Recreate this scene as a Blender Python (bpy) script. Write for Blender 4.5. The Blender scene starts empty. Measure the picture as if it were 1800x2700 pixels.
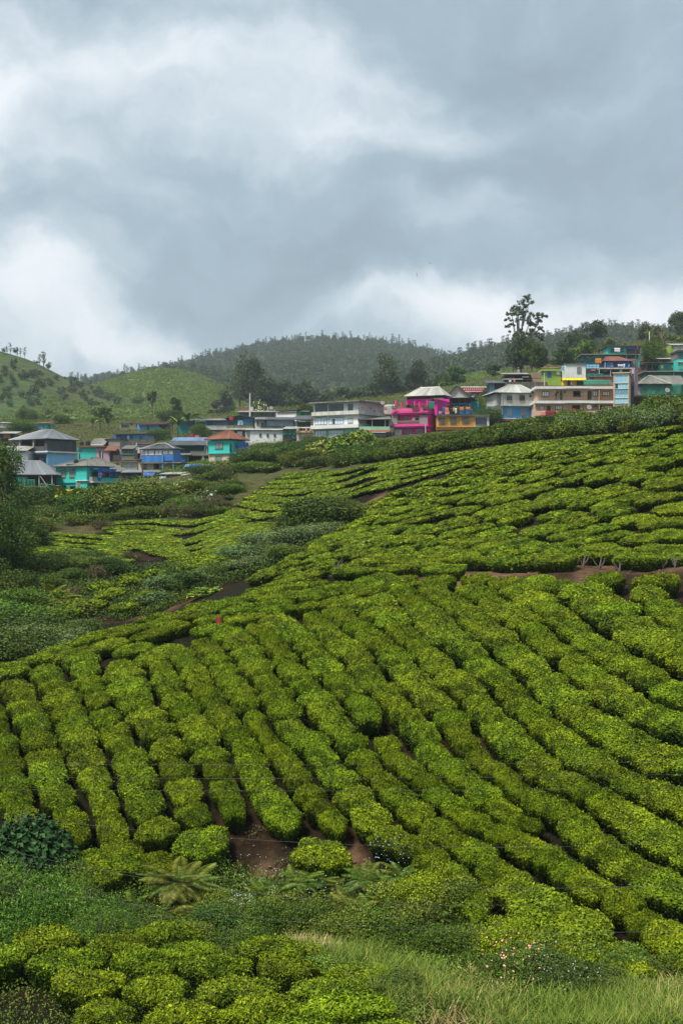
import bpy, math, random
import numpy as np
from mathutils import Vector, Matrix, Euler
R = math.radians
rng = np.random.default_rng(7)
rnd = random.Random(11)
SC = bpy.context.scene
COL = SC.collection
F = 3750.0                                   # focal length in photograph pixels

# ---------------------------------------------------------------- camera
cam = bpy.data.objects.new('camera', bpy.data.cameras.new('camera'))
COL.objects.link(cam)
cam.data.sensor_fit = 'VERTICAL'; cam.data.sensor_height = 36.0; cam.data.sensor_width = 24.0
cam.data.lens = 50.0; cam.data.clip_start = 0.3; cam.data.clip_end = 9000
cam.location = (0, 0, 0); cam.rotation_euler = (R(90), 0, 0)
SC.camera = cam

# ---------------------------------------------------------------- sky, sun, exposure
SUN_EL, SUN_AZ = R(59), R(-128)               # azimuth measured from +Y (ahead) towards +X
def build_world():
    w = bpy.data.worlds.new('World'); SC.world = w; w.use_nodes = True
    nt = w.node_tree; nt.nodes.clear(); N = nt.nodes.new; L = nt.links.new
    out = N('ShaderNodeOutputWorld'); bg = N('ShaderNodeBackground'); bg.inputs[1].default_value = 1.0
    sky = N('ShaderNodeTexSky'); sky.sky_type = 'NISHITA'; sky.sun_disc = False
    sky.sun_elevation = SUN_EL; sky.sun_rotation = SUN_AZ
    tc = N('ShaderNodeTexCoord')
    def math_(op, a, b=None, c=None, clamp=False):
        n = N('ShaderNodeMath'); n.operation = op; n.use_clamp = clamp
        for i, v in enumerate((a, b, c)):
            if v is None: continue
            if isinstance(v, (int, float)): n.inputs[i].default_value = v
            else: L(v, n.inputs[i])
        return n.outputs[0]
    def vec(op, a, b):
        n = N('ShaderNodeVectorMath'); n.operation = op
        for i, v in enumerate((a, b)):
            if v is None: continue
            if isinstance(v, (tuple, list)): n.inputs[i].default_value = v
            else: L(v, n.inputs[i])
        return n
    d0 = tc.outputs['Generated']
    # warp the direction so that cloud edges are ragged
    nz = N('ShaderNodeTexNoise'); nz.inputs['Scale'].default_value = 5.0; nz.inputs['Detail'].default_value = 7; nz.inputs['Roughness'].default_value = .55
    L(d0, nz.inputs['Vector'])
    w1 = vec('SUBTRACT', nz.outputs['Color'], (.5, .5, .5)); w2 = vec('SCALE', w1.outputs[0], None); w2.inputs[3].default_value = .20
    d = vec('ADD', d0, w2.outputs[0]).outputs[0]
    # layered cloud noise, flattened as cloud layers seen from below are
    st = vec('MULTIPLY', d, (1.0, 1.0, 1.9)).outputs[0]
    n1 = N('ShaderNodeTexNoise'); n1.inputs['Scale'].default_value = 5.5; n1.inputs['Detail'].default_value = 7; n1.inputs['Roughness'].default_value = .5
    L(st, n1.inputs['Vector'])
    n2 = N('ShaderNodeTexNoise'); n2.inputs['Scale'].default_value = 13; n2.inputs['Detail'].default_value = 6; n2.inputs['Roughness'].default_value = .55
    L(st, n2.inputs['Vector'])
    acc = math_('MULTIPLY_ADD', n1.outputs[0], .50, .13)
    acc = math_('MULTIPLY_ADD', math_('SUBTRACT', n2.outputs[0], .5), .58, acc)
    # the bright breaks and the dark banks of cloud: (px, py, half width, half height, strength)
    for (px, py, sx, sy, k) in CLOUDS:
        v = Vector(((px-900)/F, 1, (1350-py)/F)).normalized()
        t = vec('SUBTRACT', d, tuple(v)).outputs[0]
        t = vec('MULTIPLY', t, (F/sx, F/sx, F/sy)).outputs[0]
        ln = N('ShaderNodeVectorMath'); ln.operation = 'LENGTH'; L(t, ln.inputs[0])
        g = math_('POWER', 2.718, math_('MULTIPLY', math_('MULTIPLY', ln.outputs['Value'], ln.outputs['Value']), -.9))
        acc = math_('MULTIPLY_ADD', g, k, acc)
    ramp = N('ShaderNodeValToRGB'); L(acc, ramp.inputs[0]); e = ramp.color_ramp.elements
    e[0].position = .12; e[0].color = (.25, .32, .37, 1)
    e[1].position = .95; e[1].color = (.80, .81, .83, 1)
    for p, c in ((.33, (.31, .40, .46)), (.48, (.43, .51, .565)), (.62, (.575, .635, .68)), (.78, (.72, .755, .785))):
        m = e.new(p); m.color = (*c, 1)
    # thin places let the blue of the sky through
    sk = vec('SCALE', sky.outputs[0], None); sk.inputs[3].default_value = .10
    mx = N('ShaderNodeMix'); mx.data_type = 'RGBA'; mx.inputs[0].default_value = .93
    L(sk.outputs[0], mx.inputs[6]); L(ramp.outputs[0], mx.inputs[7])
    L(mx.outputs[2], bg.inputs[0]); L(bg.outputs[0], out.inputs[0])
CLOUDS = [(60, 760, 210, 115, .42), (330, 930, 400, 75, .42), (0, 300, 300, 160, .36), (640, 190, 340, 120, .33), (980, 350, 330, 100, .34),
          (1350, 560, 260, 90, .12), (1500, 850, 400, 90, .50), (1180, 820, 240, 75, .34), (1740, 790, 200, 110, .22), (150, 60, 300, 90, .10),
          (1350, 130, 560, 210, -.22), (1250, 420, 330, 90, -.06), (820, 640, 620, 190, -.17), (330, 520, 380, 120, -.04),
          (560, 800, 240, 90, -.12), (960, 780, 280, 90, -.10), (1680, 560, 260, 140, -.10), (220, 130, 200, 60, -.05), (1700, 330, 160, 90, .05)]
build_world()
sun = bpy.data.objects.new('sun', bpy.data.lights.new('sun', 'SUN')); COL.objects.link(sun)
sun.data.energy = 4.2; sun.data.angle = R(14); sun.data.color = (1, .94, .84)
sd = Vector((math.sin(SUN_AZ)*math.cos(SUN_EL), math.cos(SUN_AZ)*math.cos(SUN_EL), math.sin(SUN_EL)))
sun.rotation_euler = sd.to_track_quat('Z', 'Y').to_euler()
SC.view_settings.view_transform = 'Standard'; SC.view_settings.look = 'None'
SC.view_settings.exposure = 0.42; SC.view_settings.gamma = 1.0; SC.view_settings.use_curve_mapping = False
SC.cycles.max_bounces = 5; SC.cycles.diffuse_bounces = 2; SC.cycles.glossy_bounces = 2
SC.cycles.transmission_bounces = 3; SC.cycles.transparent_max_bounces = 4; SC.cycles.volume_bounces = 0
SC.cycles.use_denoising = True; SC.cycles.caustics_reflective = False; SC.cycles.caustics_refractive = False

# ---------------------------------------------------------------- helpers
def P(px, py, D):
    """the place seen at photograph pixel (px, py) at distance D ahead"""
    return Vector((D*(px-900)/F, D, D*(1350-py)/F))
def px_of(v): return 900+F*v[0]/v[1], 1350-F*v[2]/v[1]
def tag(o, label=None, cat=None, group=None, kind=None):
    if label: o['label'] = label
    if cat: o['category'] = cat
    if group: o['group'] = group
    if kind: o['kind'] = kind
    return o
def empty(name, loc, rz=0.0):
    o = bpy.data.objects.new(name, None); COL.objects.link(o)
    o.location = loc; o.rotation_euler = (0, 0, rz); o.empty_display_size = .3
    return o
def link(name, me, parent=None):
    o = bpy.data.objects.new(name, me); COL.objects.link(o)
    if parent is not None: o.parent = parent
    return o
def mesh_np(name, V, Fc, mat=None, tone=None, smooth=False):
    """V (n,3) float, Fc (m,k) int"""
    V = np.asarray(V, np.float32); Fc = np.asarray(Fc, np.int32)
    me = bpy.data.meshes.new(name)
    m, k = Fc.shape
    me.vertices.add(len(V)); me.vertices.foreach_set('co', V.ravel())
    me.loops.add(m*k); me.loops.foreach_set('vertex_index', Fc.ravel())
    me.polygons.add(m); me.polygons.foreach_set('loop_start', np.arange(m, dtype=np.int32)*k)
    if tone is not None:
        a = me.attributes.new('tone', 'FLOAT', 'FACE'); a.data.foreach_set('value', np.asarray(tone, np.float32))
    me.update(calc_edges=True)
    me.polygons.foreach_set('use_smooth', np.full(m, smooth))
    if mat: me.materials.append(mat)
    return me
class MB:
    """collects boxes, tubes and polygons into one mesh"""
    def __init__(s): s.v = []; s.f = []
    def poly(s, pts):
        n = len(s.v); s.v += [tuple(p) for p in pts]; s.f.append(tuple(range(n, n+len(pts))))
    def box(s, x0, x1, y0, y1, z0, z1):
        if x1 < x0: x0, x1 = x1, x0
        if y1 < y0: y0, y1 = y1, y0
        if z1 < z0: z0, z1 = z1, z0
        n = len(s.v)
        s.v += [(x0,y0,z0),(x1,y0,z0),(x1,y1,z0),(x0,y1,z0),(x0,y0,z1),(x1,y0,z1),(x1,y1,z1),(x0,y1,z1)]
        for f in ((0,3,2,1),(4,5,6,7),(0,1,5,4),(1,2,6,5),(2,3,7,6),(3,0,4,7)): s.f.append(tuple(n+i for i in f))
    def tube(s, pts, radii, k=6):
        n0 = len(s.v); pts = [Vector(p) for p in pts]
        for i, p in enumerate(pts):
            t = (pts[min(i+1, len(pts)-1)]-pts[max(i-1, 0)]).normalized()
            a = t.orthogonal().normalized(); b = t.cross(a)
            if i and a.dot(pa) < 0: a, b = -a, -b
            pa = a
            r = radii[i] if isinstance(radii, (list, tuple)) else radii
            for j in range(k):
                th = 2*math.pi*j/k; s.v.append(tuple(p+a*(r*math.cos(th))+b*(r*math.sin(th))))
        for i in range(len(pts)-1):
            for j in range(k):
                q = n0+i*k
                s.f.append((q+j, q+(j+1)%k, q+k+(j+1)%k, q+k+j))
        s.f.append(tuple(n0+j for j in range(k))[::-1]); s.f.append(tuple(n0+(len(pts)-1)*k+j for j in range(k)))
    def lathe(s, prof, k=12, c=(0,0,0)):
        n0 = len(s.v)
        for r, z in prof:
            for j in range(k):
                th = 2*math.pi*j/k; s.v.append((c[0]+r*math.cos(th), c[1]+r*math.sin(th), c[2]+z))
        for i in range(len(prof)-1):
            for j in range(k):
                q = n0+i*k; s.f.append((q+j, q+(j+1)%k, q+k+(j+1)%k, q+k+j))
        s.f.append(tuple(n0+(len(prof)-1)*k+j for j in range(k)))
    def mesh(s, name, mat):
        me = bpy.data.meshes.new(name); me.from_pydata(s.v, [], s.f); me.update()
        if mat: me.materials.append(mat)
        return me
    def build(s, name, mat, parent=None): return link(name, s.mesh(name, mat), parent)

# ---------------------------------------------------------------- materials
MATS = {}
def nodes(name):
    m = bpy.data.materials.new(name); m.use_nodes = True; nt = m.node_tree
    b = nt.nodes['Principled BSDF']; return m, nt, b, nt.nodes.new, nt.links.new
def foliage(name, dark, mid, light, rough=.5, spec=.35, var=.25, trans=.0, hue=.02):
    """leaves: colour by the leaf's own tone, with a shift for each plant"""
    if name in MATS: return MATS[name]
    m, nt, b, N, L = nodes(name)
    at = N('ShaderNodeAttribute'); at.attribute_name = 'tone'
    rp = N('ShaderNodeValToRGB'); e = rp.color_ramp.elements
    e[0].position = .05; e[0].color = (*dark, 1); e[1].position = .95; e[1].color = (*light, 1)
    q = e.new(.5); q.color = (*mid, 1)
    L(at.outputs['Fac'], rp.inputs[0])
    oi = N('ShaderNodeObjectInfo'); hs = N('ShaderNodeHueSaturation')
    mr = N('ShaderNodeMapRange'); L(oi.outputs['Random'], mr.inputs[0]); mr.inputs[3].default_value = 1-var; mr.inputs[4].default_value = 1+var
    ml = N('ShaderNodeMath'); ml.operation = 'MULTIPLY'; ml.inputs[1].default_value = 7.31; L(oi.outputs['Random'], ml.inputs[0])
    fr = N('ShaderNodeMath'); fr.operation = 'FRACT'; L(ml.outputs[0], fr.inputs[0])
    mh = N('ShaderNodeMapRange'); L(fr.outputs[0], mh.inputs[0]); mh.inputs[3].default_value = .5-hue; mh.inputs[4].default_value = .5+hue
    L(mh.outputs[0], hs.inputs['Hue']); L(mr.outputs[0], hs.inputs['Value']); L(rp.outputs[0], hs.inputs['Color'])
    L(hs.outputs[0], b.inputs['Base Color'])
    b.inputs['Roughness'].default_value = rough; b.inputs['Specular IOR Level'].default_value = spec
    if trans:
        tr = N('ShaderNodeBsdfTranslucent'); L(hs.outputs[0], tr.inputs[0]); mx = N('ShaderNodeMixShader'); mx.inputs[0].default_value = trans
        L(b.outputs[0], mx.inputs[1]); L(tr.outputs[0], mx.inputs[2]); L(mx.outputs[0], nt.nodes['Material Output'].inputs[0])
    MATS[name] = m; return m
def paint(name, col, dirt=.35, rough=.75, scale=.6, dirtcol=None, metal=0):
    """painted or rendered wall, with rain streaks, grime and worn patches"""
    if name in MATS: return MATS[name]
    m, nt, b, N, L = nodes(name)
    tc = N('ShaderNodeTexCoord'); mp = N('ShaderNodeMapping'); mp.inputs['Scale'].default_value = (1, 1, .22); L(tc.outputs['Object'], mp.inputs[0])
    n1 = N('ShaderNodeTexNoise'); n1.inputs['Scale'].default_value = scale*2.2; n1.inputs['Detail'].default_value = 8; n1.inputs['Roughness'].default_value = .68; L(mp.outputs[0], n1.inputs[0])
    n2 = N('ShaderNodeTexNoise'); n2.inputs['Scale'].default_value = scale*.7; n2.inputs['Detail'].default_value = 5; L(tc.outputs['Object'], n2.inputs[0])
    ad = N('ShaderNodeMath'); ad.operation = 'MULTIPLY'; L(n1.outputs[0], ad.inputs[0]); L(n2.outputs[0], ad.inputs[1])
    mr = N('ShaderNodeMapRange'); L(ad.outputs[0], mr.inputs[0]); mr.inputs[1].default_value = .2; mr.inputs[2].default_value = .42
    mr.inputs[3].default_value = dirt; mr.inputs[4].default_value = 0
    mx = N('ShaderNodeMix'); mx.data_type = 'RGBA'; L(mr.outputs[0], mx.inputs[0]); mx.inputs[6].default_value = (*col, 1)
    dc = dirtcol or tuple(c*.35+.03 for c in col); mx.inputs[7].default_value = (*dc, 1)
    L(mx.outputs[2], b.inputs['Base Color']); b.inputs['Roughness'].default_value = rough; b.inputs['Metallic'].default_value = metal
    bp = N('ShaderNodeBump'); bp.inputs['Strength'].default_value = .25; bp.inputs['Distance'].default_value = .03; L(n1.outputs[0], bp.inputs['Height']); L(bp.outputs[0], b.inputs['Normal'])
    MATS[name] = m; return m
def sheetmat(name, col, rust=(.16, .07, .035), amount=.35, metal=.3, rough=.5):
    if name in MATS: return MATS[name]
    m, nt, b, N, L = nodes(name)
    tc = N('ShaderNodeTexCoord'); oi = N('ShaderNodeObjectInfo')
    va = N('ShaderNodeVectorMath'); va.operation = 'ADD'; L(tc.outputs['Object'], va.inputs[0])
    cb = N('ShaderNodeCombineXYZ'); ml = N('ShaderNodeMath'); ml.operation = 'MULTIPLY'; ml.inputs[1].default_value = 40; L(oi.outputs['Random'], ml.inputs[0]); L(ml.outputs[0], cb.inputs[0])
    L(cb.outputs[0], va.inputs[1])
    n1 = N('ShaderNodeTexNoise'); n1.inputs['Scale'].default_value = 1.1; n1.inputs['Detail'].default_value = 7; n1.inputs['Roughness'].default_value = .65; L(va.outputs[0], n1.inputs[0])
    mr = N('ShaderNodeMapRange'); L(n1.outputs[0], mr.inputs[0]); mr.inputs[1].default_value = .48; mr.inputs[2].default_value = .7; mr.inputs[4].default_value = amount
    mx = N('ShaderNodeMix'); mx.data_type = 'RGBA'; L(mr.outputs[0], mx.inputs[0]); mx.inputs[6].default_value = (*col, 1); mx.inputs[7].default_value = (*rust, 1)
    hs = N('ShaderNodeHueSaturation'); m2 = N('ShaderNodeMapRange'); L(oi.outputs['Random'], m2.inputs[0]); m2.inputs[3].default_value = .78; m2.inputs[4].default_value = 1.18
    L(m2.outputs[0], hs.inputs['Value']); L(mx.outputs[2], hs.inputs['Color']); L(hs.outputs[0], b.inputs['Base Color'])
    b.inputs['Metallic'].default_value = metal; b.inputs['Roughness'].default_value = rough
    MATS[name] = m; return m
def glassmat(name, col, rough=.12):
    if name in MATS: return MATS[name]
    m, nt, b, N, L = nodes(name)
    tc = N('ShaderNodeTexCoord'); n1 = N('ShaderNodeTexNoise'); n1.inputs['Scale'].default_value = 1.4; n1.inputs['Detail'].default_value = 3; L(tc.outputs['Object'], n1.inputs[0])
    mx = N('ShaderNodeMix'); mx.data_type = 'RGBA'; L(n1.outputs[0], mx.inputs[0]); mx.inputs[6].default_value = (*[c*.6 for c in col], 1); mx.inputs[7].default_value = (*[c*1.25 for c in col], 1)
    L(mx.outputs[2], b.inputs['Base Color']); b.inputs['Roughness'].default_value = rough; b.inputs['Specular IOR Level'].default_value = .8
    MATS[name] = m; return m
def ground_mat(name, cols, scale=.35, bump=.6, fine=6.0, dist=.12):
    """cols: three colours mixed by two noises"""
    m, nt, b, N, L = nodes(name)
    tc = N('ShaderNodeTexCoord')
    n1 = N('ShaderNodeTexNoise'); n1.inputs['Scale'].default_value = scale; n1.inputs['Detail'].default_value = 9; n1.inputs['Roughness'].default_value = .62; L(tc.outputs['Object'], n1.inputs[0])
    n2 = N('ShaderNodeTexNoise'); n2.inputs['Scale'].default_value = fine; n2.inputs['Detail'].default_value = 8; n2.inputs['Roughness'].default_value = .7; L(tc.outputs['Object'], n2.inputs[0])
    rp = N('ShaderNodeValToRGB'); e = rp.color_ramp.elements; e[0].position = .36; e[0].color = (*cols[0], 1); e[1].position = .66; e[1].color = (*cols[2], 1)
    q = e.new(.5); q.color = (*cols[1], 1); L(n1.outputs[0], rp.inputs[0])
    mr = N('ShaderNodeMapRange'); L(n2.outputs[0], mr.inputs[0]); mr.inputs[1].default_value = .3; mr.inputs[2].default_value = .7; mr.inputs[3].default_value = .5; mr.inputs[4].default_value = 1.45
    vm = N('ShaderNodeVectorMath'); vm.operation = 'SCALE'; L(rp.outputs[0], vm.inputs[0]); L(mr.outputs[0], vm.inputs[3]); L(vm.outputs[0], b.inputs['Base Color'])
    bp = N('ShaderNodeBump'); bp.inputs['Strength'].default_value = bump; bp.inputs['Distance'].default_value = dist; L(n2.outputs[0], bp.inputs['Height']); L(bp.outputs[0], b.inputs['Normal'])
    b.inputs['Roughness'].default_value = .95; b.inputs['Specular IOR Level'].default_value = .1
    MATS[name] = m; return m

# ---------------------------------------------------------------- terrain: the near valley, the tea slopes and the village slope
CT = []
def g(*a):
    for px, py, D in a: CT.append((px, D, D*(1350-py)/F))
def t(*a):
    for px, py, D in a: CT.append((px, D, D*(1350-py)/F-.85))
def zc(*a):
    for px, D, z in a: CT.append((px, D, z))
for px in (0, 450, 900, 1350, 1800): zc((px, 4, -2.3), (px, 9, -4.9), (px, 15, -7.4), (px, 21, -9.6))
t((0,2700,29.5),(300,2700,29.5),(700,2700,29),(1100,2700,28),(1500,2700,26.5),(1800,2700,26))
t((0,2560,32.5),(400,2540,33),(800,2560,32),(1000,2600,30.5))
t((60,2480,35),(300,2440,36.3),(500,2440,36.8),(800,2450,36.3),(1000,2510,34.5),(1200,2570,32.5),(1400,2620,31),(1600,2630,30.5),(1800,2620,30))
zc((0,40.5,-12.2),(200,40.8,-12.2),(500,40.6,-12.2),(800,40,-12.1),(950,39.5,-12),(1100,39,-12.1),(1300,37,-12.0),(1500,35,-11.8),(1700,34,-11.6))
t((0,2240,43.2),(150,2245,43.2),(300,2250,43.2),(450,2245,43.2),(560,2210,43.5),(700,2215,43),(800,2225,42.5),(900,2240,42.2),(1000,2245,41.8),(1100,2290,41),(1200,2370,39.6),(1300,2440,38.4),(1500,2500,36.8),(1650,2540,35.8),(1800,2545,35.2))
t((0,2000,47.5),(450,2000,46.8),(900,2000,46),(1350,2000,45),(1800,2000,43.5))
t((0,1850,51),(450,1850,50),(900,1850,49.3),(1350,1850,48.5),(1800,1850,47))
t((100,1760,54.5),(300,1740,54.5),(600,1720,54),(1000,1700,53.5),(1400,1700,52.5),(1800,1700,50.8))
t((0,1745,56),(150,1700,57.5),(250,1645,59.5),(400,1610,61),(550,1570,63),(730,1527,65),(950,1520,64),(1100,1505,63),(1300,1520,60.5),(1500,1525,59),(1800,1525,57.5))
zc((0,62,-7.6),(200,66,-7.7),(400,70,-6.6),(600,74,-5.0),(740,71,-4.2))
g((860,1524,68.5),(1000,1521,67.5),(1250,1523,64.3),(1500,1521,62.2),(1800,1524,60.8))
g((860,1507,70),(1000,1502,69),(1200,1497,66.0),(1500,1492,63.9),(1800,1493,62.5))
t((780,1512,73),(900,1492,72),(1050,1482,70.5),(1200,1472,67.8),(1400,1462,66),(1600,1447,64.5),(1800,1452,63.3))
t((850,1430,82),(950,1400,84),(1000,1440,77),(1200,1340,84),(1300,1400,75.5),(1500,1300,78),(1600,1380,70),(1800,1370,68),(1800,1270,73))
t((1050,1330,94),(1200,1255,99),(1500,1205,89),(1800,1170,82))
t((1200,1182,118),(1350,1160,110),(1500,1144,102),(1650,1132,97),(1800,1108,92),(1000,1208,128),(860,1235,138),(650,1240,146))
g((0,1730,76),(100,1720,80),(330,1625,88),(430,1600,88),(560,1520,92),(640,1490,97),(700,1460,98),(800,1400,104),(860,1365,110),(930,1350,112))
g((100,1570,95),(300,1540,98),(450,1530,96),(0,1560,95))
t((60,1440,114),(200,1460,111),(350,1455,111),(180,1385,128),(60,1395,126),(320,1400,124))
t((400,1372,128),(500,1420,120),(600,1445,111),(680,1420,112),(600,1330,133),(720,1340,128),(850,1310,124),(700,1260,144),(860,1260,133),(500,1375,128),(1000,1250,116),(980,1290,108))
g((350,1278,236),(430,1266,236),(250,1292,234),(300,1322,205),(200,1335,180),(350,1345,175),(480,1335,172),(0,1330,180),(100,1315,215),(200,1292,240),(500,1285,215),(560,1245,235),(650,1222,200),(750,1200,240),(850,1185,255),(1000,1168,262),(1200,1148,265),(1400,1122,265),(1600,1106,262),(1800,1092,265),(0,1320,230))
g((1500,1136,130),(1700,1118,130),(1300,1156,140),(1100,1190,160),(1800,1098,125),(1500,1130,180),(1750,1112,180),(1250,1160,190))
g((200,1200,300),(400,1200,300),(600,1180,300),(0,1200,300),(800,1150,310),(1000,1110,320),(1200,1070,330),(1400,1045,330),(1500,1030,330),(1700,1000,330),(1800,1000,330))
g((0,1120,420),(200,1120,420),(400,1135,400),(500,1120,420),(700,1100,400),(900,1060,420),(1100,1050,420),(1300,1012,410),(1500,955,410),(1700,930,400),(1800,930,400))
g((0,1110,540),(300,1110,540),(600,1095,540),(900,1075,540),(1200,1040,540),(1400,990,540),(1600,925,520),(1800,890,500),(1700,900,470))
CT = np.array(CT)
side = [c for c in CT if c[0] <= 60]; CT = np.vstack([CT, [(-900, c[1], c[2]) for c in side], [(2700, c[1], c[2]+.02*max(c[1]-60, 0)) for c in CT if c[0] >= 1780]])
KD = 3.2
def tpc(px, D): return np.stack([np.asarray(px)/1000.0, np.log(np.asarray(D))*KD], -1)
_c = tpc(CT[:, 0], CT[:, 1]); _n = len(_c)
_A = np.zeros((_n+3, _n+3)); _A[:_n, :_n] = np.linalg.norm(_c[:, None]-_c[None], axis=-1)
_A[:_n, _n] = 1; _A[:_n, _n+1:] = _c; _A[_n, :_n] = 1; _A[_n+1:, :_n] = _c.T
_A[:_n, :_n] += np.eye(_n)*1e-3
_w = np.linalg.solve(_A, np.concatenate([CT[:, 2], [0, 0, 0]]))
GPX = np.arange(-800, 2601, 10.0); GLD = np.linspace(math.log(3.5), math.log(545), 640)
def smooth2(H, n):
    for _ in range(n):
        Hp = np.pad(H, 1, mode='edge'); H = (Hp[1:-1, 1:-1]*2+Hp[:-2, 1:-1]+Hp[2:, 1:-1]+Hp[1:-1, :-2]+Hp[1:-1, 2:])/6
    return H
def vnoise(x, y, seed=0):
    """smooth value noise, vectorised"""
    xi = np.floor(x).astype(np.int64); yi = np.floor(y).astype(np.int64); fx = x-xi; fy = y-yi
    fx = fx*fx*(3-2*fx); fy = fy*fy*(3-2*fy)
    def h(a, b):
        n = (a*374761393+b*668265263+seed*974711) & 0xffffffff
        n = ((n ^ (n >> 13))*1274126177) & 0xffffffff
        return ((n ^ (n >> 16)) & 0xffff)/65535.0
    return (h(xi, yi)*(1-fx)+h(xi+1, yi)*fx)*(1-fy)+(h(xi, yi+1)*(1-fx)+h(xi+1, yi+1)*fx)*fy
def fbm(x, y, o=4, seed=0):
    s = 0; a = .5
    for i in range(o): s = s+a*vnoise(x*2**i, y*2**i, seed+i); a *= .5
    return s
def _eval():
    H = np.zeros((len(GLD), len(GPX)))
    for i, l in enumerate(GLD):
        q = np.stack([GPX/1000, np.full(len(GPX), l*KD)], -1)
        H[i] = np.linalg.norm(q[:, None]-_c[None], axis=-1) @ _w[:_n]+_w[_n]+q @ _w[_n+1:]
    return smooth2(H, 3)
GH = _eval()
def height(px, D):
    px = np.asarray(px, float); l = np.log(np.asarray(D, float))
    i = np.clip((l-GLD[0])/(GLD[1]-GLD[0]), 0, len(GLD)-1.001); j = np.clip((px-GPX[0])/10.0, 0, len(GPX)-1.001)
    i0 = i.astype(int); j0 = j.astype(int); fi = i-i0; fj = j-j0
    return (GH[i0, j0]*(1-fj)+GH[i0, j0+1]*fj)*(1-fi)+(GH[i0+1, j0]*(1-fj)+GH[i0+1, j0+1]*fj)*fi
def hxy(x, y): return float(height(900+F*x/y, y))
_LS = np.exp(np.linspace(math.log(24), math.log(540), 1800))
def hit(px, py, off=0.0, dmin=24, dmax=540):
    """first place on the slopes (raised by off) seen at that pixel"""
    D = _LS[(_LS >= dmin) & (_LS <= dmax)]
    d = height(np.full(len(D), px), D)+off-D*(1350-py)/F
    k = np.argmax(d > 0)
    if d[k] <= 0: return None
    if k == 0: Dk = D[0]
    else: u = d[k-1]/(d[k-1]-d[k]); Dk = D[k-1]+u*(D[k]-D[k-1])
    return np.array([Dk*(px-900)/F, Dk, float(height(px, Dk))])
def normal(x, y):
    e = .5; return Vector((-(hxy(x+e, y)-hxy(x-e, y))/(2*e), -(hxy(x, y+e)-hxy(x, y-e))/(2*e), 1)).normalized()
def grid_mesh(name, X, Y, Z, mat):
    r, c = X.shape; V = np.stack([X, Y, Z], -1).reshape(-1, 3)
    a = (np.arange(r-1)[:, None]*c+np.arange(c-1)[None]).ravel()
    return mesh_np(name, V, np.stack([a, a+1, a+c+1, a+c], -1), mat, smooth=True)
BARE = [(700, 42.6, 60, 1.3, .85), (590, 93, 80, 5, .8), (520, 91, 60, 4, .6), (920, 42.2, 60, 1.5, 1.1), (990, 109, 60, 5, .9), (660, 97, 40, 5, .6), (440, 87, 120, 3, .7), (300, 93, 150, 8, .45), (900, 218, 18, 14, 1.3), (500, 165, 80, 40, .7), (560, 200, 55, 30, .6), (250, 133, 90, 6, .5), (1225, 63, 60, 3, .6), (1320, 62.5, 40, 2, .8), (1540, 61, 40, 2, .6)]
def build_ground():
    PX, LD = np.meshgrid(GPX, GLD); D = np.exp(LD); X = D*(PX-900)/F; Z = GH.copy()
    Z += (fbm(X*.9, D*.9, 4, 3)-.47)*.22*np.clip(D/60, .4, 2)
    soil = ground_mat('tea_slope_soil', ((.030, .016, .008), (.014, .010, .005), (.009, .013, .004)), .28, .8, 5.0)
    grass = ground_mat('village_slope', ((.05, .08, .018), (.085, .075, .03), (.035, .065, .014)), .09, .9, 1.2, .5)
    # the slope is one sheet; its far part is grassy, its near part bare soil
    me = grid_mesh('ground', X, D, Z, soil); me.materials.append(grass)
    r, c = X.shape; mi = np.zeros((r-1, c-1), np.int32); mi[(D[:-1, :-1] > 128)] = 1
    me.polygons.foreach_set('material_index', mi.ravel())
    bare = np.zeros_like(X); nn = fbm(X*.8, D*.8, 4, 12)
    for (bx, bd, rx, rd, k) in BARE: bare += k*np.exp(-(((PX-bx)/rx)**2+((D-bd)/rd)**2)*1.2)
    cut = np.exp(-((D-(66.3-(PX-860)*.0028))/2.6)**2)*(PX > 1050)*.8; bare = np.clip((bare+cut)*1.5-nn*.9, 0, 1)
    a = me.attributes.new('bare', 'FLOAT', 'POINT'); a.data.foreach_set('value', bare.astype(np.float32).ravel())
    for mt in (soil, grass):
        nt = mt.node_tree; b = nt.nodes['Principled BSDF']; src = b.inputs['Base Color'].links[0].from_socket; at = nt.nodes.new('ShaderNodeAttribute'); at.attribute_name = 'bare'
        nz = nt.nodes.new('ShaderNodeTexNoise'); nz.inputs['Scale'].default_value = 3; nz.inputs['Detail'].default_value = 9; nz.inputs['Roughness'].default_value = .7; tc = nt.nodes.new('ShaderNodeTexCoord'); nt.links.new(tc.outputs['Object'], nz.inputs[0])
        rp = nt.nodes.new('ShaderNodeValToRGB'); e = rp.color_ramp.elements; e[0].position = .32; e[0].color = (.06, .033, .019, 1); e[1].position = .68; e[1].color = (.21, .125, .072, 1); nt.links.new(nz.outputs[0], rp.inputs[0])
        mx = nt.nodes.new('ShaderNodeMix'); mx.data_type = 'RGBA'; nt.links.new(at.outputs['Fac'], mx.inputs[0]); nt.links.new(src, mx.inputs[6]); nt.links.new(rp.outputs[0], mx.inputs[7]); nt.links.new(mx.outputs[2], b.inputs['Base Color'])
    tag(link('ground', me), kind='structure')
build_ground()

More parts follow.
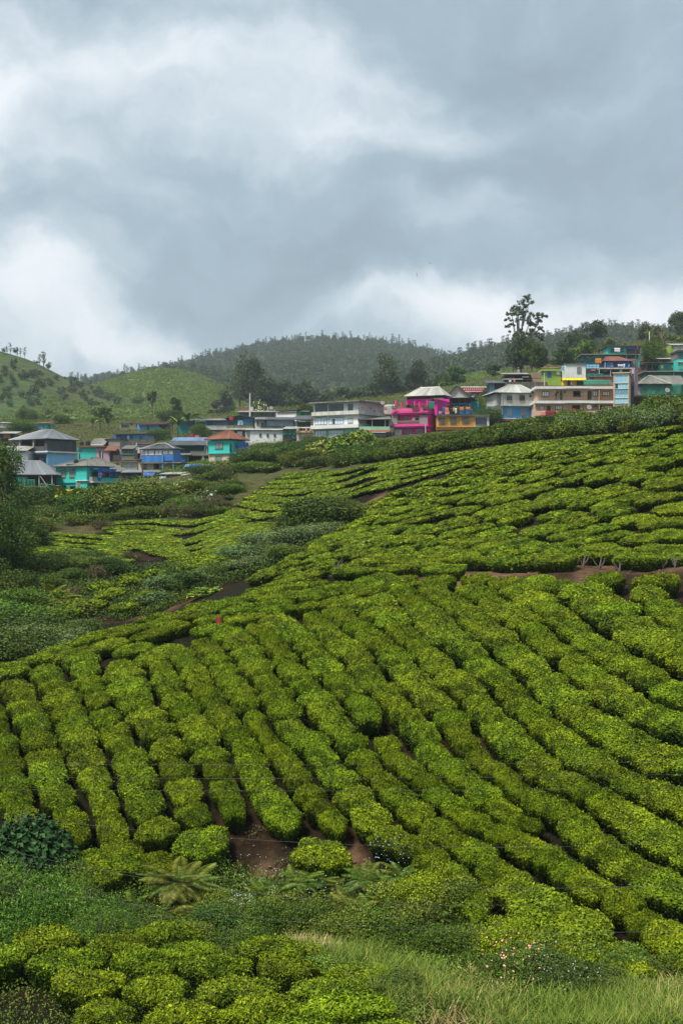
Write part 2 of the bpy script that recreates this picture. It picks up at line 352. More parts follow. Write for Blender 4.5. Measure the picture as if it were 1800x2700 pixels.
# ---------------------------------------------------------------- the far hills
def ridge_at(pts, px):
    p = np.array(pts, float); return np.interp(px, p[:, 0], p[:, 1])
def hill(name, pts, D, foot_py, dfoot, mat, bump=6, bscale=60, back=500, seed=0):
    """a hill whose skyline runs through the points; it slopes down towards us from distance D to dfoot"""
    px = np.arange(pts[0][0], pts[-1][0]+1, 8.0); rp = ridge_at(pts, px)
    rp = np.convolve(np.pad(rp, 6, mode='edge'), np.ones(13)/13, 'valid')
    tt = np.concatenate([np.linspace(0, 1, 60), 1+np.linspace(.05, 1, 12)])
    PX, T = np.meshgrid(px, tt)
    Df = np.where(T <= 1, dfoot+(D-dfoot)*T, D+(T-1)*back)
    zr = D*(1350-rp)/F; zf = dfoot*(1350-foot_py)/F
    s = np.clip(T, 0, 1); prof = s**.85
    Z = zf+(zr[None]-zf)*prof
    Z = np.where(T > 1, zr[None]-(T-1)*back*.25, Z)
    X = Df*(PX-900)/F
    X = np.where(T > 1, D*(PX-900)/F, X)
    n = (fbm(X/bscale, Df/bscale, 4, seed)-.47)*bump*2
    Z = Z+n*np.sin(np.clip(s, 0, 1)*math.pi)*1.0
    me = grid_mesh(name, X, Df, Z, mat); o = tag(link(name, me), kind='structure')
    return dict(px=px, D=Df[:, 0], Z=Z, X=X, Dg=Df, ridge=zr, Dr=D)
forest_floor = ground_mat('forest_floor', ((.03, .05, .022), (.04, .062, .026), (.05, .07, .03)), .02, .5, .4, 2)
tea_hill = ground_mat('tea_hillside', ((.09, .14, .03), (.11, .165, .036), (.08, .12, .03)), .012, .5, .5, 1.0)
scrub = ground_mat('scrub_hillside', ((.05, .085, .022), (.06, .10, .028), (.09, .095, .035)), .012, .8, .25, 2)
A_R = [(150,1010),(330,990),(480,962),(560,940),(650,922),(730,905),(870,896),(1000,902),(1080,914),(1150,935),(1195,955),(1300,985),(1500,1010)]
B_R = [(1050,1040),(1130,985),(1190,956),(1280,932),(1350,924),(1450,905),(1540,888),(1620,870),(1700,884),(1800,876),(1950,850),(2300,820)]
C_R = [(150,1035),(230,1022),(330,988),(430,975),(520,972),(600,985),(700,1010),(800,1040),(900,1060)]
D_R = [(200,1030),(270,1008),(340,985),(410,973),(470,972),(520,985),(580,1010),(625,1040),(660,1075),(700,1100)]
E_R = [(-700,800),(-250,860),(-100,890),(0,928),(60,940),(100,957),(150,985),(200,1010),(240,1022),(290,1045),(350,1062),(450,1075),(560,1092),(650,1110)]
G_R = [(-400,1080),(0,1085),(150,1085),(250,1068),(400,1070),(480,1080),(560,1100),(640,1120)]
K_R = [(780,1060),(830,1040),(870,1021),(910,1019),(950,1032),(1000,1050),(1060,1062)]
M_R = [(1100,1030),(1160,1008),(1220,990),(1270,980),(1340,972),(1420,966),(1500,970),(1600,960)]
hA = hill('forested_hill', A_R, 1800, 1090, 1050, forest_floor, 26, 260, seed=1)
hB = hill('forested_hill', B_R, 1350, 1050, 800, forest_floor, 18, 200, seed=2)
hC = hill('forested_hill', C_R, 1150, 1090, 850, forest_floor, 8, 120, seed=3)
hD = hill('tea_hill', D_R, 900, 1110, 640, tea_hill, 5, 110, seed=4)
hE = hill('scrub_hill', E_R, 720, 1120, 560, scrub, 9, 70, seed=5)
hG = hill('tea_hill', G_R, 600, 1140, 520, tea_hill, 2.5, 60, back=120, seed=6)
hK = hill('tea_hill', K_R, 820, 1085, 700, tea_hill, 1, 60, back=60, seed=7)
hM = hill('tea_hill', M_R, 620, 1060, 480, tea_hill, 1.5, 50, back=150, seed=8)
# a plain behind everything so that the world never ends in a hole
pl = ground_mat('far_plain', ((.03, .05, .02), (.04, .06, .02), (.05, .07, .03)), .004, .3, .05, 3)
me = mesh_np('terrain', [(-1500, -150, -14), (1500, -150, -14), (1500, 2450, -14), (-1500, 2450, -14)], [(0, 1, 2, 3)], pl)
tag(link('terrain', me), kind='structure')
# ================================================================ VEGETATION
def norm(a): return a/np.maximum(np.linalg.norm(a, axis=-1, keepdims=True), 1e-9)
def leaf_quads(C, A, Nn, L, W, fold=.18):
    """diamond leaves: centres C, long axis A, normal Nn, length L, width W -> verts, faces"""
    n = len(C); A = norm(A); S = norm(np.cross(A, Nn)); Nn = np.cross(S, A)
    L = np.broadcast_to(L, (n,))[:, None]; W = np.broadcast_to(W, (n,))[:, None]
    V = np.stack([C-A*L*.5, C+S*W*.5+Nn*W*fold, C+A*L*.5-Nn*L*.08, C-S*W*.5+Nn*W*fold], 1).reshape(-1, 3)
    return V, np.arange(n*4).reshape(n, 4)
def rand_unit(n, r=None):
    r = r or rng; return norm(r.normal(size=(n, 3)))
def join(parts):
    V = []; Fq = []; T = []; n = 0
    for v, f, t_ in parts:
        V.append(v); Fq.append(np.asarray(f)+n); T.append(np.broadcast_to(t_, (len(f),))); n += len(v)
    return np.concatenate(V), np.concatenate(Fq), np.concatenate(T)
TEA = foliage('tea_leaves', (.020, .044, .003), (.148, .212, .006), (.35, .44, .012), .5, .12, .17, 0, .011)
def tea_bush(nl, ls, seed, core_seg=22):
    """a plucked tea bush 1.25 across, 1.3 along, .85 high: flat domed top, leafy sides, darker under the table"""
    r = np.random.default_rng(seed)
    ph0, ph1, ph2 = r.uniform(0, 6.28, 3)
    def surf(th, u):
        # u 0 centre of the top .. .55 rim .. 1 foot
        R0 = 1+.09*np.sin(2*th+ph0)+.07*np.sin(3*th+ph1)+.05*np.sin(5*th+ph2)+.03*np.sin(9*th+ph1)
        ct, st_ = np.cos(th), np.sin(th); q = (np.abs(ct)**2.6+np.abs(st_)**2.6)**(-1/2.6)
        top = np.clip(u/.55, 0, 1); sd_ = np.clip((u-.55)/.45, 0, 1)
        rad = np.where(u < .55, top**.95*.97, .97+.03*np.sin(sd_*math.pi)-.30*sd_**1.6)
        z = np.where(u < .55, .86-.15*top**2.6-.03*top, .68-.66*sd_)
        x = rad*R0*q*ct*.64; y = rad*R0*q*st_*.68
        z = z+(.045*np.sin(x*7+ph0)*np.cos(y*6+ph1)+.03*np.sin(x*13+ph2)*np.cos(y*12+ph0))*(1-sd_)
        return np.stack([x, y, z], -1)
    def frame(th, u):
        e = .01; p = surf(th, u); a = surf(th+e, u)-p; b = surf(th, np.minimum(u+e, 1))-surf(th, np.minimum(u+e, 1)-e)
        nn = norm(np.cross(b, a)); return p, np.where((nn*np.array([1, 1, .6])*(p-[0, 0, .3])).sum(-1, keepdims=True) < 0, -nn, nn)
    # leaves
    nt_ = int(nl*.56); th = r.uniform(0, 2*math.pi, nl); u = np.concatenate([.55*np.sqrt(r.uniform(0, 1, nt_)), .55+.45*r.uniform(0, 1, nl-nt_)**1.15])
    p, nn = frame(th, u)
    A = norm(rand_unit(nl, r)+nn*.42+np.array([0, 0, .3])); NN = norm(nn*1.2+rand_unit(nl, r)*.55)
    p = p+nn*r.uniform(-.03, .035, nl)[:, None]
    size = ls*np.exp(r.normal(0, .32, nl)); p = p+nn*((r.uniform(0, 1, nl) < .05)*r.uniform(.02, .08, nl))[:, None]
    V, Fq = leaf_quads(p, A, NN, size, size*.5)
    pat = fbm(p[:, 0]*3+seed*7.7, p[:, 1]*3+seed*3.1, 3, seed)
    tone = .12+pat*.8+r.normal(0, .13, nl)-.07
    tone[u >= .58] -= .13+.30*np.clip((u[u >= .58]-.58)/.25, 0, 1)                      # old leaves below the plucking table, darkened further to paint in side shade
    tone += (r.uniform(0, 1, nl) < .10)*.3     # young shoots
    parts = [(V, Fq, np.clip(tone, 0, 1))]
    # woody, twiggy body under the leaves
    k = core_seg; us = np.array([0.02, .2, .38, .52, .6, .75, .9, 1.0]); TH, U = np.meshgrid(np.linspace(0, 2*math.pi, k, endpoint=False), us)
    cp, cn = frame(TH.ravel(), U.ravel()); cp = cp-cn*.035; cp = cp.reshape(len(us), k, 3)
    fc = [[i*k+j, i*k+(j+1) % k, (i+1)*k+(j+1) % k, (i+1)*k+j] for i in range(len(us)-1) for j in range(k)]
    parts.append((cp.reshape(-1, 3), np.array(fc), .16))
    return join(parts)
def make_variants(prefix, n, nl, ls, seg, seed0):
    out = []
    for i in range(n):
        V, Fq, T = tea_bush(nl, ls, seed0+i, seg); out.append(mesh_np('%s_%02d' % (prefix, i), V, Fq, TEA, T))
    return out
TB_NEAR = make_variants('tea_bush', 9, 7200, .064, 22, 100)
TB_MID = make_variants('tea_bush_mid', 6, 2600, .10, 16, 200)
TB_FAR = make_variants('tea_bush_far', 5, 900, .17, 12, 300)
BUSHES = []                                     # (position, along, width, length, height, label)
ORD = ['first','second','third','fourth','fifth','sixth','seventh','eighth','ninth','tenth','eleventh','twelfth','thirteenth','fourteenth','fifteenth','sixteenth','seventeenth','eighteenth','nineteenth','twentieth','21st','22nd','23rd','24th','25th','26th','27th','28th','29th','30th','31st','32nd','33rd','34th']
def world_line(pts, off=.75, dmax=540, step=14):
    """a line traced in photograph pixels, laid on the slope"""
    out = []
    for (a, b) in zip(pts[:-1], pts[1:]):
        n = max(1, int(math.hypot(b[0]-a[0], b[1]-a[1])/step))
        for k in range(n):
            q = hit(a[0]+(b[0]-a[0])*k/n, a[1]+(b[1]-a[1])*k/n, off, 24, dmax)
            if q is not None: out.append(q)
    q = hit(pts[-1][0], pts[-1][1], off, 24, dmax)
    if q is not None: out.append(q)
    return np.array(out)
def resample(W, ds):
    s = np.concatenate([[0], np.cumsum(np.linalg.norm(np.diff(W, axis=0), axis=1))])
    q = np.arange(0, s[-1], ds); return np.stack([np.interp(q, s, W[:, i]) for i in range(3)], 1)
def row_between(A, B, label, wmax=3.9, wmin=.5, f=.92, lens=(.85, 1.25), hh=1.0):
    A = resample(A, .25); B = resample(B, .25)
    if len(A) > len(B): A, B = B, A
    dm = np.linalg.norm(A[:, None, :2]-B[None, :, :2], axis=-1); k = dm.argmin(1); w = dm[np.arange(len(A)), k]
    mid = (A+B[k])/2; ok = (w < wmax) & (w > wmin); mid = mid[ok]; w = w[ok]
    if len(mid) < 4: return
    w = np.convolve(np.pad(w, 3, mode='edge'), np.ones(7)/7, 'valid')
    mid[:, 0] = np.convolve(np.pad(mid[:, 0], 2, mode='edge'), np.ones(5)/5, 'valid'); mid[:, 1] = np.convolve(np.pad(mid[:, 1], 2, mode='edge'), np.ones(5)/5, 'valid')
    s = np.concatenate([[0], np.cumsum(np.linalg.norm(np.diff(mid[:, :2], axis=0), axis=1))])
    # start at the uphill (far) end
    if mid[0, 1] < mid[-1, 1]: mid = mid[::-1]; w = w[::-1]; s = s[-1]-s[::-1]
    q = .45; j = 0
    while q < s[-1]-.25:
        x, y = np.interp(q, s, mid[:, 0]), np.interp(q, s, mid[:, 1]); ww = np.interp(q, s, w)
        x2, y2 = np.interp(q+.3, s, mid[:, 0]), np.interp(q+.3, s, mid[:, 1]); x1, y1 = np.interp(q-.3, s, mid[:, 0]), np.interp(q-.3, s, mid[:, 1])
        ln = rnd.uniform(*lens)*min(1.25, max(.8, ww*.8))
        if rnd.random() > .012:
            lab = '%s tea bush, %s down %s' % (rnd.choice(['rounded', 'plucked', 'flattened', 'leafy', 'clipped']), ORD[min(j, 29)], label)
            BUSHES.append((x+rnd.uniform(-.05, .05), y, math.atan2(y2-y1, x2-x1), ww*f*rnd.uniform(.86, 1.10), ln*rnd.uniform(1.22, 1.5), hh*rnd.uniform(.92, 1.08), lab))
        q += ln; j += 1
def inside(px, py, poly):
    c = False; n = len(poly); j = n-1
    for i in range(n):
        xi, yi = poly[i]; xj, yj = poly[j]
        if (yi > py) != (yj > py) and px < (xj-xi)*(py-yi)/(yj-yi)+xi: c = not c
        j = i
    return c
def scatter(poly, dr, sx, sy, ang=0.0, w=1.2, l=1.4, h=1.0, jit=.22, label='low tea bush', skip=.03, curve=None, off=.75, place=None):
    """bushes on a loose grid of world spacing sx by sy turned by ang, kept where they fall inside the outline"""
    d0, d1 = dr; xs = [p[0] for p in poly]; x0 = (min(xs)-900)/F; x1 = (max(xs)-900)/F
    X0 = min(x0*d0, x0*d1)-2; X1 = max(x1*d0, x1*d1)+2
    cx, cy = (X0+X1)/2, (d0+d1)/2; rad = math.hypot(X1-X0, d1-d0)/2+2; ca, sa = math.cos(ang), math.sin(ang); n = 0
    for i in range(int(-rad/sy), int(rad/sy)+1):
        for k in range(int(-rad/sx), int(rad/sx)+1):
            u = (k+.5*(i % 2)+rnd.uniform(-jit, jit))*sx; v = (i+rnd.uniform(-jit, jit)*.6)*sy
            x = cx+u*ca-v*sa; y = cy+u*sa+v*ca
            if curve: y += curve(x)
            if not (d0 < y < d1): continue
            z = hxy(x, y); px, py = px_of((x, y, z+off))
            if inside(px, py, poly) and rnd.random() > skip:
                f = rnd.uniform(.82, 1.15); (place or BUSHES).append((x, y, ang, w*f*rnd.uniform(.9, 1.1), l*f, h*rnd.uniform(.85, 1.1), (label, i))); n += 1
    return n
# gaps between the rows of the near hillside, traced from left to right
GAPS = [
 [(-60,1790),(-30,1900),(-10,2000),(0,2100),(20,2230)],
 [(0,1800),(11,1837),(33,1898),(61,1956),(80,2015),(88,2069),(126,2118),(147,2180),(165,2250)],
 [(60,1745),(82,1761),(115,1830),(153,1891),(161,1929),(180,1998),(214,2065),(241,2118),(253,2180),(275,2265)],
 [(160,1735),(172,1749),(191,1791),(218,1822),(237,1876),(268,1925),(291,1965),(300,2000),(318,2046),(329,2103),(352,2164),(385,2235)],
 [(262,1712),(285,1753),(283,1799),(300,1835),(344,1891),(367,1929),(394,1967),(406,1990),(429,2025),(444,2076),(457,2122),(485,2168),(512,2205)],
 [(344,1726),(394,1765),(406,1807),(425,1845),(475,1895),(490,1937),(509,1983),(528,2030),(562,2076),(580,2130),(602,2180)],
 [(448,1712),(471,1761),(494,1799),(524,1830),(545,1868),(560,1900),(584,1927),(615,1976),(630,2022),(653,2080),(668,2118),(714,2152),(740,2200)],
 [(500,1684),(523,1707),(550,1749),(561,1787),(588,1818),(622,1860),(645,1890),(661,1907),(691,1946),(714,1988),(733,2026),(768,2064),(798,2110),(844,2148),(878,2210)],
 [(560,1660),(599,1707),(630,1745),(661,1783),(688,1825),(699,1862),(714,1904),(745,1934),(776,1961),(814,1995),(837,2041),(866,2080),(906,2114),(936,2146),(962,2200),(1060,2235),(1140,2290),(1190,2390),(1215,2460)],
 [(630,1640),(670,1660),(699,1691),(718,1730),(737,1764),(768,1802),(795,1833),(802,1867),(815,1895),(844,1912),(879,1946),(906,1969),(936,2011),(975,2053),(1013,2095),(1059,2133),(1086,2175),(1153,2205),(1184,2235),(1240,2262),(1269,2285),(1292,2335),(1326,2385),(1380,2420),(1440,2455),(1500,2480),(1560,2515),(1620,2570)],
 [(688,1642),(737,1665),(764,1691),(799,1726),(818,1760),(856,1791),(875,1821),(925,1852),(940,1887),(959,1923),(998,1965),(1018,2000),(1050,2034),(1103,2060),(1125,2090),(1172,2129),(1199,2156),(1268,2182),(1314,2202),(1330,2235),(1365,2249),(1430,2272),(1464,2307),(1502,2341),(1552,2360),(1594,2376),(1640,2421),(1694,2452),(1717,2487),(1747,2560)],
 [(745,1600),(802,1626),(810,1657),(844,1676),(871,1707),(906,1737),(936,1776),(959,1814),(1001,1844),(1030,1880),(1057,1927),(1084,1976),(1130,2015),(1207,2065),(1237,2099),(1276,2126),(1329,2149),(1387,2175),(1450,2190),(1485,2215),(1520,2232),(1544,2245),(1586,2283),(1652,2317),(1697,2348),(1751,2386),(1810,2428)],
 [(841,1607),(887,1642),(921,1661),(967,1691),(998,1718),(1013,1762),(1057,1803),(1076,1837),(1119,1864),(1150,1893),(1168,1920),(1182,1950),(1214,1980),(1268,2018),(1325,2057),(1356,2087),(1379,2118),(1455,2145),(1490,2190),(1520,2228),(1544,2242),(1586,2280),(1652,2314),(1697,2345),(1751,2383),(1810,2425)],
 [(913,1595),(944,1611),(975,1634),(1013,1655),(1050,1690),(1095,1720),(1115,1757),(1153,1783),(1175,1814),(1210,1841),(1233,1871),(1248,1900),(1262,1935),(1291,1976),(1356,2003),(1383,2034),(1421,2064),(1490,2083),(1560,2120),(1620,2172),(1690,2232),(1760,2262),(1820,2285)],
 [(1040,1560),(1068,1590),(1084,1620),(1092,1655),(1134,1688),(1188,1718),(1226,1753),(1268,1783),(1299,1818),(1321,1852),(1367,1879),(1395,1906),(1425,1939),(1455,1975),(1487,2005),(1536,2024),(1590,2050),(1640,2078),(1720,2110),(1810,2160)],
 [(1085,1532),(1105,1567),(1172,1594),(1199,1626),(1230,1653),(1268,1684),(1295,1715),(1335,1738),(1350,1764),(1377,1794),(1413,1829),(1446,1865),(1492,1898),(1535,1913),(1563,1939),(1596,1974),(1640,2003),(1700,2022),(1820,2050)],
 [(1180,1532),(1214,1561),(1260,1584),(1295,1615),(1333,1642),(1387,1672),(1405,1699),(1436,1726),(1480,1740),(1510,1780),(1543,1806),(1568,1848),(1614,1865),(1670,1888),(1701,1918),(1757,1936),(1820,1960)],
 [(1275,1530),(1337,1573),(1400,1592),(1436,1622),(1448,1645),(1476,1673),(1510,1689),(1543,1714),(1579,1745),(1619,1758),(1655,1772),(1688,1806),(1714,1832),(1757,1852),(1820,1868)],
 [(1425,1525),(1451,1551),(1484,1579),(1510,1600),(1543,1620),(1579,1648),(1604,1671),(1640,1691),(1670,1709),(1701,1735),(1757,1758),(1820,1795)],
 [(1604,1527),(1645,1556),(1681,1579),(1719,1607),(1749,1637),(1820,1668)],
 [(1750,1536),(1778,1574),(1820,1600)],
]
for q in GAPS:
    if q[-1][0] > 1740:
        (xa, ya), (xb, yb) = q[-2], q[-1]; m = (yb-ya)/(xb-xa)*.75; q.append((xb+170, yb+170*m))
WL = [world_line(q) for q in GAPS]
for i in range(len(WL)-1): row_between(WL[i], WL[i+1], 'the %s near row from the left' % ORD[i])
# crest where the rows break into single domed bushes
scatter([(-40,1735),(46,1722),(140,1690),(230,1654),(260,1630),(330,1600),(383,1600),(440,1585),(500,1568),(560,1560),(634,1528),(700,1520),(830,1520),(960,1516),(1100,1500),(1100,1530),(1040,1555),(930,1590),(850,1600),(760,1595),(690,1635),(630,1635),(560,1655),(500,1675),(450,1705),(345,1715),(262,1705),(160,1728),(60,1740),(-40,1800)],
        (51, 66.5), 1.5, 1.25, R(28), 1.15, 1.75, .8, label='domed tea bush on the crest above the near rows')
scatter([(1100,1505),(1200,1512),(1500,1514),(1830,1512),(1830,1540),(1700,1536),(1604,1533),(1500,1540),(1425,1530),(1275,1535),(1180,1535),(1100,1530)], (56, 62), 1.6, 1.3, R(5), 1.2, 1.6, 1.0, label='tea bush at the foot of the red bank')
# the single bushes on the bank below the rows
for px, py, w, l, a, lab in [(215,2265,1.3,1.9,.1,'squarish tea bush standing alone left of the arching ferns'),(265,2285,1.2,1.5,.1,'squarish tea bush hanging over the bank left of the ferns'),
     (330,2260,1.1,1.3,0,'small bright tea bush just up left of the tall ferns'),(425,2262,1.0,1.2,.2,'small tea bush touching the top of the tall ferns'),
     (540,2205,1.5,1.5,-.2,'broad single tea bush left of the bare brown patch'),(850,2235,1.3,1.6,-.3,'low tea bush right above the red earth scar')]:
    q = hit(px, py, .7, 38, 47)
    if q is not None: BUSHES.append((q[0], q[1], a, w, l, 1.05, lab))
# nearest patch, at the bottom left of the view
scatter([(-60,2480),(50,2440),(200,2425),(330,2400),(420,2420),(560,2440),(640,2480),(740,2500),(860,2560),(960,2610),(1060,2700),(1060,2760),(-60,2760)], (26.5, 37.6), 1.8, 1.5, R(-8), 1.32, 1.6, 1.05, jit=.16, label='broad tea bush in the nearest bottom patch')
# right hand field above the cut bank
U_R = [(660,1515),(760,1470),(830,1420),(900,1370),(1000,1300),(1100,1260),(1250,1215),(1330,1175),(1500,1140),(1650,1110),(1830,1075),(1830,1470),(1600,1465),(1400,1478),(1200,1488),(1050,1500),(850,1510)]
scatter([(880,1505),(960,1440),(1060,1395),(1200,1360),(1400,1330),(1550,1290),(1700,1200),(1830,1170),(1830,1470),(1600,1464),(1400,1474),(1200,1482),(1050,1495)], (61.5, 86), 1.8, 1.75, R(-14), 1.5, 2.0, .80, jit=.2, label='tea bush just above the red bank', curve=lambda x: .05*(x-4)**2*.3)
scatter([(655,1515),(740,1475),(830,1420),(930,1385),(1060,1395),(960,1440),(880,1505),(800,1515)], (68, 92), 1.95, 1.7, R(-30), 1.4, 1.9, .7, label='low tea bush on the left spur of the upper field')
scatter([(880,1400),(960,1330),(1040,1290),(1130,1255),(1250,1212),(1400,1182),(1560,1150),(1700,1126),(1830,1104),(1830,1170),(1700,1200),(1550,1290),(1400,1330),(1200,1360),(1060,1395)], (76, 112), 2.0, 2.1, R(-6), 1.8, 1.95, .70, jit=.26, skip=.015, label='small rounded tea bush in the lumpy upper field')
# fine contour rows on the far slope
def fine(top, bot, n, w_f=.64, h=.42, label='x', sp=1.15, slant=0):
    A = world_line(top, .6, 175, 8); B = world_line(bot, .6, 175, 8)
    if len(A) < 3 or len(B) < 3: return
    m = 60
    def eq(W):
        s = np.concatenate([[0], np.cumsum(np.linalg.norm(np.diff(W[:, :2], axis=0), axis=1))]); return np.stack([np.interp(np.linspace(0, s[-1], m), s, W[:, i]) for i in range(3)], 1)
    A, B = eq(A), eq(B)
    gap = np.linalg.norm((A-B)[:, :2], axis=1).mean()/n
    for i in range(n):
        f = (i+.5)/n; W = A*(1-f)+B*f; W[:, 1] += (fbm(W[:, 0]*.12, np.full(m, i*.35), 3, 5)-.45)*gap*1.6; W = resample(W, sp*.78)
        for k in range(len(W)-1):
            if rnd.random() < .006: continue
            dx, dy = W[k+1, 0]-W[k, 0], W[k+1, 1]-W[k, 1]
            BUSHES.append((W[k, 0], W[k, 1]+rnd.uniform(-.08, .08), math.atan2(dy, dx), gap*w_f*rnd.uniform(.92, 1.05), sp*1.5, h*rnd.uniform(.93, 1.06), label))
fine([(700,1244),(860,1236),(1000,1209),(1100,1196),(1200,1182),(1350,1161),(1500,1144),(1640,1134)], [(900,1300),(960,1288),(1060,1262),(1150,1236),(1240,1210),(1330,1190),(1500,1162)], 5, label='tea row along the hedge below the houses')
fine([(625,1250),(700,1240),(780,1236),(860,1230)], [(610,1345),(690,1358),(780,1345),(880,1300)], 8, label='fine tea row on the far slope')
fine([(285,1366),(400,1354),(500,1356),(600,1338),(640,1335)], [(380,1440),(450,1452),(560,1475),(660,1430),(720,1365)], 8, label='fine tea row low on the far slope')
fine([(150,1390),(230,1395),(300,1400),(340,1425)], [(75,1455),(150,1462),(230,1466),(350,1470)], 6, label='fine tea row in the small left patch')
scatter([(430,1450),(500,1455),(600,1430),(690,1425),(700,1440),(660,1470),(610,1500),(540,1500),(450,1480)], (92, 122), 1.9, 1.9, R(-20), 1.6, 2.1, .6, label='low tea bush above the gully')
scatter([(280,1520),(330,1500),(430,1505),(440,1560),(400,1580),(330,1600),(240,1590),(230,1540)], (80, 104), 2.5, 2.3, R(10), 1.7, 1.9, .95, jit=.3, skip=.15, label='scattered tea bush on the bare soil of the gully slope')
scatter([(100,1560),(230,1560),(240,1610),(180,1620),(100,1600)], (80, 104), 3.0, 2.6, R(10), 1.6, 1.9, 1.2, jit=.3, skip=.2, label='scattered tea bush on the left gully slope')

def bush_matrix(b):
    x, y, a, w, l, h, lab = b
    z = hxy(x, y); n = (normal(x, y)*.8+Vector((0, 0, .2))).normalized()
    yv = Vector((math.cos(a), math.sin(a), 0)); yv = (yv-n*yv.dot(n)).normalized(); xv = yv.cross(n)
    M = Matrix((xv, yv, n)).transposed().to_4x4(); M.translation = (x, y, z-.06)
    return M, (w/1.25, l/1.33, h)
def place_tea():
    def showing(b):
        px, py = px_of((b[0], b[1], hxy(b[0], b[1])+.7)); return -120 < px < 1920 and py < 2790
    bs = [b for b in BUSHES if showing(b)]
    def size(b):
        s = math.sqrt(b[3]*b[4])*F/b[1]; px, py = px_of((b[0], b[1], hxy(b[0], b[1])+.7))
        if not (0 < px < 1800 and py < 2700): s *= .35
        return -s
    bs.sort(key=size); solo, rest = bs[:296], bs[296:]
    seen = {}
    for i, b in enumerate(solo):
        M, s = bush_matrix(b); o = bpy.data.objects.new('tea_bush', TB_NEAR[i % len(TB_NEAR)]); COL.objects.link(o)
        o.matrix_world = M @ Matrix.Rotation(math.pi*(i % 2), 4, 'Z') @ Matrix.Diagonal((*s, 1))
        lab = b[6]
        if isinstance(lab, tuple):
            same = sorted([q for q in solo if q[6] == lab], key=lambda q: q[0]/q[1]); lines = sorted({q[6][1] for q in solo if isinstance(q[6], tuple) and q[6][0] == lab[0]})
            lab = '%s, %s from left, %s line back' % (lab[0], ORD[min(same.index(b), 29)], ORD[min(lines.index(lab[1]), 29)])
        if len(lab.replace('-', ' ').split()) > 16: lab = lab.replace(' the ', ' ')
        tag(o, lab, 'tea bush', 'clipped tea bushes on the near slopes')
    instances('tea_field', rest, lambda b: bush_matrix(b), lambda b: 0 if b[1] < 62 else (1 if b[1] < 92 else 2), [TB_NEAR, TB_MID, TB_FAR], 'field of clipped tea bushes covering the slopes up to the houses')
    print('TEA', len(solo), len(rest))
def instances(name, items, mfun, lod, groups, label):
    """one object that sets many copies of a few plants on its points"""
    col = bpy.data.collections.new(name+'_kinds'); base = []; n = 0
    for gi, gmesh in enumerate(groups):
        base.append((n, len(gmesh)))
        for me in gmesh:
            o = bpy.data.objects.new('%s_kind_%03d' % (name, n), me); col.objects.link(o); n += 1
    pos = []; rot = []; scl = []; idx = []
    for i, b in enumerate(items):
        M, s = mfun(b); pos.append(tuple(M.translation)); rot.append(tuple(M.to_euler())); scl.append(tuple(s))
        b0, nb = base[lod(b)]; idx.append(b0+(i*7+i//3) % nb)
    me = bpy.data.meshes.new(name); me.from_pydata(pos, [], [])
    for nm, ty, dat, key in (('rot', 'FLOAT_VECTOR', rot, 'vector'), ('scl', 'FLOAT_VECTOR', scl, 'vector'), ('idx', 'INT', idx, 'value')):
        a = me.attributes.new(nm, ty, 'POINT'); a.data.foreach_set(key, np.array(dat, np.float32 if ty != 'INT' else np.int32).ravel())
    o = link(name, me); tag(o, label, None, None, 'stuff')
    ng = bpy.data.node_groups.new(name, 'GeometryNodeTree'); ng.interface.new_socket('Geometry', in_out='INPUT', socket_type='NodeSocketGeometry'); ng.interface.new_socket('Geometry', in_out='OUTPUT', socket_type='NodeSocketGeometry')
    N = ng.nodes.new; L = ng.links.new; gi_, go = N('NodeGroupInput'), N('NodeGroupOutput'); ip = N('GeometryNodeInstanceOnPoints'); ci = N('GeometryNodeCollectionInfo')
    ci.inputs['Collection'].default_value = col; ci.inputs['Separate Children'].default_value = True; ci.inputs['Reset Children'].default_value = True
    def at(nm, ty):
        q = N('GeometryNodeInputNamedAttribute'); q.data_type = ty; q.inputs['Name'].default_value = nm; return q.outputs[0]
    L(gi_.outputs[0], ip.inputs['Points']); L(ci.outputs[0], ip.inputs['Instance']); ip.inputs['Pick Instance'].default_value = True
    L(at('idx', 'INT'), ip.inputs['Instance Index']); er = N('FunctionNodeEulerToRotation'); L(at('rot', 'FLOAT_VECTOR'), er.inputs[0]); L(er.outputs[0], ip.inputs['Rotation'])
    L(at('scl', 'FLOAT_VECTOR'), ip.inputs['Scale']); L(ip.outputs[0], go.inputs[0])
    md = o.modifiers.new('plants', 'NODES'); md.node_group = ng
    return o
place_tea()
# ================================================================ TREES, SHRUBS, FERNS, GRASS
BARK = paint('bark', (.16, .13, .10), .6, .95, 3.0, (.05, .04, .03))
PALE_BARK = paint('pale_bark', (.36, .33, .28), .5, .9, 3.0, (.12, .10, .08))
SHRUB = foliage('shrub_leaves', (.030, .055, .010), (.10, .155, .018), (.26, .32, .045), .55, .1, .22, 0, .02)
DARKSHRUB = foliage('dark_shrub_leaves', (.026, .05, .012), (.08, .13, .025), (.19, .25, .06), .6, .05, .2, 0, .02)
GREYSHRUB = foliage('grey_green_leaves', (.045, .075, .024), (.13, .19, .065), (.28, .35, .13), .7, .05, .15, 0, .015)
YELLOW = foliage('yellow_green_leaves', (.05, .10, .01), (.16, .24, .02), (.55, .50, .03), .45, .25, .12, 0, .02)
BRIGHT = foliage('bright_green_leaves', (.02, .055, .006), (.085, .17, .014), (.22, .33, .03), .5, .2, .12, 0, .015)
EUCA = foliage('eucalyptus_leaves', (.028, .048, .018), (.072, .105, .038), (.16, .20, .075), .5, .15, .18, 0, .015)
HILLTREE = foliage('hill_forest_leaves', (.035, .058, .024), (.07, .105, .04), (.13, .17, .06), .7, .1, .22, 0, .02)
BROWNISH = foliage('dry_brown_leaves', (.04, .04, .016), (.12, .105, .045), (.24, .20, .10), .8, .1, .15, 0, .02)
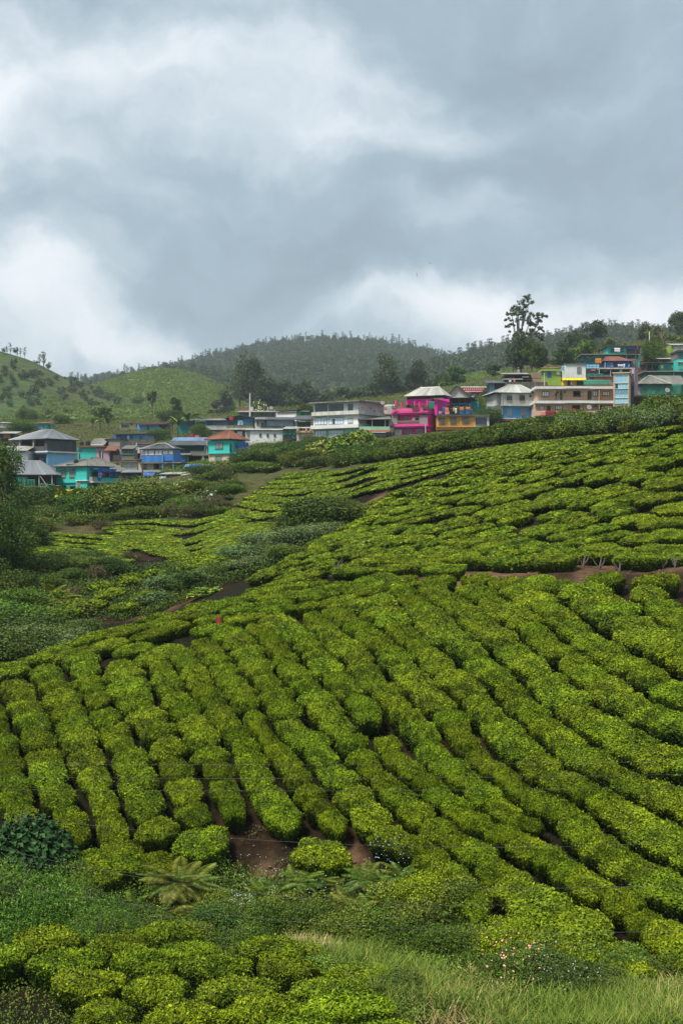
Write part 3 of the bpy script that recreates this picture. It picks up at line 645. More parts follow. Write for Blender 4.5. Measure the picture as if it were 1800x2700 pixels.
FERNM = foliage('fern_green', (.04, .075, .01), (.11, .18, .02), (.24, .32, .05), .5, .2, .18, 0, .03)
FERN_OLD = foliage('fern_yellow', (.07, .09, .012), (.16, .19, .025), (.30, .31, .05), .5, .2, .1, 0, .02)
GRASSM = foliage('grass_blades', (.035, .07, .010), (.10, .16, .022), (.30, .33, .06), .8, .05, 0, 0, 0)
STRAW = foliage('dry_grass', (.14, .11, .04), (.33, .25, .10), (.60, .48, .25), .7, .1, 0, 0, 0)
HEART = foliage('heart_leaves', (.014, .035, .012), (.04, .09, .028), (.10, .18, .06), .7, .04, .1, 0, .01)

def crown(blobs, per, ls, r, asp=.45, up=.3, shell=.55, base=.35, drop=0.0):
    """leaf clumps: blobs = (centre, radii); leaves are denser to the outside, so light falls on each clump's top"""
    Vs = []
    for (c, rad) in blobs:
        c = np.array(c); rad = np.array(rad, float); d = rand_unit(per, r); q = shell+(1-shell)*r.uniform(0, 1, per)**.6
        p = c+d*rad*q[:, None]*(1+.22*np.sin(d[:, :1]*7+c[0]*3)*np.cos(d[:, 2:]*6+c[1]*3))
        A = norm(rand_unit(per, r)+d*.5+np.array([0, 0, -drop])); N_ = norm(d+rand_unit(per, r)*.7+np.array([0, 0, up]))
        s = ls*r.uniform(.6, 1.35, per); V, Fq = leaf_quads(p, A, N_, s, s*asp)
        tn = base+r.uniform(-.14, .14)+r.normal(0, .17, per)
        Vs.append((V, Fq, np.clip(tn, 0, 1)))
    return join(Vs)
def shrub_blobs(r, w, h, n=11):
    out = []
    for i in range(n):
        a = r.uniform(0, 6.28); q = math.sqrt(r.uniform(0, 1))*.36*w; z = h*r.uniform(.22, .74)*(1-.5*q/w)
        s = r.uniform(.17, .30)
        out.append(((q*math.cos(a), q*math.sin(a), z), (s*w, s*w, s*h*1.05)))
    out.append(((0, 0, h*.38), (w*.33, w*.33, h*.38)))
    return out
def shrub_mesh(name, seed, w, h, mat, ls=.12, per=330, n=11, asp=.5, base=.35):
    r = np.random.default_rng(seed); V, Fq, T = crown(shrub_blobs(r, w, h, n), per, ls, r, asp, .4, .6, base)
    me = mesh_np(name, V, Fq, mat, T); return me
def stems_mesh(name, seed, w, h, mat, n=6):
    r = random.Random(seed); m = MB()
    for i in range(n):
        a = r.uniform(0, 6.28); q = r.uniform(.12, .3)*w
        m.tube([(0.05*math.cos(a), .05*math.sin(a), -.3), (q*.5*math.cos(a), q*.5*math.sin(a), h*.35), (q*math.cos(a), q*math.sin(a), h*.75)], [.05*w**.5, .035*w**.5, .012], 5)
    return m.mesh(name, mat)
# meshes are unit-like (2 m wide, 1.6 m high) and shared by their copies
KINDS = {}
for key, mat, ls, per, n, base in (('green', SHRUB, .15, 420, 13, .42), ('dark', DARKSHRUB, .15, 420, 13, .40), ('grey', GREYSHRUB, .13, 420, 13, .45), ('bright', BRIGHT, .14, 420, 13, .45),
                                   ('yellow', YELLOW, .26, 170, 11, .42), ('brown', BROWNISH, .10, 260, 10, .4)):
    KINDS[key] = [(shrub_mesh('foliage', 500+i*13+len(key), 2.0, 1.6, mat, ls, per, n, .7 if key == 'yellow' else .5, base), stems_mesh('stems', 40+i, 2.0, 1.6, BARK)) for i in range(3)]
BIG = {}
for key, mat, base in (('green', SHRUB, .42), ('dark', DARKSHRUB, .40), ('grey', GREYSHRUB, .45), ('bright', BRIGHT, .45), ('brown', BROWNISH, .4)):
    BIG[key] = [(shrub_mesh('foliage', 700+i*17+len(key), 2.0, 1.6, mat, .07, 800, 22, .5, base), stems_mesh('stems', 60+i, 2.0, 1.6, BARK)) for i in range(3)]
SHRUB_N = [0]
def shrub(px, py, w, h, kind, label, cat='shrub', group=None, off=0.0, dmin=24, D=None, name='shrub'):
    """a shrub whose foot is seen at that pixel; w, h in metres"""
    if D is None:
        q = hit(px, py, off, dmin)
        if q is None: return
    else: q = np.array([D*(px-900)/F, D, float(height(px, D))])
    if kind == 'brown': w *= .6; h *= 1.25
    SHRUB_N[0] += 1; fm, sm = (BIG if w > 3.4 and kind in BIG else KINDS)[kind][SHRUB_N[0] % 3]
    e = empty(name, tuple(q-np.array([0, 0, .12])), rnd.uniform(0, 6.28)); e.scale = (w/2, w/2*rnd.uniform(.85, 1.1), h/1.6)
    tag(e, label, cat, group)
    link('foliage', fm, e); link('stem', sm, e); return e
def limbs(m, r, base, top, spread, n, rad, droop=.0):
    """trunk and rising limbs; returns limb tips for the leaf clumps"""
    tips = []; b = Vector(base); tp = Vector(top); L_ = (tp-b).length
    pts = [b+(tp-b)*f+Vector((r.uniform(-1, 1), r.uniform(-1, 1), 0))*L_*.012*(f > 0) for f in (0, .2, .4, .6, .8, 1)]
    m.tube(pts, [rad*(1-.82*f) for f in (0, .2, .4, .6, .8, 1)], 7); tips.append(pts[-1])
    for i in range(n):
        f = r.uniform(.35, .95) if n > 3 else .6
        p = b+(tp-b)*f; a = r.uniform(0, 6.28); ln = spread*(1.15-f)*r.uniform(.7, 1.25)
        q = p+Vector((math.cos(a)*ln, math.sin(a)*ln, ln*r.uniform(.55, 1.3)-droop*ln)); mid = (p+q)/2+Vector((math.cos(a), math.sin(a), -.3))*ln*.08
        m.tube([p, mid, q], [rad*(1-.8*f)*.6, rad*.22, rad*.07], 5); tips.append(q)
    return tips
def tree(name, loc, label, H, spread, clear, mat, bark, seed, nl=14, cl=(1.3, 1.0), per=160, ls=.35, rad=None, cat='tree', group=None, base=.4, extra=(), lean=(0, 0)):
    r = random.Random(seed); rr = np.random.default_rng(seed); m = MB(); rad = rad or H*.018
    tips = limbs(m, r, (0, 0, -.6), (lean[0], lean[1], H*.93), spread, nl, rad)
    blobs = []
    for tp in tips:
        if tp.z < clear*H: tp = Vector((tp.x, tp.y, clear*H+r.uniform(0, .1)*H))
        for k in range(2):
            s = r.uniform(.75, 1.3); c = tp+Vector((r.uniform(-1, 1), r.uniform(-1, 1), r.uniform(-.7, .5)))*cl[0]*.9
            blobs.append((tuple(c), (cl[0]*s, cl[0]*s, cl[1]*s)))
    blobs += list(extra)
    V, Fq, T = crown(blobs, per, ls, rr, .4, .3, .35, base, .3)
    e = empty(name, loc); tag(e, label, cat, group)
    m.build('trunk', bark, e); link('crown', mesh_np('crown', V, Fq, mat, T), e); return e
def ground_at(px, D): return Vector((D*(px-900)/F, D, float(height(px, D))))

# ---- hedge and scrub between the tea and the houses
def hedge():
    nb = [(900,'left of the mint house'),(1010,'left of the pink house'),(1080,'in front of the pink house'),(1180,'under the yellow house'),(1300,'under the blue house'),
          (1420,'below the hanging red cloths'),(1530,'below the beige balconies'),(1640,'under the blue glass stair tower'),(1740,'below the green netted house'),(1830,'at the right edge')]
    looks = ['tall shrub','spreading shrub','dense shrub','ragged shrub','low shrub','bushy shrub','olive shrub','leafy shrub']; used = {}
    TOP = [(900,1180),(940,1182),(985,1163),(1032,1163),(1096,1156),(1150,1146),(1208,1142),(1290,1128),(1322,1122),(1355,1110),(1404,1103),(1450,1101),(1475,1098),(1494,1080),(1520,1090),(1576,1088),(1600,1076),(1653,1071),(1690,1074),(1720,1052),(1770,1045),(1850,1040)]
    BOT = [(900,1224),(940,1216),(1051,1201),(1150,1190),(1230,1175),(1336,1161),(1431,1151),(1508,1142),(1576,1133),(1672,1131),(1739,1115),(1850,1103)]
    tx, ty = zip(*TOP); bx, by = zip(*BOT); i = 0; x = 905
    while x < 1850:
        for rowk in range(4):
            px = x+rowk*7+rnd.uniform(-5, 5); top = np.interp(px, tx, ty); bot = np.interp(px, bx, by); lo = bot+7; q = hit(px, lo, 0, 60)
            if q is None: continue
            D = q[1]+(0, 8, 20, 60)[rowk]; zt = (1350-(bot+(top-bot)*(.72, .95, 1.16, 1.12)[rowk]))/F*D; h = zt-float(height(px, D))+rnd.uniform(-.25, .25)
            if h < .6: continue
            k = rnd.choice(['dark', 'dark', 'green'] if px < 1240 else (['green', 'green', 'dark'] if px < 1480 else ['green', 'grey', 'grey', 'green'])); where = [w for xx, w in nb if px < xx+25 or xx == 1830][0]; wd = rnd.uniform(2.2, 3.3)*min(D, 150)/125
            used.setdefault((where, rowk), []).append(px); nth = len(used[(where, rowk)])
            shrub(px, 0, wd, h*1.08, k, '%s, %s in the %s line, %s' % (looks[i % 8], ORD[nth-1], ('front', 'second', 'third', 'rear')[rowk], where), 'shrub', 'hedge shrubs between the tea and the houses', D=D); i += 1
        x += 21
hedge()
def scrubs():
    S = [ # px, py(foot), w, h, kind, label
     (95,1735,5,3.2,'grey','grey green scrub clump at the left edge above the tea crest'),(30,1745,5,3.6,'dark','dark scrub clump against the left picture edge'),(150,1715,4,2.6,'grey','feathery grey shrub behind the tea crest on the left'),
     (200,1690,4,2.4,'dark','low dark shrub where crest and gully meet on the left'),(60,1690,5,3.2,'dark','dark leafy shrub low in the left gully'),(15,1670,5,4,'bright','bright green shrub at the left edge of the gully'),
     (130,1650,3.6,2.6,'green','mid green shrub in the left gully'),(60,1620,4.5,3.4,'green','tall green shrub on the left gully bank'),(185,1625,3,2,'green','small shrub beside the dry brown brush'),
     (20,1590,5,4,'dark','dark bush under the big left tree'),(110,1570,3.8,2.8,'green','shrub among the yellowish ferns'),(75,1530,5,3.6,'dark','dark shrub under the left tree branches'),(150,1500,4.4,2.6,'dark','dark spreading shrub under the small left tea field'),
     (210,1490,4.2,2.4,'dark','dark shrub at the lower edge of the small left tea field'),(255,1500,4,2.2,'green','green shrub at the lower right of the small left tea field'),(300,1510,4.2,2.2,'dark','olive shrub above the scattered tea bushes'),
     (250,1530,3.2,2,'brown','brown leafed shrub on the gully slope'),(190,1580,3.4,1.5,'brown','pinkish dry brush on the bare soil'),(180,1540,3.6,2.2,'dark','deep green shrub on the left gully slope'),(345,1480,3,1.6,'brown','brown shrub on the soil strip'),(235,1610,2.4,1.4,'brown','grey dry brush patch near the bare gully path'),
     (450,1560,4.2,2.0,'grey','dull grey green brush above the tea crest'),(490,1552,4,2,'grey','greyish brush in the gully mouth'),(530,1545,4,2,'dark','dull dark brush in the gully mouth'),(575,1530,4,1.9,'grey','soft grey shrub where the gully widens'),(430,1590,3.4,1.6,'grey','low grey brush beside the gully path'),
     (620,1515,3.8,1.9,'green','green shrub just behind the tea crest'),(660,1505,4,1.9,'grey','sage coloured shrub behind the tea crest'),(540,1570,2.4,1.2,'yellow','small yellow tipped shrub on the tea crest'),
     (680,1478,5,2.4,'grey','sage coloured shrub low in the gully'),(720,1470,4.4,2.2,'grey','sage coloured shrub in the middle of the gully'),(735,1450,5,2.6,'grey','silvery sage shrub in the gully'),(780,1440,5,2.6,'grey','silvery sage shrub nearest the upper spur'),
     (775,1470,3.6,1.8,'green','green shrub at the foot of the upper spur'),(820,1430,4.4,2.2,'grey','pale sage shrub touching the upper tea spur'),(850,1412,4,2,'grey','pale sage shrub at the head of the gully'),(700,1440,4.2,1.9,'green','green shrub beside the bare gully path'),
     (810,1408,6.0,3.0,'dark','large dark rounded bush above the sage shrubs'),(855,1395,6.4,3.4,'dark','largest dark bush in the middle of the slope'),(900,1382,5.4,2.8,'dark','dark bush right of the largest middle bush'),(930,1372,3.5,1.8,'green','small shrub beside the bare patch in the tea'),
     (905,1362,1.2,.8,'grey','tiny silvery shrub beside the dark bush'),
     (345,1345,10.5,4.4,'green','big rounded tree-like bush below the teal house'),(310,1342,7,3.8,'dark','dark left flank bush of the big clump below the teal house'),(395,1342,7,3.5,'green','leafy bush right side of the big clump beside the litter'),(360,1346,8,3.4,'dark','low dark bush at the foot of the big clump'),
     (235,1355,6.5,3.4,'bright','bright bush below the teal house wall'),(260,1350,5,2.8,'green','green bush beside the bright one below the teal house'),(205,1360,5,2.4,'green','low green bush under the big yellowing leaves'),(285,1352,4.2,2,'green','low bush between the two big clumps'),
     (170,1350,5.6,2.6,'dark','dark shrub left of the yellowing large leaves'),(130,1350,6.4,3.8,'green','olive shrub below the cream lower wall'),(90,1352,7,4.6,'dark','dark shrub at the corner of the cream lower wall'),(75,1400,5.4,3,'green','green shrub left of the small tea field'),(110,1375,5,2.4,'dark','low shrub above the small left tea field'),(60,1440,6,3.8,'dark','dark shrub at the left end of the small tea field'),
     (225,1380,4.5,1.6,'green','low shrub at the edge of the brown patch'),(270,1395,4,1.2,'brown','dry brown patch of grass clumps above the rows'),(320,1372,4,1.3,'green','low plants above the fine rows'),
     (520,1300,6,2.2,'green','weedy clump below the red roofed house'),(560,1278,6,2.6,'dark','dark weedy clump right below the red roofed house'),(545,1255,6,2.8,'dark','dark shrub by the foot of the cream wall'),(585,1262,5,2.4,'brown','brown weeds at the field corner'),(600,1290,3.8,1.4,'dark','dark shrub at the top left corner of the fine rows'),
     (470,1310,5,1.4,'green','weeds among the litter'),(500,1335,5,1.4,'bright','bright weeds at the lower end of the litter'),(440,1330,4.4,1.5,'green','low weeds left of the litter'),(545,1320,4,1.2,'brown','brown weeds on the litter slope'),(570,1305,4,1.2,'brown','brown weeds beside the fine rows'),(530,1350,4,1.0,'brown','dry weeds under the litter slope'),
     (700,1226,7,4.2,'dark','dark shrub below the long white house'),(730,1222,7,4.4,'green','green shrub behind the washing line'),(765,1222,7,4.8,'dark','dark shrub behind the orange hanging rugs'),(800,1225,6,4.2,'green','green shrub right of the hanging rugs'),(675,1212,7,4.6,'green','green shrub right of the blue tarpaulin'),(720,1200,8,5,'green','flower dotted shrub under the long white house'),
     (760,1195,8,4.6,'dark','dark shrub under the peach house'),(655,1240,5,2.6,'bright','bright broad plants left below the washing'),(690,1240,5,2.4,'bright','bright leafy plants under the washing line'),(720,1242,4,1.6,'yellow','light green large leaved plant by the litter heap'),(650,1228,5,3.4,'dark','dark shrub beside the blue barrel'),
     (835,1215,5.4,3.8,'yellow','yellow large leaved plant left of the red earth slip'),(850,1200,5,4.6,'yellow','tall yellow leaved plant under the white house'),(838,1185,6,5.6,'green','white flowering bush in front of the mint storey'),(820,1232,4,2.4,'dark','dark plant at the foot of the yellow leaves'),(862,1230,4.6,2.8,'dark','dark shrub left of the red earth slip'),
     (905,1205,5,4.2,'yellow','yellow green large leaved plant right of the red slip'),(930,1195,5,4.2,'yellow','yellow green plant climbing under the mint house'),(955,1180,5,3.6,'yellow','yellow leaved plant next to the mint house door'),(915,1222,5,2.6,'dark','dark plant under the yellow green leaves'),(945,1210,5,2.6,'dark','dark shrub at the end of the hedge'),
     (75,1112,9,6,'bright','bright bush beside the grey shed at the far left'),(60,1140,8,4,'green','green bush left behind the big grey roof'),(165,1118,6,3.6,'green','bush next to the small salmon hut'),(95,1085,10,4,'green','far bushes behind the teal hut'),
     (420,1160,6,3.4,'bright','bright small bush above the blue tarred roof'),(445,1110,9,4,'dark','dark bush behind the banana plants'),(530,1155,6,3.6,'dark','dark bush left of the red tiled roof'),(590,1085,12,4.4,'brown','brownish brush behind the village'),(560,1092,10,4,'green','far brush left of the green house'),
     (683,1092,4.6,4.6,'green','white flowering bush on the flat roofs'),(810,1095,5,3.8,'dark','dark bush between the green wall and the white house'),
     (1265,1095,5,5,'green','bush in the corner between the gable house and the blue house'),(1290,1070,6,5,'dark','dark bush left of the blue and white house'),(1283,1120,5,4,'dark','dark creeper below the railing of the blue house'),
     (1455,1015,6,4.4,'bright','bright shrub beside the yellow awning'),(1720,962,6.4,7.6,'green','white flowering shrub beside the stair path'),(1690,1075,5,3,'dark','dark plants at the foot of the stair path'),
    ]
    for s in S: shrub(s[0], s[1], s[2], s[3]*(.62 if 1395 < s[1] < 1760 else .6 if 630 < s[0] < 900 and 1180 < s[1] < 1250 else .8 if s[1] > 1180 else 1), s[4], s[5], 'shrub', dmin=50 if s[1] < 1760 and s[1] > 1400 else 24, name='shrub' if 'plant' not in s[5] else 'leafy_plant')
scrubs()
for i, (px, py) in enumerate([(440,1322),(455,1300),(470,1338),(488,1312),(505,1296),(512,1330),(525,1315),(540,1290),(548,1338),(556,1312),(565,1275),(575,1296),(583,1320),(590,1268),(598,1300),(462,1318),(497,1342),(532,1275),(570,1335),(600,1250),(385,1352),(410,1360),(432,1350),(451,1362),(475,1352),(501,1362),(520,1350),(543,1358),(560,1346),(580,1350),(594,1340),(370,1362)]):
    shrub(px, py, rnd.uniform(2.2, 4), rnd.uniform(.7, 1.5), ['brown', 'green', 'dark', 'brown', 'bright'][i % 5], '%s weed clump among the litter, %s from the left' % (['brown', 'green', 'dark', 'dry', 'bright'][i % 5], ORD[min(33, sorted([440,455,470,488,505,512,525,540,548,556,565,575,583,590,598,462,497,532,570,600,385,410,432,451,475,501,520,543,560,580,594,370]).index(px))]), 'weeds', 'weed clumps on the littered slope', name='weed_clump')

# ---- banana-like and large leaved plants
def blade(r, base, ang, L_, W, rise, curl, n=6):
    """one long arching leaf as a ribbon"""
    V = []; d = Vector((math.cos(ang), math.sin(ang), 0)); s = Vector((-math.sin(ang), math.cos(ang), 0))
    for i in range(n+1):
        f = i/n; p = Vector(base)+d*(L_*f*math.cos(rise*(1-f*.3)))+Vector((0, 0, L_*(math.sin(rise)*f-curl*f*f)))
        w = W*math.sin(math.pi*min(1, f*.93+.07))**.7*.5
        V += [p-s*w+Vector((0, 0, w*.35)), p, p+s*w+Vector((0, 0, w*.35))]
    Fq = []
    for i in range(n):
        a = i*3; Fq += [(a, a+1, a+4, a+3), (a+1, a+2, a+5, a+4)]
    return [tuple(v) for v in V], Fq
def banana(px, py, H, label, mat=None, n=11, D=None, W=.55, group=None, stem=.45):
    q = hit(px, py) if D is None else np.array(ground_at(px, D))
    e = empty('banana_plant', tuple(q)); tag(e, label, 'banana plant' if stem else 'plant', group); r = random.Random(int(px*7+py))
    m = MB(); m.tube([(0, 0, -.2), (.02, 0, H*stem*.6), (0, 0, H*max(stem, .1))], [.16, .12, .06], 7); m.build('stem', BARK, e)
    for k in range(n):
        v, f = blade(r, (0, 0, H*stem*.9), k*2.4+r.uniform(-.3, .3), H*r.uniform(.5, .72), H*W*.24, r.uniform(.7, 1.35), r.uniform(.35, .7))
        me = mesh_np('leaf', v, f, mat or BRIGHT, [r.uniform(.3, .75)]*len(f)); link('leaf', me, e)
    return e
for a in [(265,1135,8.2,'tall palm-like banana plant left on the village slope',None,14),(285,1145,6.6,'second banana plant beside the tallest one',None,11),(245,1140,5.4,'yellowish banana plant by the stone wall',YELLOW,9),
          (470,1150,6.4,'banana plant right in the middle grove above the blue roof',None,11),(495,1142,7.4,'tallest banana plant of the middle grove',None,12),(455,1145,5.2,'small banana plant at the left of the middle grove',None,9),(515,1150,5.8,'banana plant next to the dark teal houses',None,10)]:
    banana(*a, group='banana plants among the houses')
banana(185,1350,4.6,'large yellowing leaved plant below the teal house wall',YELLOW,15,W=1.3,stem=.25); banana(205,1340,3.6,'second large leaved plant below the teal house',BRIGHT,12,W=1.3,stem=.25); banana(155,1345,3.4,'large leaved green plant beside the cream wall',BRIGHT,10,W=1.2,stem=.2)

# ---- trees near the village
def trees():
    # the tall eucalyptus against the sky
    D = 380; b = ground_at(1370, D); r = random.Random(5); rr = np.random.default_rng(5); s = D/F; e = empty('eucalyptus_tree', b); tag(e, 'tall open crowned eucalyptus standing high against the bright sky', 'tree')
    def L(px, py, dy=0): q = P(px, py, D+dy); return q-b
    m = MB(); m.tube([L(1369,985)-Vector((0,0,3)), L(1370,950), L(1369,915)], [.75, .6, .5], 8)
    tips = []
    for pts in [[(1369,915),(1374,880),(1378,830),(1381,795)], [(1369,915),(1364,870),(1362,835),(1366,810)], [(1368,918),(1358,890),(1352,850),(1349,835)], [(1370,915),(1382,900),(1398,885),(1408,868),(1420,850)], [(1370,918),(1366,880),(1367,850),(1364,820)],
                [(1369,920),(1358,905),(1354,880)], [(1371,918),(1380,895),(1388,870),(1396,850)], [(1376,860),(1384,830),(1392,812)], [(1398,888),(1412,875),(1424,868)], [(1372,922),(1392,912),(1408,905)]]:
        q = [L(*p, dy=(i*r.uniform(-1.2, 1.2))) for i, p in enumerate(pts)]; m.tube(q, [.34*(1-.75*i/(len(q)-1)) for i in range(len(q))], 6)
    m.build('trunk', PALE_BARK, e)
    bl = [(1388,783,8),(1383,790,8),(1396,800,7),(1372,796,8),(1380,805,7),(1360,808,9),(1354,816,8),(1368,812,9),(1362,820,9),(1372,822,7),(1385,825,6),(1342,827,6),(1350,828,5),(1336,840,5),(1346,842,5),(1370,833,7),(1367,842,6),(1404,830,7),(1398,838,8),(1413,835,7),(1422,825,6),(1430,832,5),(1438,833,4),(1420,845,6),(1408,850,7),
          (1396,852,8),(1388,848,7),(1412,856,7),(1343,857,5),(1352,858,4),(1335,860,3),(1402,870,6),(1395,880,5),(1372,870,5),(1378,874,5),(1386,882,5),(1415,880,7),(1426,885,6),(1429,893,5),(1355,882,5),(1362,878,5),(1354,892,5),(1425,866,5),(1430,872,3),(1342,873,3),(1393,903,6),(1402,900,5),(1410,905,4),(1412,915,3),(1362,905,4)]
    blobs = []
    for (x, y, q) in bl:
        for kk in range(7):
            c = L(x+r.uniform(-1.15, 1.15)*q, y+r.uniform(-.7, 1.0)*q, r.uniform(-2.4, 2.4)); u_ = r.uniform(.4, .9); blobs.append((tuple(c), (q*s*u_, q*s*u_, q*s*u_*.7)))
    V, Fq, T = crown(blobs, 46, .38, rr, .42, .3, .15, .42, .4); link('crown', mesh_np('crown', V, Fq, EUCA, T), e)
    # the dense trees at its foot
    def T_(px, py, D, w, h, label, mat=EUCA, seed=1, n=16, ls=.5, trunk=.12, per=240, name='broadleaf_tree', base=.4, group=None):
        b = P(px, py, D); rr = np.random.default_rng(seed*31+7); r = random.Random(seed); m = MB()
        blobs = []
        for i in range(n):
            a = r.uniform(0, 6.28); q = math.sqrt(r.random())*.36*w; z = h*(trunk+(1-trunk)*r.uniform(.15, .86)); q *= (1.15-.75*((z/h-trunk)/(1-trunk))**2)
            sz = r.uniform(.13, .22); blobs.append(((q*math.cos(a), q*math.sin(a), z), (sz*w, sz*w, sz*h*.75)))
        for i in range(5):
            bb = blobs[i][0]; m.tube([(0, 0, h*trunk*.7), (bb[0]*.5, bb[1]*.5, (h*trunk+bb[2])/2), bb], [h*.014, h*.01, h*.004], 5)
        m.tube([(0, 0, -1.5), (0, 0, h*trunk), (0, 0, h*.6)], [h*.028, h*.02, h*.01], 7)
        e = empty(name, b, 0); tag(e, label, 'tree', group); m.build('trunk', BARK, e)
        V, Fq, T = crown(blobs, per, ls, rr, .5, .35, .45, base, .2); link('crown', mesh_np('crown', V, Fq, mat, T), e)
    T_(1372,988,372,8.6,11,'dense dark tree around the foot of the tall eucalyptus',EUCA,3,18,.5)
    T_(1400,985,368,9,8.4,'dense rounded tree right beside the eucalyptus trunk',SHRUB,4,18,.5,base=.3)
    T_(1425,980,374,6,6.4,'brownish tree right of the dense pair under the eucalyptus',BROWNISH,5,12,.4,base=.15)
    T_(1352,985,370,5,7,'narrow dark tree left under the eucalyptus',EUCA,6,12,.5)
    T_(1483,972,395,7.6,6.0,'round green tree behind the white cube house',BRIGHT,7,16,.5,base=.15)
    T_(1505,968,400,5,5.4,'smaller dark tree joined to the round green one',SHRUB,8,12,.5)
    T_(1543,962,420,9,8.0,'light yellowish green tree above the white cube house',BRIGHT,9,18,.6,base=.5)
    T_(1520,975,410,6,3.6,'low light green tree left of the yellowish one',BRIGHT,10,12,.5,base=.35)
    T_(1560,950,455,11,13,'grey green tall tree behind the yellowish one',EUCA,11,16,.6)
    T_(1525,945,470,10,11,'thin grey tree behind the round green one',EUCA,12,14,.6)
    T_(1498,950,480,9,9,'slim skyline tree left of the grey ones',EUCA,13,12,.6)
    T_(1600,940,450,8,6,'green tree on the slope behind the top blue roof',SHRUB,14,12,.5)
    T_(1725,920,430,8,7,'green tree beside the white pole',SHRUB,15,12,.5); T_(1700,915,440,6,8,'slender tree left of the white pole',EUCA,16,10,.5)
    T_(1785,925,440,9,5,'shrubby tree under the bare tree',SHRUB,17,12,.5); T_(1790,890,470,9,9,'grey green tree at the right picture edge',EUCA,18,14,.6)
    T_(1205,1020,470,9,7,'green tree behind the gable of the open house',BRIGHT,19,14,.6,base=.25); T_(1180,1030,470,8,6,'yellow green tree behind the pink house roof',BRIGHT,20,12,.6,base=.45); T_(1160,1035,480,8,6,'dull tree right behind the pink house',EUCA,21,12,.6)
    T_(1300,1000,460,7,5,'small tree on the tea knoll behind',EUCA,22,10,.6)
    T_(402,1108,470,4.0,9.5,'slim two stemmed tree standing in the far tea',SHRUB,23,9,.5,trunk=.62,per=160,base=.25); T_(465,1100,450,4.6,6.4,'dark conical tree left behind the teal houses',SHRUB,24,12,.4,trunk=.2,base=.2)
    T_(275,1105,440,7,4,'brownish tree behind the salmon hut',SHRUB,25,10,.5)
    # grove of tall eucalyptus behind the flat roofs
    grove = [(660,1085,560,15,23,'tallest tree of the grove left behind the white pole'),(690,1085,560,11,15,'tree on the right shoulder of the tall grove'),(632,1085,575,12,19,'wide tree on the left of the tall grove'),(715,1085,565,9,13,'pale trunked tree beyond the flat roofs'),
             (745,1085,570,12,13,'grove tree above the green side wall'),(775,1085,560,11,12,'dense grove tree left of the white house'),(805,1082,565,10,13,'grove tree just left of the white house roof'),(600,1095,590,10,11,'low tree at the left end of the grove'),(575,1098,600,9,8,'bushy tree left below the grove'),
             (840,1075,570,12,8,'low tree above the white house roof'),(875,1075,580,12,8,'rounded tree behind the white house roof'),(915,1072,575,12,8,'rounded tree right behind the white house'),(950,1070,560,11,8,'bushy tree left of the tall open pair'),
             (1020,1075,520,12,21,'tall open tree left behind the pink house'),(1042,1075,525,9,12,'side tree leaning on the tall open one'),(1105,1062,530,10,16,'second tall tree right behind the pink house roof'),(1080,1062,540,9,12,'tree between the two tall ones behind the pink house'),(985,1075,530,10,9,'low tree left of the tall open one'),(1130,1050,540,9,9,'tree at the right end behind the pink roof'),(1140,1040,560,9,7,'faint tree beyond the pink house')]
    for i, (px, py, D, w, h, lab) in enumerate(grove):
        T_(px, py, D, w, h, lab, EUCA, 40+i, 24 if h > 14 else 15, .8, .1 if h < 14 else .18, 190, 'eucalyptus_tree', .45, 'tall trees behind the village')
    # bare tree by the white pole
    b = P(1748, 925, 420); m = MB(); r = random.Random(9)
    def br(p, d, L_, rad, k):
        q = p+d*L_; m.tube([p, (p+q)/2+Vector((r.uniform(-1, 1), r.uniform(-1, 1), 0))*L_*.06, q], [rad, rad*.85, rad*.65], 5); tipsb.append(q) if k == 0 else None
        if k > 0:
            for j in range(3): br(q, (d+Vector((r.uniform(-1, 1), r.uniform(-1, 1), r.uniform(-.1, .6)))*.62).normalized(), L_*r.uniform(.55, .75), rad*.58, k-1)
    tipsb = []; br(Vector((0, 0, -1)), Vector((0, 0, 1)), 3.6, .34, 4)
    e = empty('bare_tree', b); tag(e, 'nearly leafless spreading tree near the top right corner of the village', 'tree'); m.build('trunk', BARK, e)
    rr = np.random.default_rng(3); V, Fq, T = crown([(tuple(q), (.55, .55, .45)) for q in tipsb[::2]], 14, .38, rr); link('crown', mesh_np('crown', V, Fq, EUCA, T), e)
    # big leafy tree at the left edge
    for i, (px, py, D, w, h, lab, n) in enumerate([(2,1500,100,5.6,9.2,'big small leaved tree at the left picture edge',34),(28,1555,96,4.6,4.6,'dark leafy tree below the big one at the left edge',20),(-22,1600,94,5,7,'dense dark tree cut off by the left edge',22)]):
        T_(px, py, D, w, h, lab, DARKSHRUB, 80+i, n, .16, .05, 560, 'leafy_tree', .42)
trees()

# ---- forest on the far hills, seen as one mass, and single trees along the skyline
def hilltree_mesh(seed, kind):
    r = np.random.default_rng(seed)
    if kind == 0: blobs = [((r.uniform(-1.4, 1.4), r.uniform(-1.4, 1.4), r.uniform(2.2, 5.5)), (1.9, 1.9, 1.5)) for _ in range(6)]; V, Fq, T = crown(blobs, 24, 1.3, r, .7, .4, .7, .45)
    else:
        blobs = [((r.uniform(-.5, .5), r.uniform(-.5, .5), z+r.uniform(-.4, .4)), (r.uniform(1.0, 2.1)*(1.1-abs(z-7.5)/9), 1.4, .8)) for z in np.linspace(4, 10.3, 8)]
        V, Fq, T = crown(blobs, 26, .62, r, .6, .3, .3, .4)
        m = MB(); m.tube([(0, 0, -1), (.15, 0, 5), (0, .1, 10)], [.24, .18, .08], 4); v = np.array(m.v); f = [q for q in m.f if len(q) == 4]; V, Fq, T = join([(V, Fq, T), (v, np.array(f), .12)])
    return mesh_np('hilltree', V, Fq, HILLTREE, T)
HT0 = [hilltree_mesh(900+i, 0) for i in range(6)]; HT1 = [hilltree_mesh(920+i, 1) for i in range(6)]
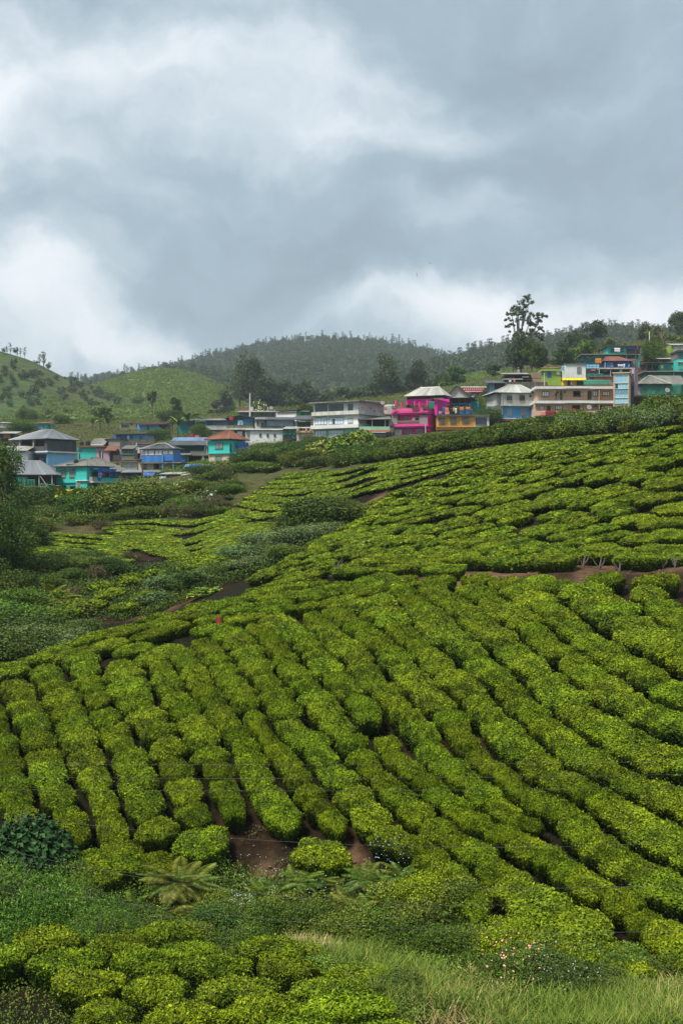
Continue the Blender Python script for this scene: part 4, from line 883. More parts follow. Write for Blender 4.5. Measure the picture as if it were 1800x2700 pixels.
def cover(name, hh, spacing, label, meshes, smin, smax, keep=None, tmax=1.0, jit=.45, ridge_skip=0):
    items = []; X, Dg, Z = hh['X'], hh['Dg'], hh['Z']; px = hh['px']; D = hh['D']; nrow = int((hh['Dr']-D[0])/spacing)
    for i in range(nrow):
        for_d = D[0]+(i+.5)*spacing; w = int((px[-1]-px[0])/F*for_d/spacing)
        for k in range(w):
            d = for_d+rnd.uniform(-jit, jit)*spacing; p = px[0]+(k+.5*(i % 2)+rnd.uniform(-jit, jit))*spacing/for_d*F
            if not (-70 < p < 1870): continue
            ii = np.interp(d, D[:60], np.arange(60)); jj = np.clip((p-px[0])/8.0, 0, len(px)-1.01)
            i0, j0 = int(min(ii, 58)), int(jj); fi, fj = ii-i0, jj-j0
            z = (Z[i0, j0]*(1-fj)+Z[i0, j0+1]*fj)*(1-fi)+(Z[i0+1, j0]*(1-fj)+Z[i0+1, j0+1]*fj)*fi
            x = d*(p-900)/F; py = 1350-F*z/d
            if py > 1125: continue
            if keep and not keep(p, py, x, d): continue
            items.append((x, d, z, rnd.uniform(smin, smax), rnd.uniform(0, 6.28)))
    o = instances(name, items, lambda b: (Matrix.Translation((b[0], b[1], b[2]-.4)) @ Matrix.Rotation(b[4], 4, 'Z'), (b[3], b[3], b[3]*rnd.uniform(.8, 1.2))), lambda b: 0, [meshes], label)
    print(name, len(items)); return o
HILLTEA = foliage('hill_tea_leaves', (.05, .09, .018), (.13, .20, .035), (.24, .31, .06), .6, .1, .15, 0, .01)
def tea_dot(seed):
    r = np.random.default_rng(seed); V, Fq, T = crown([((0, 0, .35), (.95, .95, .6)), ((.3, .2, .4), (.8, .7, .5))], 70, .42, r, .7, .8, .85, .6); return mesh_np('tea_dot', V, Fq, HILLTEA, T)
DOTS = [tea_dot(i) for i in range(4)]
cover('hill_forest', hA, 9.5, 'dense dark forest covering the far hill', HT0+HT1[:2], .75, 1.35)
cover('hill_forest', hB, 8.5, 'dense dark forest on the right hand far hill', HT0+HT1[:2], .7, 1.3)
cover('hill_forest', hC, 7.0, 'dark woods on the low shoulder between the hills', HT0, .5, .9, keep=lambda p, py, x, d: p > 470 or vnoise(np.array([p/26.0]), np.array([py/9.0]), 2)[0] > .55)
cover('hill_tea', hD, 3.3, 'tea bushes dotting the pale green hill', DOTS, 1.15, 1.5, keep=lambda p, py, x, d: abs(py-(1005+(p-400)*.12-4*math.sin(p/70))) > 1.3, jit=.16)
cover('hill_tea', hG, 2.9, 'tea bushes on the low hill behind the huts', DOTS, .95, 1.35, keep=lambda p, py, x, d: vnoise(np.array([x/9]), np.array([d/2.5]), 4)[0] > .3, jit=.3)
cover('hill_tea', hK, 3.2, 'tea bushes on the small bright knoll', DOTS, 1.3, 1.6, jit=.2)
cover('hill_tea', hM, 3.2, 'tea bushes on the hill behind the open gable house', DOTS, 1.1, 1.6, jit=.32)
cover('hill_scrub', hE, 6.5, 'scrub and small trees covering the left hill', HT0, .3, .7, keep=lambda p, py, x, d: py > 955+p*.25 and vnoise(np.array([p/22.0]), np.array([py/12.0]), 6)[0] > .38+(.25 if py > 1058 else 0))
cover('hill_tea', hE, 3.6, 'tea terraces low on the left hill', DOTS, 1.0, 1.4, keep=lambda p, py, x, d: py > 1045 and vnoise(np.array([p/30.0]), np.array([py/14.0]), 9)[0] > .35, jit=.3)
def skyline(hh, p0, p1, step, smin, smax, label, group, kinds):
    p = p0; cnt = 0
    while p < p1:
        if rnd.random() > .12:
            z = np.interp(p, hh['px'], hh['ridge']); o = link('skyline_tree', rnd.choice(kinds)); d = hh['Dr']-rnd.uniform(0, 20)
            o.location = (d*(p-900)/F, d, z-1.5); s = rnd.uniform(smin, smax); o.scale = (s, s, s*rnd.uniform(.8, 1.25)); o.rotation_euler = (0, 0, rnd.uniform(0, 6.28)); tag(o, label, 'tree', group)
        p += step*rnd.uniform(.5, 1.5)
skyline(hA, 470, 640, 9, .5, .8, 'thin tree in the open row on the left shoulder of the forested hill', 'open row of trees on the hill shoulder', HT1)
skyline(hA, 640, 1190, 9, .45, 1.0, 'slender tree standing out on the crest of the forested hill', 'skyline trees of the forested hill', HT1)
skyline(hB, 1195, 1500, 9, .5, 1.1, 'slender tree on the right hand far ridge', 'skyline trees of the right ridge', HT1)
skyline(hB, 1500, 1830, 9, .6, 1.2, 'feathery tree on the wooded hilltop above the village', 'skyline trees above the upper village', HT1+HT0[:1])
skyline(hE, -20, 135, 9, .3, .6, 'small tree on the left hill skyline', 'skyline trees of the left hill', HT1+HT0[:2])
for j, (px, s, lab) in enumerate([(115,.95,'tallest lone tree on the left hill skyline'),(105,.7,'second tree of the pair on the left hill skyline'),(46,.6,'tree at the dip of the left skyline')]):
    z = np.interp(px, hE['px'], hE['ridge']); o = link('skyline_tree', HT1[j]); o.location = (720*(px-900)/F, 720, z-1); o.scale = (s, s, s*.85); tag(o, lab, 'tree')
# ================================================================ THE VILLAGE
class Zm:
    """reading frame of an enlarged piece of the photograph"""
    def __init__(s, ox, oy, k): s.ox, s.oy, s.k = ox, oy, k
    def p(s, x, y): return s.ox+x/s.k, s.oy+y/s.k
Z1, Z2, Z3, Z4 = Zm(0, 1080, 4.48), Zm(330, 1050, 4.48), Zm(620, 1000, 4.48), Zm(940, 960, 4.48)
Z5, Z6 = Zm(1240, 920, 5.227), Zm(1500, 840, 5.227)
def PT(n, c, **k):
    m = sum(c)/3; return paint(n, tuple(max(.01, min(.9, m+(v-m)*1.12)) for v in c), **k)
M_ = dict(white=PT('white_paint', (.80, .81, .80), dirt=.3, dirtcol=(.22, .21, .18)), offwhite=PT('stained_white', (.70, .70, .66), dirt=.55, dirtcol=(.17, .16, .13)),
    mint=PT('mint_paint', (.34, .62, .42)), pink=PT('magenta_paint', (.72, .045, .34), dirt=.3, dirtcol=(.30, .04, .16)), pinkd=PT('faded_pink_paint', (.62, .12, .28), dirt=.5, dirtcol=(.3, .12, .14)), yellow=PT('orange_yellow_paint', (.78, .40, .09), dirt=.4, dirtcol=(.3, .16, .06)),
    teal=PT('teal_paint', (.055, .52, .46), dirt=.3), teald=PT('dark_teal_paint', (.02, .20, .19)), green=PT('bright_green_paint', (.03, .42, .16)), dgreen=PT('dark_green_paint', (.016, .075, .05)), blue=PT('blue_paint', (.09, .37, .72), dirt=.25),
    sky=PT('pale_blue_paint', (.28, .55, .80), dirt=.15), dblue=PT('deep_blue_paint', (.03, .12, .34)), beige=PT('beige_paint', (.60, .42, .28), dirt=.25), beigep=PT('pinkish_parapet_paint', (.66, .47, .37), dirt=.3), cream=PT('cream_paint', (.62, .54, .38), dirt=.5, dirtcol=(.25, .2, .12)),
    peach=PT('peach_paint', (.62, .38, .27), dirt=.3), lilac=PT('lilac_paint', (.50, .36, .46), dirt=.4), salmon=PT('salmon_paint', (.58, .17, .13), dirt=.3), concrete=PT('weathered_concrete', (.26, .25, .22), dirt=.8, dirtcol=(.09, .085, .07)), greypanel=PT('grey_cement_panel', (.30, .29, .26), dirt=.5),
    dark=PT('dark_interior', (.022, .025, .028), dirt=.2), darkg=PT('dark_timber', (.05, .05, .045), dirt=.4), brown=PT('brown_timber', (.12, .06, .035), dirt=.4), rustslab=PT('rust_stained_slab', (.17, .085, .05), dirt=.5), redtile=PT('red_oxide_paint', (.28, .055, .03), dirt=.3), stone=PT('rubble_stone', (.19, .17, .14), dirt=.9, scale=3, dirtcol=(.05, .045, .035)),  # darkg is one even dark timber tone
    charcoal=PT('charcoal_cladding', (.06, .065, .07), dirt=.3), steel=PT('painted_steel', (.55, .55, .53), dirt=.3), black=PT('black_plastic', (.015, .015, .016), dirt=.1, rough=.4), bluetarp=PT('blue_tarpaulin', (.02, .13, .52), dirt=.35, rough=.45), greennet=PT('green_shade_net', (.012, .16, .10), dirt=.3), tealnet=PT('light_green_net', (.10, .42, .30), dirt=.4),
    greytarp=PT('blue_grey_tarpaulin', (.28, .37, .44), dirt=.5, rough=.5), yellowtarp=PT('yellow_awning', (.80, .62, .02), dirt=.2), red=PT('red_cloth', (.42, .02, .04), dirt=.1), maroon=PT('maroon_cloth', (.22, .012, .03), dirt=.1), orange=PT('orange_cloth', (.62, .24, .06), dirt=.2), awred=PT('red_awning', (.48, .03, .06), dirt=.2),
    bluesheet=PT('blue_corrugated', (.05, .22, .55), dirt=.3, rough=.5), panelblue=PT('worn_blue_panel', (.20, .40, .52), dirt=.6), whitecloth=PT('white_cloth', (.70, .70, .70), dirt=.05), pinkcloth=PT('pink_flowered_cloth', (.65, .12, .22), dirt=.6, scale=5, dirtcol=(.7, .4, .2)), lime=PT('lime_paint', (.28, .42, .06), dirt=.4), woodp=PT('plank_wood', (.36, .26, .17), dirt=.4),
    earth=PT('bare_red_earth', (.30, .13, .07), dirt=.7, scale=2, dirtcol=(.12, .06, .03)))
SH = dict(grey=sheetmat('grey_roof_sheet', (.20, .22, .24), amount=.15), light=sheetmat('light_roof_sheet', (.42, .42, .38), amount=.5, rust=(.25, .14, .07)), old=sheetmat('weathered_roof_sheet', (.17, .17, .15), (.06, .055, .04), .7, .05, .8), rust=sheetmat('rusty_roof_sheet', (.22, .085, .045), (.10, .05, .035), .7, .05, .75),
    blue=sheetmat('blue_roof_sheet', (.14, .25, .42), (.10, .11, .12), .5), dark=sheetmat('dark_roof_sheet', (.07, .075, .08), (.15, .14, .13), .4), white=sheetmat('pale_asbestos_sheet', (.40, .41, .38), (.18, .17, .14), .6, 0, .8), brown=sheetmat('brown_tile_sheet', (.17, .06, .04), (.09, .05, .04), .5, 0, .8), bluew=sheetmat('blue_wall_sheet', (.05, .22, .58), (.10, .12, .2), .4), char=sheetmat('charcoal_wall_sheet', (.06, .065, .072), (.10, .10, .10), .3), tin=sheetmat('tin_wall_sheet', (.45, .47, .48), (.3, .25, .2), .4))
GL = dict(sky=glassmat('window_glass_sky', (.60, .72, .80)), dark=glassmat('window_glass_dark', (.04, .055, .06)), white=glassmat('window_glass_curtain', (.82, .85, .88), .5), blue=glassmat('window_glass_blue', (.30, .60, .72), .08), grey=glassmat('window_glass_grey', (.22, .25, .25), .2))
class Bld:
    def __init__(s, name, label, z, xl, xr, yb, D, th=0, depth=7, xs=None, cat='house', group=None):
        s.z = z; s.D = D; s.th = R(th); s.c, s.s = math.cos(s.th), math.sin(s.th)
        px, py = z.p(xl, yb); s.o = P(px, py, D); s.e = empty(name, s.o, s.th); tag(s.e, label, cat, group)
        s.W = s.u(xr); s.dep = depth
        if xs is not None: s.dep = s.v(xs)
        s.wcount = 0
    def _solve(s, x, ox, oy, dx, dy):
        k = (s.z.p(x, 0)[0]-900)/F; return (k*oy-ox)/(dx-k*dy)
    def u(s, x, d=0): return s._solve(x, s.o.x-s.s*d, s.o.y+s.c*d, s.c, s.s)
    def v(s, x, side=1):
        w = s.W if side == 1 else 0
        return s._solve(x, s.o.x+s.c*w, s.o.y+s.s*w, -s.s, s.c)
    def h(s, y, u=0, v=0):
        Y = s.o.y+s.s*u+s.c*v; return (1350-s.z.p(0, y)[1])/F*Y-s.o.z
    def rect(s, x0, x1, y0, y1, d=0):
        u0, u1 = s.u(x0, d), s.u(x1, d); m = (u0+u1)/2; return u0, u1, s.h(y1, m, d), s.h(y0, m, d)
    def box(s, name, x0, x1, y0, y1, d0, d1, mat, par=None, down=0):
        u0, u1, z0, z1 = s.rect(x0, x1, y0, y1, d0); m = MB(); m.box(u0, u1, d0, d1, z0-down, z1); return m.build(name, M_[mat] if isinstance(mat, str) else mat, par or s.e)
    def sbox(s, name, x0, x1, y0, y1, t0, t1, mat, side=1, par=None):
        """a piece on the side wall: t0..t1 outward from it"""
        v0, v1 = s.v(x0, side), s.v(x1, side); w = s.W if side == 1 else 0; u = w; z0, z1 = s.h(y1, u, (v0+v1)/2), s.h(y0, u, (v0+v1)/2); m = MB()
        if side == 1: m.box(w+t0, w+t1, v0, v1, z0, z1)
        else: m.box(w-t1, w-t0, v0, v1, z0, z1)
        return m.build(name, M_[mat] if isinstance(mat, str) else mat, par or s.e)
    def slab(s, x0, x1, y0, y1, d0=-.6, d1=None, mat='white', name='floor_slab'): return s.box(name, x0, x1, y0, y1, d0, s.dep+.2 if d1 is None else d1, mat)
    def win(s, x0, x1, y0, y1, cols=2, rows=1, frame='black', glass='dark', d=0, side=0, hood=None, name='window', t=.07):
        if side: v0, v1 = sorted((s.v(x0, side), s.v(x1, side))); w = s.W if side == 1 else 0; a0, a1 = v0, v1; z0, z1 = s.h(y1, w, v0), s.h(y0, w, v0)
        else: a0, a1, z0, z1 = s.rect(x0, x1, y0, y1, d)
        m = MB(); g_ = MB(); f = t; o = -.07
        def bx(mb, p0, p1, q0, q1, r0, r1):
            if side == 1: mb.box(s.W-r1, s.W-r0, p0, p1, q0, q1)
            elif side == -1: mb.box(r0, r1, p0, p1, q0, q1)
            else: mb.box(p0, p1, d+r0, d+r1, q0, q1)
        bx(m, a0, a1, z0, z0+f, o, .02); bx(m, a0, a1, z1-f, z1, o, .02); bx(m, a0, a0+f, z0+f, z1-f, o, .02); bx(m, a1-f, a1, z0+f, z1-f, o, .02)
        for i in range(1, cols): c = a0+(a1-a0)*i/cols; bx(m, c-f*.4, c+f*.4, z0+f, z1-f, o+.012, .018)
        for i in range(1, rows+1):
            if rows > 1 and i < rows: c = z0+(z1-z0)*i/rows; bx(m, a0+f, a1-f, c-f*.35, c+f*.35, o+.02, .016)
        w_ = m.build(name, M_[frame], s.e); bx(g_, a0+f, a1-f, z0+f, z1-f, -.03, .01); g_.build('pane', GL[glass], w_)
        sl = MB(); bx(sl, a0-.06, a1+.06, z0-.09, z0-.003, -.14, .01); sl.build('sill', M_['concrete'], w_)
        if hood: hm = MB(); bx(hm, a0-.2, a1+.2, z1+.12, z1+.2, -.55, .01); hm.build('hood', M_[hood], w_)
        return w_
    def door(s, x0, x1, y0, y1, mat='brown', d=0):
        o = s.box('door', x0, x1, y0, y1, d-.05, d+.02, mat); return o
    def rail(s, x0, x1, y0, y1, d=-.6, mat='steel', gap=.18, par=None):
        u0, u1, z0, z1 = s.rect(x0, x1, y0, y1, d); m = MB(); m.box(u0, u1, d-.03, d+.03, z1-.06, z1); m.box(u0, u1, d-.02, d+.02, z0, z0+.05); n = max(2, int((u1-u0)/gap))
        for i in range(n+1): c = u0+(u1-u0)*i/n; m.box(c-.016, c+.016, d-.016, d+.016, z0+.05, z1-.06)
        return tag(m.build('railing', M_[mat], par or s.e))
    def pillar(s, x, y0, y1, d=-.1, w=.26, mat='offwhite', name='pillar'):
        u0, u1, z0, z1 = s.rect(x, x, y0, y1, d); m = MB(); m.box(u0-w/2, u0+w/2, d-w/2, d+w/2, z0, z1); return m.build(name, M_[mat], s.e)
    def sheets(s, par, p0, p1, p2, p3, mat, width=1.0, ridges=3, lift=.03):
        p0, p1, p2, p3 = [Vector(p) for p in (p0, p1, p2, p3)]; L_ = (p1-p0).length; n = max(1, min(26, round(L_/width))); nn = (p1-p0).cross(p3-p0).normalized()
        if nn.z < 0: nn = -nn
        for i in range(n):
            f0, f1 = i/n, (i+1)/n+.012; V = []; k = ridges*2; jit = rnd.uniform(0, .03)
            for j in range(k+1):
                f = min(1, f0+(f1-f0)*j/k); off = nn*(lift+jit+(.045 if j % 2 else 0)); V += [tuple(p0.lerp(p1, f)+off), tuple(p3.lerp(p2, f)+off)]
            me = bpy.data.meshes.new('sheet'); me.from_pydata(V, [], [(2*j, 2*j+2, 2*j+3, 2*j+1) for j in range(k)]); me.materials.append(mat); link('sheet', me, par)
    def solid(s, pts, t=.06, mat='darkg', name='roof'):
        """a roof body: list of faces, thickened downward"""
        m = MB()
        for f in pts:
            m.poly(f); m.poly([(q[0], q[1], q[2]-t) for q in f][::-1])
            for a, b in zip(f, f[1:]+f[:1]): m.poly([a, (a[0], a[1], a[2]-t), (b[0], b[1], b[2]-t), b])
        return m.build(name, M_[mat] if isinstance(mat, str) else mat, s.e)
    def hip(s, ye, yr, r0=.3, r1=.7, over=.5, mat='grey', x0=0, x1=None, y0=0, y1=None, width=1.0, ridge=None):
        a, b = x0-over, (s.W if x1 is None else x1)+over; c, d = y0-over, (s.dep if y1 is None else y1)+over; ze = s.h(ye); m_ = (c+d)/2; zr = s.h(yr, 0, m_)
        ra, rb = a+(b-a)*r0, a+(b-a)*r1; A, B, C_, D_ = (a, c, ze), (b, c, ze), (b, d, ze), (a, d, ze); E, G = (ra, m_, zr), (rb, m_, zr)
        r = s.solid([[A, B, G, E], [B, C_, G], [C_, D_, E, G], [D_, A, E]]); q = SH[mat]
        s.sheets(r, A, B, G, E, q, width); s.sheets(r, B, C_, G, G, q, width); s.sheets(r, D_, A, E, E, q, width); s.sheets(r, C_, D_, E, G, q, width*2)
        rc = MB(); 
        for p, w in ((E, G), (A, E), (B, G)): rc.tube([Vector(p)+Vector((0, 0, .07)), Vector(w)+Vector((0, 0, .07))], .07, 5)
        rc.build('ridge_cap', ridge or q, r); return r
    def gable(s, ye, yr, over=.4, mat='grey', x0=0, x1=None, y0=0, y1=None, wall='white', peak=.5, width=1.0):
        """ridge runs away from the camera, gable wall faces it"""
        a, b = x0, (s.W if x1 is None else x1); c, d = y0, (s.dep if y1 is None else y1); ze, zr = s.h(ye), s.h(yr); m_ = a+(b-a)*peak
        w = MB(); w.poly([(a, c, ze), (b, c, ze), (m_, c, zr)]); w.poly([(b, d, ze), (a, d, ze), (m_, d, zr)]); w.build('gable_wall', M_[wall], s.e)
        k = over; sl = (zr-ze)/(m_-a); sr = (zr-ze)/(b-m_); A, B = (a-k, c-k, ze-k*sl+.05), (m_, c-k, zr+.05); C_, D_ = (m_, d+k, zr+.05), (a-k, d+k, ze-k*sl+.05); E, G = (b+k, c-k, ze-k*sr+.05), (b+k, d+k, ze-k*sr+.05)
        r = s.solid([[A, B, C_, D_], [B, E, G, C_]]); s.sheets(r, A, D_, C_, B, SH[mat], width); s.sheets(r, G, E, B, C_, SH[mat], width); return r
    def lean(s, x0, x1, yf, yb, d0, d1, mat='grey', width=1.0):
        """sheet roof sloping between its front edge (y yf) and its back edge (y yb)"""
        u0, u1 = s.u(x0, d0), s.u(x1, d0); zf, zb = s.h(yf, 0, d0), s.h(yb, 0, d1); A, B, C_, D_ = (u0, d0, zf), (u1, d0, zf), (u1, d1, zb), (u0, d1, zb)
        r = s.solid([[A, B, C_, D_]]); s.sheets(r, A, B, C_, D_, SH[mat], width); return r
    def panel(s, x0, x1, y0, y1, d, mat, name='wall_sheet', width=.9, side=0, ridges=3):
        """upright corrugated sheets"""
        if side: a0, a1 = s.v(x0, side), s.v(x1, side); z0, z1 = s.h(y1, s.W, (a0+a1)/2), s.h(y0, s.W, (a0+a1)/2)
        else: a0, a1, z0, z1 = s.rect(x0, x1, y0, y1, d)
        n = max(1, round(abs(a1-a0)/width)); k = ridges*2
        for i in range(n):
            V = []
            for j in range(k+1):
                f = a0+(a1-a0)*(i+j/k)/n; o = .04 if j % 2 else 0
                q = ((s.W+d+o) if side == 1 else 0, f) if side else (f, d-o)
                V += [(q[0], q[1], z0), (q[0], q[1], z1)]
            me = bpy.data.meshes.new(name); me.from_pydata(V, [], [(2*j, 2*j+2, 2*j+3, 2*j+1) for j in range(k)]); me.materials.append(SH[mat]); link(name, me, s.e)
    def drape(s, x0, x1, y0, y1, d, mat, name='tarpaulin', fold=.12, side=0, sag=.0, lean=0):
        if side: a0, a1 = s.v(x0, side), s.v(x1, side); z0, z1 = s.h(y1, s.W, (a0+a1)/2), s.h(y0, s.W, (a0+a1)/2)
        else: a0, a1, z0, z1 = s.rect(x0, x1, y0, y1, d)
        n, m = 26, 9; V = []; r = rnd.uniform(0, 9)
        for j in range(m+1):
            for i in range(n+1):
                f, q = i/n, j/m; o = fold*(math.sin(f*19+r+q*2)+.6*math.sin(f*41+r*2-q*3))*(.25+.75*(1-q))-lean*(1-q); zz = z0+(z1-z0)*q-sag*math.sin(f*math.pi*3)**2*(q > .95)
                a = a0+(a1-a0)*f; V.append(((s.W+d+o if side == 1 else 0), a, zz) if side else (a, d+o, zz))
        me = mesh_np(name, V, [(j*(n+1)+i, j*(n+1)+i+1, (j+1)*(n+1)+i+1, (j+1)*(n+1)+i) for j in range(m) for i in range(n)], M_[mat], smooth=True)
        o = link(name, me, s.e); md = o.modifiers.new('thick', 'SOLIDIFY'); md.thickness = .03; return o
def cloth(z, x0, x1, y0, y1, D, mat, label, cat='laundry', group=None, name='hanging_cloth', fold=.05):
    (a, t_), (b, u_) = z.p(x0, y0), z.p(x1, y1); s = D/F; e = P((a+b)/2, u_, D); w, h_ = (b-a)*s, (u_-t_)*s; n, m = 12, 6; V = []; r = rnd.uniform(0, 9)
    for j in range(m+1):
        for i in range(n+1): f, q = i/n, j/m; V.append(((f-.5)*w*(1-.06*(1-q)), fold*math.sin(f*14+r+q*2)*(1.2-q), h_*q-.12*h_*(1-q)*math.sin(f*5+r)*.4))
    o = link(name, mesh_np(name, V, [(j*(n+1)+i, j*(n+1)+i+1, (j+1)*(n+1)+i+1, (j+1)*(n+1)+i) for j in range(m) for i in range(n)], M_[mat], smooth=True)); o.location = e
    md = o.modifiers.new('thick', 'SOLIDIFY'); md.thickness = .02; tag(o, label, cat, group); return o
def tank(z, x, y0, y1, D, label, mat='black'):
    px, pt = z.p(x, y0); _, pb = z.p(x, y1); H = (pb-pt)*D/F; e = empty('water_tank', P(px, pb, D)); tag(e, label, 'water tank'); m = MB(); r = H*.46
    m.lathe([(r, 0), (r*1.02, H*.12), (r*.98, H*.14), (r*1.02, H*.4), (r*.98, H*.42), (r*1.02, H*.7), (r*.96, H*.8), (r*.45, H*.93)], 14); m.build('tank_body', M_[mat], e); l = MB(); l.lathe([(r*.46, H*.93), (r*.46, H), (r*.1, H*1.02)], 12); l.build('lid', M_[mat], e)
def pole(z, x, y0, y1, D, label, mat='concrete', r=.11, arms=(), name='utility_pole', cat='pole'):
    px, pt = z.p(x, y0); _, pb = z.p(x, y1); H = (pb-pt)*D/F; e = empty(name, P(px, pb, D)); tag(e, label, cat); m = MB(); m.tube([(0, 0, -1), (0, 0, H)], [r*1.3, r*.8], 8); m.build('shaft', M_[mat], e)
    for (f, w) in arms: a = MB(); a.box(-w, w, -.05, .05, H*f-.05, H*f+.05); [a.tube([(q*w, 0, H*f+.05), (q*w, 0, H*f+.22)], .04, 5) for q in (-.9, -.3, .3, .9)]; a.build('crossarm', M_['darkg'], e)
    return e

# ---------------- far left and back row
b = Bld('shed', 'long grey tin shed on a stone wall at the far left', Z1, -30, 245, 262, 385, 0, 6, cat='shed'); b.box('stone_wall', -30, 205, 215, 262, 0, 6, 'stone', down=2); b.box('wall', -30, 240, 162, 215, .05, 5.9, 'tin' if 0 else 'greypanel'); b.panel(-30, 240, 162, 215, -.02, 'tin'); b.lean(-35, 250, 160, 150, -.3, 6.2, 'light', 1.6)
b = Bld('hut', 'low yellow brown shack under a pale sheet roof at the left edge', Z1, -30, 185, 345, 330, 0, 6); b.box('wall', -30, 170, 285, 345, .8, 6, 'dark', down=3); b.box('door', 45, 95, 288, 340, .7, .78, 'orange'); b.pillar(110, 285, 345, 0, .2, 'woodp'); b.box('wall_board', 95, 130, 290, 340, .7, .79, 'woodp'); b.lean(-35, 190, 283, 262, -.6, 6, 'light')
b = Bld('hut', 'teal and blue hut under a thin brown roof left of the salmon one', Z1, 400, 545, 248, 400, -25, 6, xs=655); b.box('wall', 400, 545, 165, 248, 0, b.dep, 'teal', down=3); b.box('blue_front', 428, 536, 185, 245, -.08, -.003, 'blue'); b.door(505, 530, 190, 245, 'teald', -.09); b.lean(385, 560, 166, 150, -.7, b.dep+.4, 'rust'); b.win(575, 592, 180, 225, 1, 1, 'black', 'dark', side=1)
b = Bld('hut', 'small salmon pink hut with a dark flat roof', Z1, 745, 925, 268, 420, -22, 6, xs=988); b.box('wall', 745, 925, 195, 268, 0, b.dep, 'salmon', down=3); b.box('porch', 750, 815, 200, 265, -.06, -.003, 'dark'); b.pillar(762, 198, 266, -.3, .3, 'salmon'); b.door(785, 805, 212, 266, 'brown', -.09); b.win(862, 888, 222, 252, 2, 1, 'white', 'dark'); b.slab(700, 945, 185, 193, -1.0, None, 'concrete', 'roof_slab'); b.slab(695, 950, 180, 186, -1.2, None, 'darkg', 'roof_sheeting')
b = Bld('retaining_wall', 'long rubble stone wall under the salmon hut', Z1, 640, 1240, 360, 400, 0, 1.2, cat='stone wall'); b.box('stone_face', 640, 1240, 275, 362, 0, 1.2, 'stone', down=2)
b = Bld('retaining_wall', 'stone terrace wall under the blue huts', Z2, -120, 440, 440, 385, 0, 1.2, cat='stone wall'); b.box('stone_face', -120, 440, 378, 440, 0, 1.2, 'stone', down=2)
b = Bld('retaining_wall', 'dark terrace wall below the long blue shack', Z2, -120, 345, 560, 322, 0, 1.2, cat='stone wall'); b.box('stone_face', -120, 350, 486, 565, 0, 1.2, 'stone', down=3)
b = Bld('house', 'low cream house with dark windows behind the blue hut', Z2, -60, 600, 370, 405, 0, 7); b.box('wall', -60, 600, 288, 370, 0, 7, 'cream', down=2); b.win(-45, 0, 310, 340, 3, 1, 'black', 'dark'); b.win(0, 46, 314, 338, 2, 1, 'black', 'dark'); b.win(72, 90, 298, 314, 1, 1, 'black', 'dark'); b.win(135, 150, 305, 335, 1, 1, 'black', 'dark'); b.slab(-70, 610, 281, 289, -.6, None, 'concrete', 'roof_slab')
b = Bld('hut', 'bright blue hut with a dark door and a red plinth', Z2, 148, 400, 400, 392, -14, 6, xs=430); b.box('wall', 148, 400, 308, 380, 0, b.dep, 'blue'); b.box('plinth', 146, 405, 380, 402, -.3, b.dep, 'redtile', down=2); b.door(254, 284, 312, 378, 'dgreen'); b.win(192, 216, 312, 338, 1, 1, 'dgreen', 'dark'); b.win(312, 330, 312, 332, 1, 1, 'dgreen', 'dark'); b.slab(140, 490, 296, 308, -1.2, None, 'rustslab', 'roof_slab'); b.box('lean_to', 405, 480, 310, 378, .5, 5, 'dark'); b.box('leaning_board', 372, 425, 345, 380, -.4, -.32, 'woodp')
b = Bld('hut', 'long low blue shack with a black roof edge above the stone wall', Z2, -130, 230, 486, 328, -18, 6, xs=345); b.box('wall', -130, 230, 425, 486, 0, b.dep, 'dblue', down=1); b.box('light_end', 95, 228, 430, 484, -.06, -.003, 'blue'); b.sbox('side_wall', 231, 344, 428, 484, 0, .05, 'sky'); b.win(170, 205, 452, 480, 3, 1, 'black', 'dark', d=-.07); b.slab(-135, 250, 415, 425, -1, None, 'darkg', 'roof_slab'); b.door(25, 50, 440, 484, 'white')
b = Bld('house', 'long dark teal house with a black roof behind the banana plants', Z2, 620, 955, 365, 352, 0, 8); b.box('wall', 620, 955, 262, 365, 0, 8, 'teald', down=2); b.win(740, 800, 290, 330, 3, 1, 'black', 'dark'); b.win(900, 935, 290, 330, 2, 1, 'black', 'grey'); b.door(850, 880, 295, 362, 'dark'); b.lean(610, 970, 276, 248, -1, 8.4, 'dark', 1.4)
b = Bld('house', 'dark blue house with a pale parapet on a stone base', Z2, 945, 1200, 432, 340, 0, 8); b.box('stone_base', 945, 1200, 372, 432, -.1, 8, 'stone', down=2); b.box('parapet', 945, 1200, 322, 372, -.25, -.02, 'offwhite'); b.box('wall', 950, 1200, 262, 372, .9, 8, 'dblue'); [b.win(x, x+30, 278, 318, 2, 1, 'sky', 'dark', d=.9) for x in (1035, 1078, 1120, 1160)]; [b.pillar(x, 262, 322, -.1, .16, 'teald') for x in (955, 1010, 1195)]; b.lean(935, 1205, 262, 242, -.8, 8.3, 'old', 1.4)
b = Bld('house', 'dark green two level house with blue tarpaulin by the white pole', Z2, 1205, 1510, 490, 320, 0, 8); b.box('wall', 1205, 1510, 215, 322, .15, 8, 'dgreen'); b.box('balcony_slab', 1200, 1510, 322, 352, -.9, 8, 'concrete'); b.box('slab_edge', 1200, 1515, 352, 372, -1.1, 8, 'offwhite'); b.box('lower_wall', 1290, 1435, 372, 490, 0, 8, 'dgreen', down=3); b.win(1322, 1385, 392, 452, 4, 3, 'white', 'white'); b.drape(1395, 1508, 240, 275, .05, 'bluetarp', fold=.05); b.drape(1395, 1508, 276, 320, .08, 'greennet', 'net', fold=.05); b.win(1330, 1390, 262, 315, 2, 1, 'white', 'sky', d=.15); b.door(1205, 1290, 372, 415, 'offwhite'); b.gable(235, 203, .5, 'dark', wall='dgreen', peak=.45); b.box('lower_left', 1205, 1290, 374, 480, .4, 7, 'offwhite', down=2)
